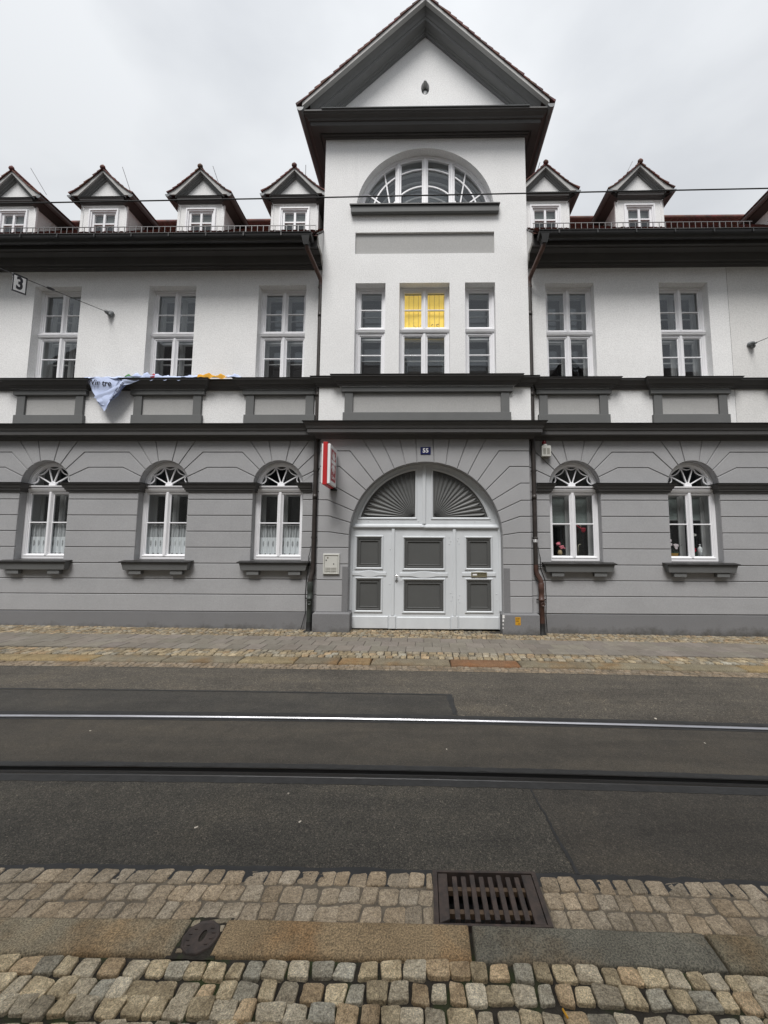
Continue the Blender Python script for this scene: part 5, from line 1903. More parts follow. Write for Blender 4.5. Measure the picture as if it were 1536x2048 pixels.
# kick boards
for xa, xb, za, zb in ((-1.52, -0.735, 0.034, 0.286), (-0.56, 0.545, 0.026, 0.272), (0.72, 1.545, 0.03, 0.286)):
    MB().prism([(xa, za), (xb, za), (xb, zb), (xa, zb)], GY - 0.022, GY + 0.001, 0, 0.012).build('kick_board', DOORP, gate_o)
# middle rails with a swelling in the centre
for xa, xb, zc in ((-1.50, -0.79, 1.150), (-0.50, 0.495, 1.137), (0.793, 1.49, 1.146)):
    xc, hw_ = (xa + xb) / 2, (xb - xa) / 2
    up, dn = [], []
    for k in range(25):
        t = -1 + 2 * k / 24
        hh = 0.036 + 0.036 * max(0, math.cos(min(1, abs(t) / 0.55) * math.pi / 2)) ** 1.3
        up.append((xc + hw_ * t, zc + hh)); dn.append((xc + hw_ * t, zc - hh))
    MB().prism(dn + up[::-1], GY - 0.018, GY + 0.001, 0, 0.006).build('middle_rail', DOORP, gate_o)
# transom of two weather boards
for xa, xb, z0 in ((PCX - PR + 0.04, -0.003, 2.108), (0.003, PCX + PR - 0.04, 2.100)):
    MB().sweep([(xa, GY), (xb, GY)], [(0.0, z0), (0.02, z0), (0.045, z0 + 0.012), (0.05, z0 + 0.03), (0.035, z0 + 0.036), (0.03, z0 + 0.06), (0.0, z0 + 0.085)]).build('weather_board', DOORP, gate_o)
MB().prism([(-0.042, 2.19), (0.036, 2.19), (0.036, 3.43), (-0.042, 3.43)], GY - 0.03, GY + 0.001, 0, 0.01).build('cover_strip', DOORP, gate_o)
# fan panels: fluted quarter shells
for s_ in (1, -1):
    poly = fan_poly(s_)
    mb = MB()
    mb.add([(p[0], GY + 0.034, p[1]) for p in poly], [tuple(range(len(poly)))])
    fanp = mb.build('fan_panel', FAND, gate_o)
    # moulding around
    pts = poly
    n = len(pts)
    cxm, czm = sum(p[0] for p in pts) / n, sum(p[1] for p in pts) / n
    vs = []
    def offp(d):
        out = []
        for i in range(n):
            a, b, c = Vector(pts[i - 1]), Vector(pts[i]), Vector(pts[(i + 1) % n])
            d1, d2 = (b - a).normalized(), (c - b).normalized()
            sg_ = 1 if s_ > 0 else -1
            n1, n2 = Vector((-d1.y, d1.x)) * sg_, Vector((-d2.y, d2.x)) * sg_
            m2 = (n1 + n2) / max(0.6, 1 + n1.dot(n2))
            out.append((b.x + m2.x * d, b.y + m2.y * d))
        return out
    rings_ = [(offp(-0.045), GY), (offp(-0.04), GY - 0.014), (offp(-0.022), GY - 0.016), (offp(-0.012), GY - 0.004), (offp(0.0), GY + 0.002), (offp(0.0), GY + 0.03)]
    for q, y_ in rings_:
        vs += [(p[0], y_, p[1]) for p in q]
    MB().add(vs, [(r_ * n + i, r_ * n + (i + 1) % n, (r_ + 1) * n + (i + 1) % n, (r_ + 1) * n + i) for r_ in range(len(rings_) - 1) for i in range(n)]).build('fan_moulding', DOORP, gate_o)
    # flutes radiate from the inner lower corner
    ox_, oz_ = s_ * 0.205, 2.345
    NF = 13
    for k in range(NF):
        a0, a1 = R(1.5 + 88.0 * k / NF), R(1.5 + 88.0 * (k + 1) / NF)
        def reach(a):
            # distance from the corner to the outer arc
            dx, dz = s_ * math.cos(a), math.sin(a)
            px, pz = ox_ - FC[0], oz_ - FC[1]
            b_ = px * dx + pz * dz
            return -b_ + math.sqrt(b_ * b_ - (px * px + pz * pz - (FR - 0.02) ** 2))
        am = (a0 + a1) / 2
        vs, fs = [], []
        prof = [(-0.5, 0.002), (-0.42, 0.000), (-0.34, 0.016), (-0.18, 0.024), (0.0, 0.027), (0.18, 0.024), (0.34, 0.016), (0.42, 0.000), (0.5, 0.002)]
        stations = [0.06, 0.3, 0.6, 0.86, 0.92, 0.965, 0.99]
        for st in stations:
            end = 1.0 if st <= 0.86 else math.sqrt(max(0.0, 1 - ((st - 0.86) / 0.135) ** 2))
            for t, dy in prof:
                a = am + (a1 - a0) * t * 0.97 * end
                rr_ = reach(a) * st
                vs.append((ox_ + s_ * math.cos(a) * rr_, GY + 0.012 + (dy - 0.012) * (0.35 + 0.65 * st), oz_ + math.sin(a) * rr_))
        m_ = len(prof)
        fs = [(i * m_ + q, i * m_ + q + 1, (i + 1) * m_ + q + 1, (i + 1) * m_ + q) for i in range(len(stations) - 1) for q in range(m_ - 1)]
        MB().add(vs, fs).build('fan_flute', FAND, gate_o)
# door furniture
mb = MB()
mb.lathe([(0.0, 0), (0.026, 0), (0.026, 0.012), (0.0, 0.014)], (0, 0, 0), 14)
mb.v = [(-0.575 + x, GY - 0.036 - z_ + 0.0, 1.112 + y_) for x, y_, z_ in mb.v]
mb.tube([(-0.575, GY - 0.04, 1.112), (-0.575, GY - 0.085, 1.112), (-0.56, GY - 0.09, 1.112), (-0.445, GY - 0.088, 1.104)], 0.010, 8)
mb.build('door_handle', CHROME, gate_o, smooth=True)
mb = MB()
mb.lathe([(0.0, 0), (0.027, 0), (0.025, 0.01), (0.010, 0.011), (0.008, 0.004), (0.0, 0.004)], (0, 0, 0), 14)
mb.v = [(-0.575 + x, GY - 0.001 - z_, 1.005 + y_) for x, y_, z_ in mb.v]
mb.build('keyhole_plate', STEEL, gate_o, smooth=True)
ls = MB().ring(0.98, 1.305, 1.094, 1.192, [(0.0, GY - 0.015), (0.0, GY - 0.034), (0.018, GY - 0.036), (0.022, GY - 0.028), (0.022, GY - 0.022), (0.049, GY - 0.022)])
ls.build('letter_slot', BRASS, gate_o)
MB().box(1.01, 1.10, GY - 0.026, GY - 0.0225, 1.128, 1.162).build('name_card', TEXTW, gate_o)
MB().box(1.125, 1.27, GY - 0.026, GY - 0.0225, 1.13, 1.15).build('letter_flap', BRASS, gate_o)
# bolt heads
boltm = None
for x, z in ((0.53, 1.911), (0.561, 1.832), (0.53, 1.776), (0.703, 1.849), (0.734, 1.786), (0.715, 1.90), (0.557, 0.763), (0.588, 0.693), (0.56, 0.61), (0.743, 0.719), (0.715, 0.64), (0.735, 0.575), (-0.71, 1.66), (-0.71, 0.94), (-1.18, 2.245), (-0.76, 2.25), (-0.12, 2.25), (0.66, 2.25), (1.07, 2.25), (1.4, 2.26), (-1.42, 2.24), (1.5, 0.75), (1.5, 0.62), (-1.555, 1.72), (-1.55, 1.86)):
    if boltm is None:
        b_ = MB().blob((0, 0, 0), (0.011, 0.009, 0.011), 8, 4)
        boltm = mk_mesh('bolt_head', b_.v, b_.f, DOORP)
    o = bpy.data.objects.new('bolt_head', boltm)
    o.location = Vector((x, GY - 0.002, z)) - ORG[gate_o]
    o.parent = gate_o
    col.objects.link(o)
# dark vents above the transom wheel corners
# ================================================================== DOWNPIPES
def pipe(sgn):
    top = PIPEC
    px = sgn * 2.285
    xg = sgn * 2.46
    YP = 8.065
    main = MB().tube([(px, YP, 7.42), (px, YP, 4.6), (px, YP, 4.25), (px, YP, 1.26)], 0.046, 12, False).build('downpipe', PIPE, house, smooth=True)
    bend = [(xg, 7.54, 8.0), (xg, 7.54, 7.96), (xg - sgn * 0.01, 7.56, 7.91), (xg - sgn * 0.04, 7.64, 7.84), (px + sgn * 0.03, 7.96, 7.62), (px + sgn * 0.004, 8.045, 7.55), (px, YP, 7.46), (px, YP, 7.36)]
    MB().tube(bend, [0.046, 0.046, 0.047, 0.046, 0.046, 0.047, 0.049, 0.049], 12, False).build('pipe_bend', PIPEC, main, smooth=True)
    for z in (7.40, 5.05, 3.30, 1.9):
        m2 = MB().lathe([(0.0475, -0.018), (0.052, -0.018), (0.052, 0.018), (0.0475, 0.018)], (px, YP, z), 14)
        m2.box(px - 0.062, px + 0.062, YP + 0.012, YP + 0.022, z - 0.012, z + 0.012)
        m2.build('pipe_bracket', PIPE, main)
    for z in (6.75, 4.95, 2.75):
        MB().lathe([(0.0465, -0.05), (0.0495, -0.05), (0.0495, 0.05), (0.0465, 0.05)], (px, YP, z), 14).build('pipe_joint', PIPE, main, smooth=True)
    xb = px + (0.085 if sgn > 0 else -0.035)
    YB = 8.02
    low = PIPER if sgn > 0 else PIPEG
    MB().tube([(px, YP, 1.36), (px, YP, 1.24), (px + (xb - px) * 0.15, YP - 0.005, 1.18), (px + (xb - px) * 0.85, YB + 0.005, 1.06), (xb, YB, 1.01), (xb, YB, 0.93)], 0.050, 12, False).build('pipe_offset', PIPER if sgn > 0 else PIPE, main, smooth=True)
    MB().lathe([(0.052, 1.0), (0.060, 0.985), (0.060, 0.82), (0.054, 0.80), (0.054, 0.68), (0.062, 0.675), (0.062, 0.645), (0.055, 0.64), (0.055, 0.20)], (xb, YB, 0), 16).build('standpipe', low, main, smooth=True)
    MB().lathe([(0.058, 0.20), (0.060, 0.16), (0.060, 0.02), (0.075, 0.0), (0.075, -0.05)], (xb, YB, 0), 16).build('pipe_shoe', BLACK, main, smooth=True)
    m2 = MB().box(xb - 0.095, xb + 0.075, YB - 0.11, YB + 0.02, -0.06, 0.012 - 0.008 * xb)
    m2.build('pipe_foot', BLACK, main, bevel=0.01)
    m2 = MB().lathe([(0.042, 0.0), (0.042, 0.018), (0.030, 0.02), (0.028, 0.010), (0.0, 0.010)], (0, 0, 0), 16)
    m2.v = [(xb + 0.008 + x, YB - 0.048 - z_, 0.575 + y_) for x, y_, z_ in m2.v]
    m2.build('inspection_cap', low, main, smooth=True)
    # thin conductor cable beside the pipe
    cs = 1 if sgn > 0 else -1
    xc_ = xb + cs * 0.075
    pts = [(px + cs * 0.05, YP - 0.02, 1.72), (px + cs * 0.075, YP + 0.01, 1.58), (px + cs * 0.105, YP + 0.03, 1.50), (px + cs * 0.10, YP + 0.03, 1.30), (xc_ + cs * 0.03, YP + 0.035, 1.05), (xc_ + cs * 0.045, YP + 0.035, 0.7), (xc_ + cs * 0.03, YP + 0.03, 0.35), (xc_ + cs * (0.03 if sgn > 0 else 0.10), YP - 0.02, 0.03)]
    MB().tube(pts, 0.007, 6).build('conductor_cable', BLACK, main, smooth=True)
    for z in (1.33, 0.655):
        MB().box(min(px, xc_ + cs * 0.03), max(px, xc_ + cs * 0.03), YP + 0.016, YP + 0.026, z - 0.012, z + 0.012).build('cable_clip', BLACK, main)
    return main, px, YP


pipe(-1)
pr2, ppx, ppy = pipe(1)

# ================================================================== THINGS ON AND ABOUT THE HOUSE
# --- projecting sign
sg = empty('projecting_sign', (-1.86, 7.9, 3.3), 'red and white box sign projecting from the wall left of the arched gate', 'sign')
SX0, SX1, SY0, SY1, SZ0, SZ1 = -1.985, -1.815, 7.38, 7.93, 2.92, 3.70
MB().box(SX0 + 0.032, SX1 - 0.055, SY0 - 0.012, SY1 + 0.01, SZ0 - 0.022, SZ1 + 0.035).build('red_band', SIGNR, sg, bevel=0.004)
MB().box(SX0, SX0 + 0.0315, SY0, SY1, SZ0, SZ1).build('light_panel', SIGNW, sg, bevel=0.008)
MB().box(SX1 - 0.0545, SX1, SY0, SY1, SZ0, SZ1).build('light_panel', SIGNW, sg, bevel=0.008)
PX_ = SX1 + 0.002
MB().box(SX1 - 0.001, PX_, SY0 + 0.075, SY1 - 0.075, SZ0 + 0.075, SZ1 - 0.075).build('red_print', SIGNR2, sg)
yc = (SY0 + SY1) / 2
# emblem: horizontal bar, with flame shapes above and below
em = MB()
def flat(pts, x):
    return [(x, yc + p[0], p[1]) for p in pts]
EX_ = PX_ + 0.0015
def em_poly(pts):
    em.add([(PX_ - 0.0005, yc + p[0], p[1]) for p in pts] + [(EX_, yc + p[0], p[1]) for p in pts],
           [tuple(range(len(pts), 2 * len(pts)))] + [(i, (i + 1) % len(pts), len(pts) + (i + 1) % len(pts), len(pts) + i) for i in range(len(pts))])
zc = 3.38
em_poly([(-0.17, zc - 0.035), (0.17, zc - 0.035), (0.17, zc + 0.035), (-0.17, zc + 0.035)])
for d in (1, -1):
    for a, ln, wd_ in ((0, 0.20, 0.022), (24, 0.19, 0.018), (-24, 0.19, 0.018), (46, 0.165, 0.016), (-46, 0.165, 0.016)):
        ca, sa_ = math.sin(R(a)), math.cos(R(a))
        r0 = 0.055
        q = []
        for t, ww in ((0, 0.4), (0.3, 1.0), (0.7, 1.15), (0.9, 0.8), (1.0, 0.0), (0.9, -0.8), (0.7, -1.15), (0.3, -1.0), (0, -0.4)):
            rr_ = r0 + ln * t * 0.9
            q.append((ca * rr_ + sa_ * ww * wd_, zc + d * (sa_ * rr_ - ca * ww * wd_)))
        em_poly(q)
em.build('emblem', TEXTW, sg)
mt = Matrix.Translation((EX_, yc, 3.075)) @ Matrix.Rotation(R(90), 4, 'Z') @ WALLX
text_mesh('Caritas', 0.095, 'lettering', TEXTW, sg, mt, 0.001)
MB().box(SX0 + 0.05, SX1 - 0.04, SY1 + 0.011, SY1 + 0.075, SZ0 - 0.02, SZ1 + 0.0).build('wall_bracket', BLACK, sg)
MB().box(SX0 + 0.06, SX1 + 0.01, SY1 - 0.02, SY1 + 0.07, SZ0 - 0.055, SZ0 - 0.023).build('bracket_foot', BLACK, sg)

# --- house number
hn = empty('house_number_plate', (0.028, T, 3.71), 'small dark blue enamel plate reading 55 over the arch crown', 'number plate')
MB().box(-0.079, 0.135, T - 0.012, T - 0.001, 3.633, 3.792).build('plate', PLATEB, hn, bevel=0.004)
text_mesh('55', 0.125, 'digits', TEXTW, hn, Matrix.Translation((0.028, T - 0.013, 3.7125)) @ WALLX, 0.0008, 0.0035)

# --- intercom
ic = empty('intercom_panel', (-1.89, T, 1.36), 'pale metal intercom panel with six name rows beside the gate', 'intercom')
MB().ring(-2.056, -1.72, 1.152, 1.566, [(0.0, T), (0.0, T - 0.03), (0.012, T - 0.042), (0.028, T - 0.04), (0.034, T - 0.022), (0.3, T - 0.022)]).build('housing', CREAM, ic)
MB().box(-2.019, -1.757, T - 0.030, T - 0.021, 1.192, 1.528).build('face_plate', CREAM, ic, bevel=0.002)
for k in range(3):
    for q in range(2):
        x = -2.0 + q * 0.118
        z = 1.275 - k * 0.033
        MB().box(x, x + 0.016, T - 0.036, T - 0.0305, z - 0.008, z + 0.008).build('button', CREAMD, ic)
        MB().box(x + 0.022, x + 0.102, T - 0.033, T - 0.0305, z - 0.007, z + 0.007).build('name_row', CREAMD, ic)
def disc(mb, x, z, r, y0, y1, n=14):
    return mb.prism([(x + r * math.cos(2 * math.pi * k / n), z + r * math.sin(2 * math.pi * k / n)) for k in range(n)], y0, y1)
disc(MB(), -1.962, 1.487, 0.018, T - 0.034, T - 0.0305).build('speaker', CREAMD, ic)
disc(MB(), -1.992, 1.437, 0.012, T - 0.036, T - 0.0305).build('camera_lens', BLACK, ic)
MB().box(-1.845, -1.828, T - 0.034, T - 0.0305, 1.345, 1.372).build('lock', BLACK, ic)

# --- alarm sounder
al = empty('alarm_box', (2.54, W, 3.72), 'cream alarm box with louvres and a red lamp on top beside the downpipe', 'alarm')
MB().box(2.452, 2.642, W - 0.105, W - 0.002, 3.60, 3.83).build('housing', CREAM, al, bevel=0.01)
for x0_ in (2.478, 2.556):
    for k in range(7):
        z = 3.648 + k * 0.019
        MB().box(x0_, x0_ + 0.058, W - 0.108, W - 0.1045, z, z + 0.009).build('louvre', CREAMD, al)
MB().box(2.47, 2.60, W - 0.07, W - 0.002, 3.575, 3.599).build('foot', CREAMD, al)
MB().lathe([(0.045, 0.0), (0.045, 0.03), (0.04, 0.032)], (2.53, W - 0.06, 3.831), 14).build('lamp_base', CREAM, al, smooth=True)
MB().lathe([(0.04, 0.0), (0.042, 0.05), (0.032, 0.08), (0.0, 0.09)], (2.515, W - 0.06, 3.863), 14).build('red_lamp', REDLENS, al, smooth=True)

# --- stickers
st1 = empty('sticker', (1.87, T - 0.065, 0.25), 'orange yellow sticker with dark scrawl on the right gate plinth', 'sticker')
MB().box(1.815, 1.922, T - 0.0665, T - 0.0635, 0.172, 0.329).build('paper', YELLST, st1)
sk = MB()
for z, xs_ in ((0.297, (1.83, 1.848, 1.872, 1.889)), (0.250, (1.828, 1.85, 1.868)), (0.198, (1.872, 1.893))):
    for x in xs_:
        hh = 0.016
        sk.box(x, x + 0.004, T - 0.068, T - 0.0667, z - hh, z + hh)
        sk.box(x + 0.004, x + 0.013, T - 0.068, T - 0.0667, z + hh - 0.005 if int(x * 1000) % 2 else z - 0.003, z + hh if int(x * 1000) % 2 else z + 0.003)
sk.build('scrawl', TEXTK, st1, kind='stuff')
st2 = empty('sticker', (ppx, ppy - 0.05, 1.86), 'small white sticker with black scrawl wrapped on the right downpipe', 'sticker')
def wrap(z0, z1, a0, a1, r, mat, nm, par):
    mb = MB()
    n = 8
    vs = []
    for k in range(n + 1):
        a = R(a0 + (a1 - a0) * k / n)
        vs += [(ppx + r * math.cos(a), ppy + r * math.sin(a), z0), (ppx + r * math.cos(a), ppy + r * math.sin(a), z1)]
    mb.add(vs, [(2 * k, 2 * k + 2, 2 * k + 3, 2 * k + 1) for k in range(n)])
    return mb.build(nm, mat, par, smooth=True)
wrap(1.82, 1.92, 195, 345, 0.0475, SIGNW, 'paper', st2)
for z0, z1, a0, a1 in ((1.835, 1.85, 215, 245), (1.835, 1.85, 262, 320), (1.86, 1.905, 225, 238), (1.885, 1.905, 238, 262), (1.862, 1.905, 285, 296), (1.862, 1.876, 296, 325)):
    wrap(z0, z1, a0, a1, 0.0485, TEXTK, 'scrawl', st2)

# --- yellow sheet taped behind the upper lights of the middle window
ys = empty('yellow_sheet', (0, TU + 0.3, 6.9), 'bright yellow pleated sheet taped behind the upper panes of the middle window', 'sheet')
yy0 = TU + 0.17 + 0.11
for xa, xb in ((-0.475, -0.028), (0.028, 0.475)):
    nx, nz_ = 22, 14
    vs, fs = [], []
    rz_ = random.Random(int(xa * 100))
    ox_ = rz_.uniform(0, 0.1)
    for i in range(nx + 1):
        for j in range(nz_ + 1):
            x = xa + (xb - xa) * i / nx
            z = 6.46 + 0.90 * j / nz_
            if j == nz_:
                z -= 0.012 * abs(math.sin(i * 0.8 + xa * 9)) + 0.006
            ph = ((x + ox_) / 0.105) % 1.0
            y = yy0 - 0.02 * (0 if ph > 0.12 else 1 - ph / 0.12) + 0.006 * math.sin(z * 9 + x * 5) + rz_.uniform(-0.003, 0.003)
            if j < 3:
                y += 0.02 * math.sin(x * 40 + j) * (3 - j) / 3
            vs.append((x, y, z))
    for i in range(nx):
        for j in range(nz_):
            a = i * (nz_ + 1) + j
            fs.append((a, a + nz_ + 1, a + nz_ + 2, a + 1))
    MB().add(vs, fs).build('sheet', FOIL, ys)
    seams = MB()
    for k in range(5):
        x = xa + ((0.105 - (xa + ox_) % 0.105) % 0.105) + 0.105 * k
        if x < xb - 0.01:
            seams.box(x - 0.0035, x + 0.0035, yy0 - 0.028, yy0 - 0.024, 6.48, 7.34)
    seams.build('seam', POT, ys, kind='stuff')
    tr_m = MB()
    for k in range(4):
        x = xa + rz_.uniform(0.05, 0.4)
        z = 6.54 + rz_.uniform(0, 0.12)
        a = rz_.uniform(-0.9, 0.9)
        ln = rz_.uniform(0.03, 0.08)
        dx, dz = math.cos(a) * ln, math.sin(a) * ln
        tr_m.add([(x, yy0 - 0.032, z), (x + dx, yy0 - 0.032, z + dz), (x + dx + 0.012, yy0 - 0.032, z + dz - 0.016), (x + 0.008, yy0 - 0.032, z - 0.018)], [(0, 1, 2, 3)])
    tr_m.build('torn_edge', POT, ys, kind='stuff')

# --- lace curtains in the three left ground floor windows
for i, (c, lab) in enumerate(((LOWC[1], 'white lace half curtain in the leftmost arched window'), (LOWC[2], 'white lace half curtain in the second arched window from the left'), (LOWC[3], 'white lace half curtain in the arched window beside the left downpipe'))):
    cu = empty('lace_curtain', (c, W + 0.36, 1.52), lab, 'curtain', 'lace curtains in the ground floor windows')
    for s_ in (-1, 1):
        xa, xb = (c - 0.455, c - 0.02) if s_ < 0 else (c + 0.03, c + 0.455)
        nx, nz_ = 56, 6
        vs, fs = [], []
        for a in range(nx + 1):
            x = xa + (xb - xa) * a / nx
            t = (x - c + 10.5) / 0.105 % 1.0
            hem = 0.05 * (1 - math.sin(math.pi * t) ** 0.8)
            fold = 0.014 * math.sin(x * 58 + i) + 0.007 * math.sin(x * 113 + 2 * i)
            for b in range(nz_ + 1):
                q = b / nz_
                z = 1.52 + hem * (1 - q) + 0.64 * q
                vs.append((x, W + 0.25 + fold * (1 - 0.3 * q), z))
        for a in range(nx):
            for b in range(nz_):
                k = a * (nz_ + 1) + b
                fs.append((k, k + nz_ + 1, k + nz_ + 2, k + 1))
        MB().add(vs, fs).build('curtain_panel', LACE, cu)
    MB().tube([(c - 0.47, W + 0.245, 2.165), (c + 0.47, W + 0.245, 2.165)], 0.006, 6).build('curtain_rod', WOODI, cu)

# --- slatted blinds in the two right ground floor windows
for c, zb, lab in ((LOWC[4], 2.20, 'grey slatted blind lowered to the glazing bar behind the window with pink flowers'), (LOWC[5], 2.31, 'grey slatted blind ending above the glazing bar of the rightmost arched window')):
    bl = empty('venetian_blind', (c, W + 0.47, 2.5), lab, 'blind', 'blinds in the ground floor windows')
    ms = mk_mesh('slat', [(-0.44, -0.011, -0.008), (0.44, -0.011, -0.008), (0.44, 0.011, 0.008), (-0.44, 0.011, 0.008), (-0.44, -0.010, -0.0095), (0.44, -0.010, -0.0095), (0.44, 0.012, 0.0065), (-0.44, 0.012, 0.0065)],
                 [(0, 1, 2, 3), (7, 6, 5, 4), (0, 4, 5, 1), (2, 6, 7, 3)], BLIND, False)
    z = zb + 0.03
    while z < 2.84:
        o = bpy.data.objects.new('slat', ms)
        o.location = (0, 0.015, z - 2.5)
        o.parent = bl
        o.rotation_euler = (0.25 + rnd.uniform(-0.05, 0.05), rnd.uniform(-0.003, 0.003), 0)
        col.objects.link(o)
        z += 0.0215
    MB().box(c - 0.45, c + 0.45, W + 0.47, W + 0.49, zb, zb + 0.022).build('bottom_rail', WOODI, bl)

# --- things on the window sills
def plant_at(name, label, cat, x, y, z):
    return empty(name, (x, y, z), label, cat)
SZ = 1.555
yS = W + 0.30
c4, c5 = LOWC[4], LOWC[5]
v = plant_at('flower_vase', 'beige vase of pink blooms behind the left pane beside the right downpipe', 'vase', c4 - 0.25, yS, SZ)
MB().lathe([(0.03, 0), (0.046, 0.01), (0.048, 0.05), (0.036, 0.085), (0.03, 0.095), (0.036, 0.105), (0.0, 0.10)], (c4 - 0.245, yS, SZ), 14).build('vase', VASE, v, smooth=True)
mb = MB()
rp = random.Random(4)
for (dx, dz, r_) in ((-0.035, 0.235, 0.05), (-0.075, 0.225, 0.035), (0.02, 0.19, 0.045), (0.055, 0.17, 0.04), (0.08, 0.155, 0.03), (0.03, 0.15, 0.03), (-0.03, 0.255, 0.03)):
    for k in range(7):
        mb.blob((c4 - 0.245 + dx + rp.uniform(-1, 1) * r_ * 0.6, yS - 0.02 + rp.uniform(-1, 1) * r_ * 0.4, SZ + dz + rp.uniform(-1, 1) * r_ * 0.5), (r_ * 0.5, r_ * 0.4, r_ * 0.4), 6, 4)
mb.build('blossoms', PINK, v, kind='stuff')
mb = MB()
for k in range(22):
    a, e = rp.uniform(0, 6.28), rp.uniform(0.2, 1.2)
    ln = rp.uniform(0.08, 0.2)
    p = Vector((c4 - 0.245, yS, SZ + 0.11))
    q = p + Vector((math.cos(a) * math.cos(e), math.sin(a) * math.cos(e) * 0.3, math.sin(e))) * ln
    s_ = Vector((-math.sin(a), 0.2, 0.3)) * 0.018
    mb.add([p, (p + q) / 2 + s_, q, (p + q) / 2 - s_], [(0, 1, 2, 3)])
mb.build('leaves', LEAF, v, kind='stuff')
an = plant_at('red_flower', 'single red bloom drooping on a pale stem behind the right pane near the downpipe', 'flower', c4 + 0.2, yS, SZ)
MB().tube([(c4 + 0.12, yS, 2.2), (c4 + 0.15, yS - 0.01, 2.165), (c4 + 0.20, yS - 0.01, 2.13), (c4 + 0.235, yS - 0.02, 2.11)], [0.006, 0.008, 0.012, 0.014], 6).build('stem', REDP, an, smooth=True)
MB().tube([(c4 + 0.20, yS, 2.2), (c4 + 0.215, yS, 2.17), (c4 + 0.21, yS, 2.14)], 0.006, 6).build('pale_stem', STEM, an, smooth=True)
MB().blob((c4 + 0.255, yS - 0.02, 2.085), (0.048, 0.03, 0.052), 10, 7).build('bloom', REDP, an, smooth=True)
MB().blob((c4 + 0.292, yS - 0.02, 2.095), (0.018, 0.02, 0.04), 8, 6).build('petal', REDP, an, smooth=True)
MB().tube([(c4 + 0.135, yS, SZ - 0.02), (c4 + 0.14, yS, SZ + 0.15), (c4 + 0.155, yS, SZ + 0.21), (c4 + 0.185, yS, SZ + 0.23), (c4 + 0.205, yS, SZ + 0.215)], 0.007, 6).build('hooked_stem', STEM, an, smooth=True)
orc = plant_at('orchid', 'pale pink orchid in an ochre pot in the rightmost arched window', 'orchid', c5 - 0.3, yS, SZ)
MB().add([(c5 - 0.42, yS - 0.05, SZ - 0.02), (c5 - 0.24, yS - 0.05, SZ - 0.02), (c5 - 0.24, yS + 0.05, SZ - 0.02), (c5 - 0.42, yS + 0.05, SZ - 0.02), (c5 - 0.43, yS - 0.055, SZ + 0.045), (c5 - 0.23, yS - 0.055, SZ + 0.045), (c5 - 0.23, yS + 0.055, SZ + 0.045), (c5 - 0.43, yS + 0.055, SZ + 0.045)],
         [(0, 1, 5, 4), (1, 2, 6, 5), (2, 3, 7, 6), (3, 0, 4, 7), (4, 5, 6, 7)]).build('pot', POT, orc)
mb = MB()
for x, z in ((-0.44, 0.30), (-0.39, 0.27), (-0.37, 0.315), (-0.45, 0.24), (-0.36, 0.23), (-0.41, 0.20), (-0.255, 0.185), (-0.23, 0.21), (-0.27, 0.215), (-0.25, 0.16)):
    for k in range(5):
        a = k * 1.2566 + x * 9
        mb.blob((c5 + x + 0.018 * math.cos(a), yS - 0.03 + 0.004 * k, SZ + z + 0.018 * math.sin(a)), (0.019, 0.006, 0.017), 6, 4)
mb.build('blossoms', ORCHID, orc, kind='stuff')
MB().tube([(c5 - 0.33, yS, SZ + 0.04), (c5 - 0.36, yS, SZ + 0.2), (c5 - 0.42, yS, SZ + 0.32)], 0.004, 5).tube([(c5 - 0.31, yS, SZ + 0.04), (c5 - 0.25, yS, SZ + 0.18), (c5 - 0.15, yS - 0.02, SZ + 0.20), (c5 - 0.12, yS - 0.02, SZ + 0.235)], 0.004, 5).build('stems', LEAF, orc, kind='stuff')
mb = MB()
for a, ln in ((0.15, 0.14), (0.5, 0.12), (1.2, 0.10), (2.3, 0.11), (2.8, 0.13)):
    p = Vector((c5 - 0.32, yS - 0.02, SZ + 0.045))
    q = p + Vector((math.cos(a) * ln, -0.01, math.sin(a) * ln * 0.6))
    s_ = Vector((0, 0, 1)) * 0.018
    mb.add([p, (p + q) / 2 + s_ * 1.4, q, (p + q) / 2 - s_ * 0.3], [(0, 1, 2, 3)])
mb.build('leaves', LEAF, orc, kind='stuff')
bo = plant_at('bottle', 'white slim bottle standing right in the rightmost arched window', 'bottle', c5 + 0.25, yS, SZ)
MB().lathe([(0.0, 0), (0.043, 0.002), (0.044, 0.17), (0.036, 0.195), (0.014, 0.215), (0.013, 0.25), (0.018, 0.252), (0.018, 0.266), (0.0, 0.268)], (c5 + 0.262, yS, SZ - 0.03), 16).build('glass_body', BOTTLE, bo, smooth=True)
rf = plant_at('red_bouquet', 'low bunch of red flowers beside the white bottle', 'flowers', c5 + 0.13, yS + 0.03, SZ)
mb = MB()
for k in range(26):
    mb.blob((c5 + 0.13 + rp.uniform(-0.085, 0.075), yS + 0.03 + rp.uniform(-0.03, 0.03), SZ + 0.105 + rp.uniform(-0.035, 0.035)), (rp.uniform(0.012, 0.022), 0.014, rp.uniform(0.01, 0.018)), 6, 4)
mb.build('blossoms', REDP, rf, kind='stuff')
mb = MB()
for k in range(14):
    x = c5 + 0.13 + rp.uniform(-0.09, 0.08)
    mb.add([(x, yS + 0.03, SZ - 0.02), (x + 0.02, yS + 0.02, SZ + 0.03), (x + rp.uniform(-0.03, 0.03), yS + 0.03, SZ + 0.085), (x - 0.015, yS + 0.035, SZ + 0.03)], [(0, 1, 2, 3)])
mb.build('leaves', LEAF, rf, kind='stuff')
wf = plant_at('white_flower', 'single white bloom above the red flowers in the rightmost arched window', 'flower', c5 + 0.18, yS + 0.04, SZ)
mb = MB()
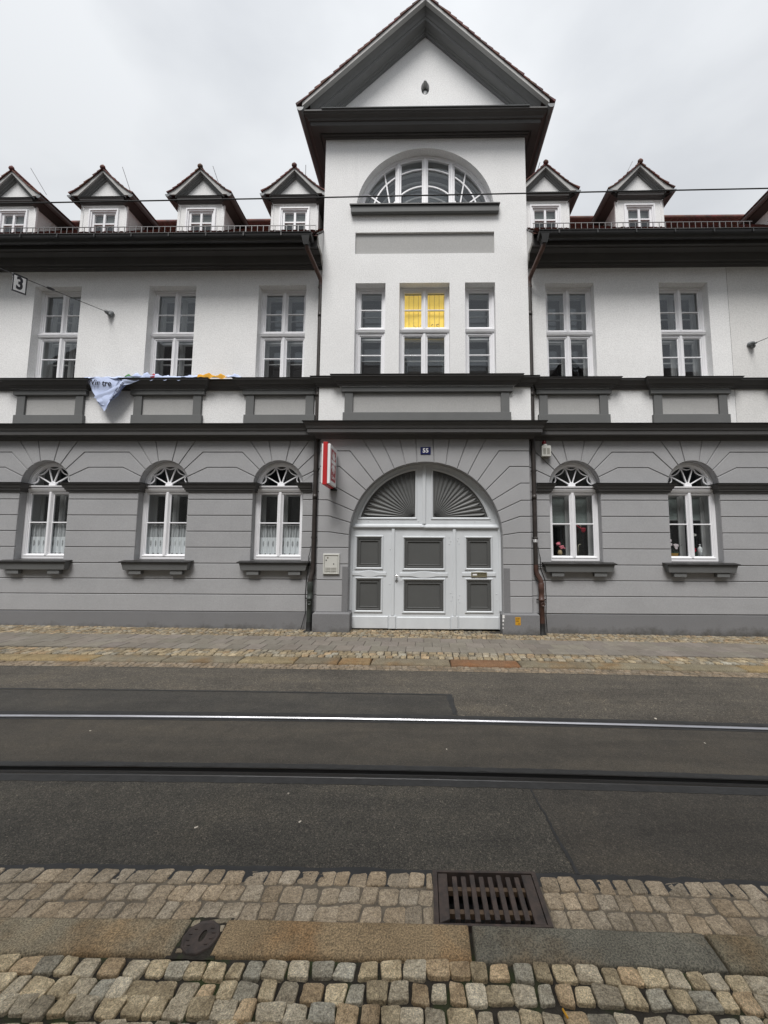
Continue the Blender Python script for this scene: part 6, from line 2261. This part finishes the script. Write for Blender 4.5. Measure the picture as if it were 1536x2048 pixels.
for k in range(7):
    mb.blob((c5 + 0.18 + 0.028 * math.cos(k * 0.9) * 1.2, yS + 0.04, SZ + 0.435 + 0.016 * math.sin(k * 0.9)), (0.026, 0.018, 0.018), 6, 4)
mb.build('bloom', WHITEP, wf, kind='stuff')
MB().tube([(c5 + 0.19, yS + 0.05, SZ - 0.02), (c5 + 0.2, yS + 0.05, SZ + 0.2), (c5 + 0.185, yS + 0.045, SZ + 0.42)], 0.005, 5).build('stem', LEAF, wf, smooth=True)

# --- overhead line: contact wire, two span wires with wall anchors, sign
wire = empty('contact_wire', (0, 3.8, 5.38), 'thin black tram contact wire strung across the whole facade', 'wire')
MB().tube([(-40, 3.72, 5.30), (-6.2, 3.80, 5.345), (-1.3, 3.80, 5.390), (3.6, 3.80, 5.445), (7.2, 3.78, 5.49), (40, 3.7, 5.5)], 0.0065, 6).build('cable', BLACK, wire)
def span(name_label, anc, low, far, tag_):
    o = empty('span_wire', anc, name_label, 'cable', 'span wires holding the tram line')
    a = Vector(anc) + Vector((0, -0.14, -0.03))
    MB().tube([a, a.lerp(Vector(low), 0.5) + Vector((0, 0, -0.012)), low, far], 0.006, 6).build('cable', BLACK, o)
    mb = MB()
    x, y, z = anc
    mb.blob((x, y - 0.03, z), (0.085, 0.04, 0.06), 10, 6)
    mb.blob((x + 0.02, y - 0.05, z - 0.05), (0.045, 0.05, 0.05), 8, 6)
    mb.blob((x - 0.03, y - 0.09, z - 0.01), (0.04, 0.06, 0.04), 8, 6)
    mb.tube([(x, y - 0.06, z - 0.02), (x, y - 0.16, z - 0.035)], 0.02, 8)
    mb.build('wall_anchor', LEAD, o, smooth=True)
    return o, a
oS, aS = span('left span wire running from the white wall up over the tram track', (-6.99, WU, 6.86), (-6.25, 3.8, 5.37), (-5.9, -2.9, 7.6), 0)
oS2, aS2 = span('right span wire leaving its wall anchor at the right frame edge', (7.02, WU, 6.08), (7.35, 3.8, 5.50), (7.6, -2.9, 7.4), 1)
lowS = Vector((-6.25, 3.8, 5.37))
def onS(t):
    return aS.lerp(lowS, t)
ins = onS(0.355)
dS = (lowS - aS).normalized()
MB().tube([ins - dS * 0.09, ins - dS * 0.05, ins + dS * 0.05, ins + dS * 0.09], [0.012, 0.026, 0.026, 0.012], 8).build('insulator', BLACK, oS, smooth=True)
# route sign hung on the wire
t0, t1 = 0.470, 0.532
pA, pB = onS(t0), onS(t1)
rs_ = empty('line_sign', tuple((pA + pB) / 2), 'square white plate with black frame and a black 3 hanging from the left span wire', 'sign')
dw = (pB - pA)
dn_ = Vector((0, 0, -0.29))
nrm = dw.cross(dn_).normalized()
if nrm.x < 0:
    nrm = -nrm
def slab3(a, b, c, d, t, nm, mat):
    vs = [p + nrm * t for p in (a, b, c, d)] + [p - nrm * t for p in (a, b, c, d)]
    return MB().add(vs, [(0, 1, 2, 3), (7, 6, 5, 4), (0, 4, 5, 1), (1, 5, 6, 2), (2, 6, 7, 3), (3, 7, 4, 0)]).build(nm, mat, rs_)
up = Vector((0, 0, 0.012))
A_, B_, C_, D_ = pA + up, pB + up, pB + dn_, pA + dn_
slab3(A_, B_, C_, D_, 0.004, 'plate', SIGNW)
def inset(f):
    cc = (A_ + B_ + C_ + D_) / 4
    return [p.lerp(cc, f) for p in (A_, B_, C_, D_)]
I_ = inset(0.15)
for p, q, r_, s_ in ((A_, B_, I_[1], I_[0]), (B_, C_, I_[2], I_[1]), (C_, D_, I_[3], I_[2]), (D_, A_, I_[0], I_[3])):
    slab3(p, q, r_, s_, 0.007, 'border', TEXTK)
cc = (A_ + B_ + C_ + D_) / 4
for side in (1, -1):
    ex = -dw.normalized() * side
    ez = Vector((0, 0, 1))
    nz3 = ex.cross(ez)
    mt = Matrix(((ex.x, ez.x, nz3.x, cc.x + nrm.x * 0.006 * side), (ex.y, ez.y, nz3.y, cc.y + nrm.y * 0.006 * side), (ex.z, ez.z, nz3.z, cc.z + nrm.z * 0.006 * side), (0, 0, 0, 1)))
    text_mesh('3', 0.29, 'digit', TEXTK, rs_, mt, 0.001, 0.010)

# --- banner slipped over the ledge
bn = empty('banner', (-6.75, WU - 0.2, 5.3), 'crumpled white banner with black lettering hanging off the ledge between two aprons', 'banner')
yb_ = WU - 0.19
def cloth(A, B, C, n, nm, mat, y, seed, amp=0.018, fold=0.0):
    """triangle A-B (top edge) to C (tip) as a wrinkled sheet"""
    r = random.Random(seed)
    vs, fs, idx = [], [], {}
    ph = [r.uniform(0, 6) for _ in range(4)]
    for i in range(n + 1):
        for j in range(n + 1 - i):
            u, v_ = i / n, j / n
            x = A[0] + (B[0] - A[0]) * u + (C[0] - A[0]) * v_
            z = A[1] + (B[1] - A[1]) * u + (C[1] - A[1]) * v_
            sag = 0.03 * math.sin(math.pi * min(1, u + v_)) * v_
            yy_ = y + amp * math.sin(u * 9 + v_ * 3 + ph[0]) + amp * 0.6 * math.sin(u * 4 - v_ * 11 + ph[1]) - fold * v_
            edge = 0.012 * math.sin(v_ * 17 + ph[2]) if i == 0 or i + j == n else 0
            idx[i, j] = len(vs)
            vs.append((x + edge, yy_, z - sag))
    for i in range(n):
        for j in range(n - i):
            fs.append((idx[i, j], idx[i + 1, j], idx[i, j + 1]))
            if j < n - i - 1:
                fs.append((idx[i + 1, j], idx[i + 1, j + 1], idx[i, j + 1]))
    return MB().add(vs, fs).build(nm, mat, bn, smooth=True)
cloth((-7.30, 5.315), (-6.28, 5.30), (-6.82, 4.555), 22, 'cloth', CLOTH, yb_, 1)
cloth((-6.50, 5.28), (-6.27, 5.315), (-6.80, 4.60), 16, 'folded_flap', CLOTH, yb_ - 0.035, 2, 0.012)
cloth((-7.03, 4.86), (-6.42, 5.22), (-6.83, 4.68), 14, 'folded_flap', CLOTH, yb_ - 0.022, 5, 0.010)
# top edge lying on the ledge and the crumpled run to the right
def ribbon(pts, back, front, nm, mat, seed, drop=0.02, amp=0.016):
    """cloth lying crumpled over the ledge edge; pts = (x, z of the crest)"""
    r = random.Random(seed)
    ph = [r.uniform(0, 6.28) for _ in range(8)]
    n = max(10, int((pts[-1][0] - pts[0][0]) / 0.022))
    m_ = 9
    vs, fs = [], []
    for i in range(n + 1):
        t = i / n
        x = pts[0][0] + (pts[-1][0] - pts[0][0]) * t
        for k in range(len(pts) - 1):
            if pts[k][0] <= x <= pts[k + 1][0] + 1e-6:
                u = (x - pts[k][0]) / (pts[k + 1][0] - pts[k][0])
                crest = pts[k][1] + (pts[k + 1][1] - pts[k][1]) * u
        taper = min(1, 5 * t + 0.15, 5 * (1 - t) + 0.15)
        for j in range(m_ + 1):
            v_ = j / m_
            hump = math.sin(math.pi * v_) ** 0.7
            base = 5.312
            w_ = math.sin(x * 31 + v_ * 7 + ph[0]) * 0.6 + math.sin(x * 57 - v_ * 11 + ph[1]) * 0.4 + math.sin(x * 17 + v_ * 15 + ph[2]) * 0.5
            y_ = WU - 0.19 + back - (back + front) * v_ + amp * 0.6 * math.sin(x * 23 + ph[3] + v_ * 5) * taper
            z_ = base + (crest - base) * hump * (0.75 + 0.4 * math.sin(x * 27 + ph[4])) + amp * w_ * hump * taper
            if v_ > 0.7:
                z_ -= drop * (v_ - 0.7) / 0.3 * (1 + 0.6 * math.sin(x * 21 + ph[5]))
            vs.append((x, y_, z_))
    for i in range(n):
        for j in range(m_):
            a_ = i * (m_ + 1) + j
            fs.append((a_, a_ + 1, a_ + m_ + 2, a_ + m_ + 1))
    return MB().add(vs, fs).build(nm, mat, bn, smooth=True)
ribbon([(-7.31, 5.325), (-6.8, 5.33), (-6.4, 5.34), (-6.2, 5.36)], 0.06, 0.012, 'cloth_edge', CLOTH, 1, 0.02, 0.006)
ribbon([(-6.36, 5.35), (-6.15, 5.40), (-5.95, 5.39), (-5.72, 5.37), (-5.45, 5.335), (-5.2, 5.325)], 0.05, 0.035, 'cloth_fold', CLOTH, 2, 0.06)
cloth((-6.44, 5.315), (-5.74, 5.335), (-6.47, 5.10), 14, 'hanging_fold', CLOTH, yb_ - 0.03, 9, 0.012)
ribbon([(-6.40, 5.34), (-6.33, 5.375), (-6.26, 5.38), (-6.20, 5.345)], 0.03, 0.04, 'green_print', CLOTHG, 3, 0.03, 0.01)
ribbon([(-5.86, 5.35), (-5.80, 5.38), (-5.75, 5.355)], 0.03, 0.04, 'red_print', CLOTHR, 4, 0.035, 0.01)
ribbon([(-5.2, 5.325), (-5.0, 5.345), (-4.82, 5.375), (-4.7, 5.35)], 0.05, 0.03, 'cloth_fold', CLOTH, 5, 0.02)
ribbon([(-4.84, 5.36), (-4.7, 5.405), (-4.55, 5.375), (-4.42, 5.35), (-4.3, 5.365), (-4.2, 5.335)], 0.04, 0.04, 'orange_cloth', CLOTHO, 6, 0.035)
ribbon([(-4.24, 5.34), (-4.13, 5.40), (-4.03, 5.355), (-3.9, 5.322)], 0.04, 0.03, 'cloth_fold', CLOTH, 7, 0.015)
text_mesh('Wir tre', 0.17, 'lettering', TEXTK, bn, Matrix.Translation((-6.945, yb_ - 0.034, 5.175)) @ Matrix.Rotation(R(4), 4, 'Y') @ WALLX, 0.001, 0.002)
text_mesh('engemeinscha', 0.085, 'lettering', TEXTK, bn, Matrix.Translation((-6.535, yb_ - 0.062, 4.975)) @ Matrix.Rotation(R(-57), 4, 'Y') @ WALLX, 0.001, 0.001)

# ================================================================== STREET FITTINGS
# --- drain grate
gr = empty('drain_grate', (0.33, 2.1, ROAD), 'rusty cast iron drain grate with eight slanted bars let into the near gutter', 'drain')
GZ0 = gz(0.33, ROAD) + 0.006
gx0, gx1, gy0, gy1 = 0.052, 0.598, 1.958, 2.268
mb = MB()
for a, b, c_, d_ in ((gx0, gx0 + 0.022, gy0, gy1), (gx1 - 0.022, gx1, gy0, gy1), (gx0 + 0.0225, gx1 - 0.0225, gy1 - 0.014, gy1), (gx0 + 0.0225, gx1 - 0.0225, gy0, gy0 + 0.012)):
    mb.box(a, b, c_, d_, GZ0 - 0.08, GZ0 + 0.003)
mb.build('frame', IRON, gr)
MB().add([(gx0 + 0.01, gy0 + 0.005, GZ0 - 0.16), (gx1 - 0.01, gy0 + 0.005, GZ0 - 0.16), (gx1 - 0.01, gy1 - 0.005, GZ0 - 0.16), (gx0 + 0.01, gy1 - 0.005, GZ0 - 0.16)], [(0, 1, 2, 3)]).build('pit', BLACK, gr)
for xa, xb, s_ in ((gx0 + 0.025, gx0 + 0.075, 1), (gx1 - 0.078, gx1 - 0.025, -1)):
    q = [(xa, gy0 + 0.016), (xb, gy0 + 0.016 + (0.0 if s_ < 0 else 0.02)), (xb, gy1 - 0.018), (xa, gy1 - 0.018)]
    MB().add([(p[0], p[1], GZ0 - 0.035) for p in q] + [(p[0], p[1], GZ0 + 0.001) for p in q], [(4, 5, 6, 7), (0, 1, 5, 4), (1, 2, 6, 5), (2, 3, 7, 6), (3, 0, 4, 7)]).build('side_plate', IRON, gr, bevel=0.004)
bx0, bx1 = gx0 + 0.085, gx1 - 0.088
for k in range(8):
    x = bx0 + (bx1 - bx0) * (k + 0.5) / 8 + 0.004
    ya, yb2 = gy0 + (0.026 if k in (2, 5) else 0.036), gy1 - (0.022 if k in (2, 5) else 0.034)
    hw_ = 0.0125
    MB().box(x - hw_, x + hw_, ya, yb2, GZ0 - 0.03, GZ0).build('bar', IRON, gr, bevel=0.003)
for y in (gy0 + 0.085, gy1 - 0.10):
    MB().box(gx0 + 0.074, gx1 - 0.077, y - 0.012, y + 0.012, GZ0 - 0.034, GZ0 - 0.010).build('crossbar', RUST, gr)

# --- valve cap in the kerb
vc = empty('valve_cap', (-0.972, 1.87, 0), 'round rusty iron valve cap with an oval slot set in the near kerb', 'valve cap')
zc0 = gz(-0.97, 0.0) - 0.005
lt0 = random.Random(77)
mb = MB()
n = 28
rr_ = [0.078 * (1 + 0.03 * math.sin(k * 2.3)) for k in range(n)]
def ringp(s, z):
    return [(-0.972 + rr_[k] * s * math.cos(2 * math.pi * k / n), 1.853 + rr_[k] * s * 0.98 * math.sin(2 * math.pi * k / n), z) for k in range(n)]
ov = [(-0.965 + 0.0125 * math.cos(2 * math.pi * k / n), 1.855 + 0.027 * math.sin(2 * math.pi * k / n)) for k in range(n)]
vs = ringp(1, zc0 - 0.05) + ringp(1, zc0 - 0.003) + ringp(0.95, zc0 + 0.001) + ringp(0.85, zc0 + 0.001) + ringp(0.81, zc0 - 0.002) + [(p[0], p[1], zc0 - 0.001) for p in [(-0.965 + 1.35 * (q[0] + 0.965), 1.855 + 1.25 * (q[1] - 1.855)) for q in ov]] + [(p[0], p[1], zc0) for p in ov] + [(p[0], p[1], zc0 - 0.03) for p in ov]
fs = []
for q in range(7):
    for k in range(n):
        j = (k + 1) % n
        fs.append((q * n + k, q * n + j, (q + 1) * n + j, (q + 1) * n + k))
fs.append(tuple(7 * n + k for k in range(n)))
mb.add(vs, fs).build('cap', IRON, vc, autosmooth=45)
mb = MB()
for k in range(12):
    a = R(20 + k * 30)
    if abs(math.cos(a)) < 0.45:
        continue
    x, y = -0.972 + 0.050 * math.cos(a), 1.853 + 0.05 * math.sin(a)
    mb.box(x - 0.007, x + 0.007, y - 0.0018, y + 0.0018, zc0 - 0.002, zc0 + 0.0012)
mb.build('raised_marks', IRON, vc, kind='stuff')
bm_ = MB()
nb = 12
vs = []
for i in range(nb + 1):
    for j in range(nb + 1):
        x, y = -1.072 + 0.205 * i / nb, 1.762 + 0.184 * j / nb
        vs.append((x, y, gz(x) - 0.011 + lt0.uniform(-0.002, 0.002) ))
bm_.add(vs, [(i * (nb + 1) + j, (i + 1) * (nb + 1) + j, (i + 1) * (nb + 1) + j + 1, i * (nb + 1) + j + 1) for i in range(nb) for j in range(nb)])
bm_.build('valve_bed', SOIL, kerb, smooth=True)
# crumbled mortar corner behind it
for k, (x, y, sx_, sy_, t) in enumerate(((-0.93, 1.928, 0.10, 0.022, (0.9, 0.95, 0.95)), (-1.03, 1.915, 0.035, 0.03, (1.2, 1.25, 1.25)), (-0.905, 1.895, 0.022, 0.03, (1.3, 1.35, 1.35)), (-1.03, 1.795, 0.03, 0.018, (1.0, 1.0, 1.0)))):
    place(SETTS_B[k], 'mortar_chip', kerb, (x, y, gz(x) - 0.008), (sx_, sy_, 0.02), 0.15, t)

# --- bits of litter on the ground
lt = random.Random(21)
LIT = [(577, 1652), (1322, 1760), (338, 1668), (150, 1500), (1358, 1433), (890, 1495), (1420, 1470), (560, 1625)]
base_l = MB().add([(-0.5, -0.5, 0), (0.5, -0.45, 0.08), (0.45, 0.5, 0.02), (-0.4, 0.45, 0.1), (0, 0, 0.16)], [(0, 1, 4), (1, 2, 4), (2, 3, 4), (3, 0, 4)])
litm = mk_mesh('litter', base_l.v, base_l.f, LITTER, False)
labs = ['tiny tan leaf scrap on the near asphalt left of the drain', 'small pale blossom on the asphalt edge right of the drain', 'flattened pale spot of gum on the near asphalt at left', 'pale crumb between the tram rails at far left', 'white scrap beyond the far rail at right', 'pale crumb between the rails below the gate', 'pale crumb between the rails at far right', 'tiny pale crumb on the near asphalt below the gate']
for (x, y, s_), lab in zip(((-0.78, 2.62, 0.02), (1.33, 2.245, 0.026), (-1.40, 2.55, 0.022), (-3.1, 3.75, 0.02), (2.4, 4.25, 0.035), (0.2, 3.55, 0.016), (2.55, 3.75, 0.018), (-0.95, 2.9, 0.014)), labs):
    o = bpy.data.objects.new('litter', litm)
    o.location = (x, y, gz(x, ROAD) + 0.0005)
    o.scale = (s_, s_ * 0.6, s_ * 0.6)
    o.rotation_euler = (0, 0, lt.uniform(0, 6))
    col.objects.link(o)
    tag(o, lab, 'litter', 'litter on the road')
bt = empty('cigarette_end', (0.52, 1.60, 0), 'orange cigarette end lying in a joint of the near setts', 'cigarette end')
MB().tube([(0.517, 1.612, 0.002), (0.527, 1.585, 0.0)], 0.0038, 8).build('filter', CLOTHO, bt, smooth=True)

# ================================================================== HOUSES ACROSS THE STREET (seen in the panes)
OPW = plaster('opposite_plaster', (0.42, 0.40, 0.37), 40, 0.3)
OPR = paint('opposite_roof', (0.05, 0.035, 0.03), 0.85, 0.3, 2, 8, 0.3)
OPG = paint('opposite_window', (0.04, 0.045, 0.05), 0.2, 0.1, 2, 8, 0)
def opp(x0, x1, eave, pitch, mat, lab, gable=None):
    o = empty('house', ((x0 + x1) / 2, -3, 0), lab, 'house', 'houses on the near side of the street')
    holes = []
    xs_ = x0 + 1.2
    while xs_ < x1 - 1.0:
        for z0 in (1.2, 4.6, 7.6):
            if z0 + 1.7 < eave:
                holes.append(rect(xs_, 0.5, z0, z0 + 1.7))
        xs_ += 2.3
    b = MB()
    polys = [[Vector((p[0], p[1], 0)) for p in q] for q in [[(x0, -0.5), (x1, -0.5), (x1, eave), (x0, eave)]] + holes]
    fl = [p for q in polys for p in q]
    b.add([(p.x, -3.0, p.y) for p in fl], tessellate_polygon(polys))
    for q in holes:
        b.add([(p[0], -3.0, p[1]) for p in q] + [(p[0], -3.15, p[1]) for p in q], [(i, (i + 1) % 4, 4 + (i + 1) % 4, 4 + i) for i in range(4)])
    b.add([(x0, -3, -0.5), (x0, -3, eave), (x0, -11, eave), (x0, -11, -0.5), (x1, -3, -0.5), (x1, -3, eave), (x1, -11, eave), (x1, -11, -0.5)], [(0, 1, 2, 3), (4, 5, 6, 7), (2, 3, 7, 6)])
    b.build('wall', OPW, o)
    for q in holes:
        MB().ring(q[0][0], q[1][0], q[0][1], q[2][1], [(0.0, -3.1), (0.07, -3.1), (0.07, -3.14), (2, -3.14)][:3]).build('window', WOODI, o)
        MB().add([(p[0], -3.145, p[1]) for p in q], [(0, 1, 2, 3)]).build('pane', OPG, o)
    h = 4.0 * math.tan(R(pitch))
    MB().add([(x0, -2.65, eave - 0.05), (x1, -2.65, eave - 0.05), (x1, -7, eave + h), (x0, -7, eave + h), (x1, -11.3, eave), (x0, -11.3, eave), (x0, -2.65, eave - 0.2), (x1, -2.65, eave - 0.2)], [(0, 1, 2, 3), (3, 2, 4, 5), (0, 6, 7, 1), (0, 3, 5), (1, 4, 2)]).build('roof', mat, o)
    for gx, gw, ghh in gable or []:
        MB().add([(gx - gw, -3.2, eave - 0.1), (gx + gw, -3.2, eave - 0.1), (gx, -3.2, eave + ghh), (gx - gw, -8, eave - 0.1), (gx + gw, -8, eave - 0.1), (gx, -8, eave + ghh)], [(0, 1, 2), (0, 2, 5, 3), (1, 4, 5, 2)]).build('roof_gable', mat, o)
    return o
opp(-22, -11.2, 10.4, 46, OPR, 'dark roofed house across the street mirrored in the leftmost upper windows', [(-15, 1.6, 2.6)])
opp(-11.15, -1.0, 9.6, 44, OPR, 'plain dark roofed house across the street mirrored left of the middle bay')
opp(-0.95, 5.2, 9.3, 42, OPR, 'house across the street with a gable mirrored in the middle bay windows', [(1.6, 1.3, 2.3)])
opp(5.25, 22, 9.4, 42, OPR, 'house across the street with a pointed gable mirrored right of the middle bay', [(7.6, 2.2, 2.6)])
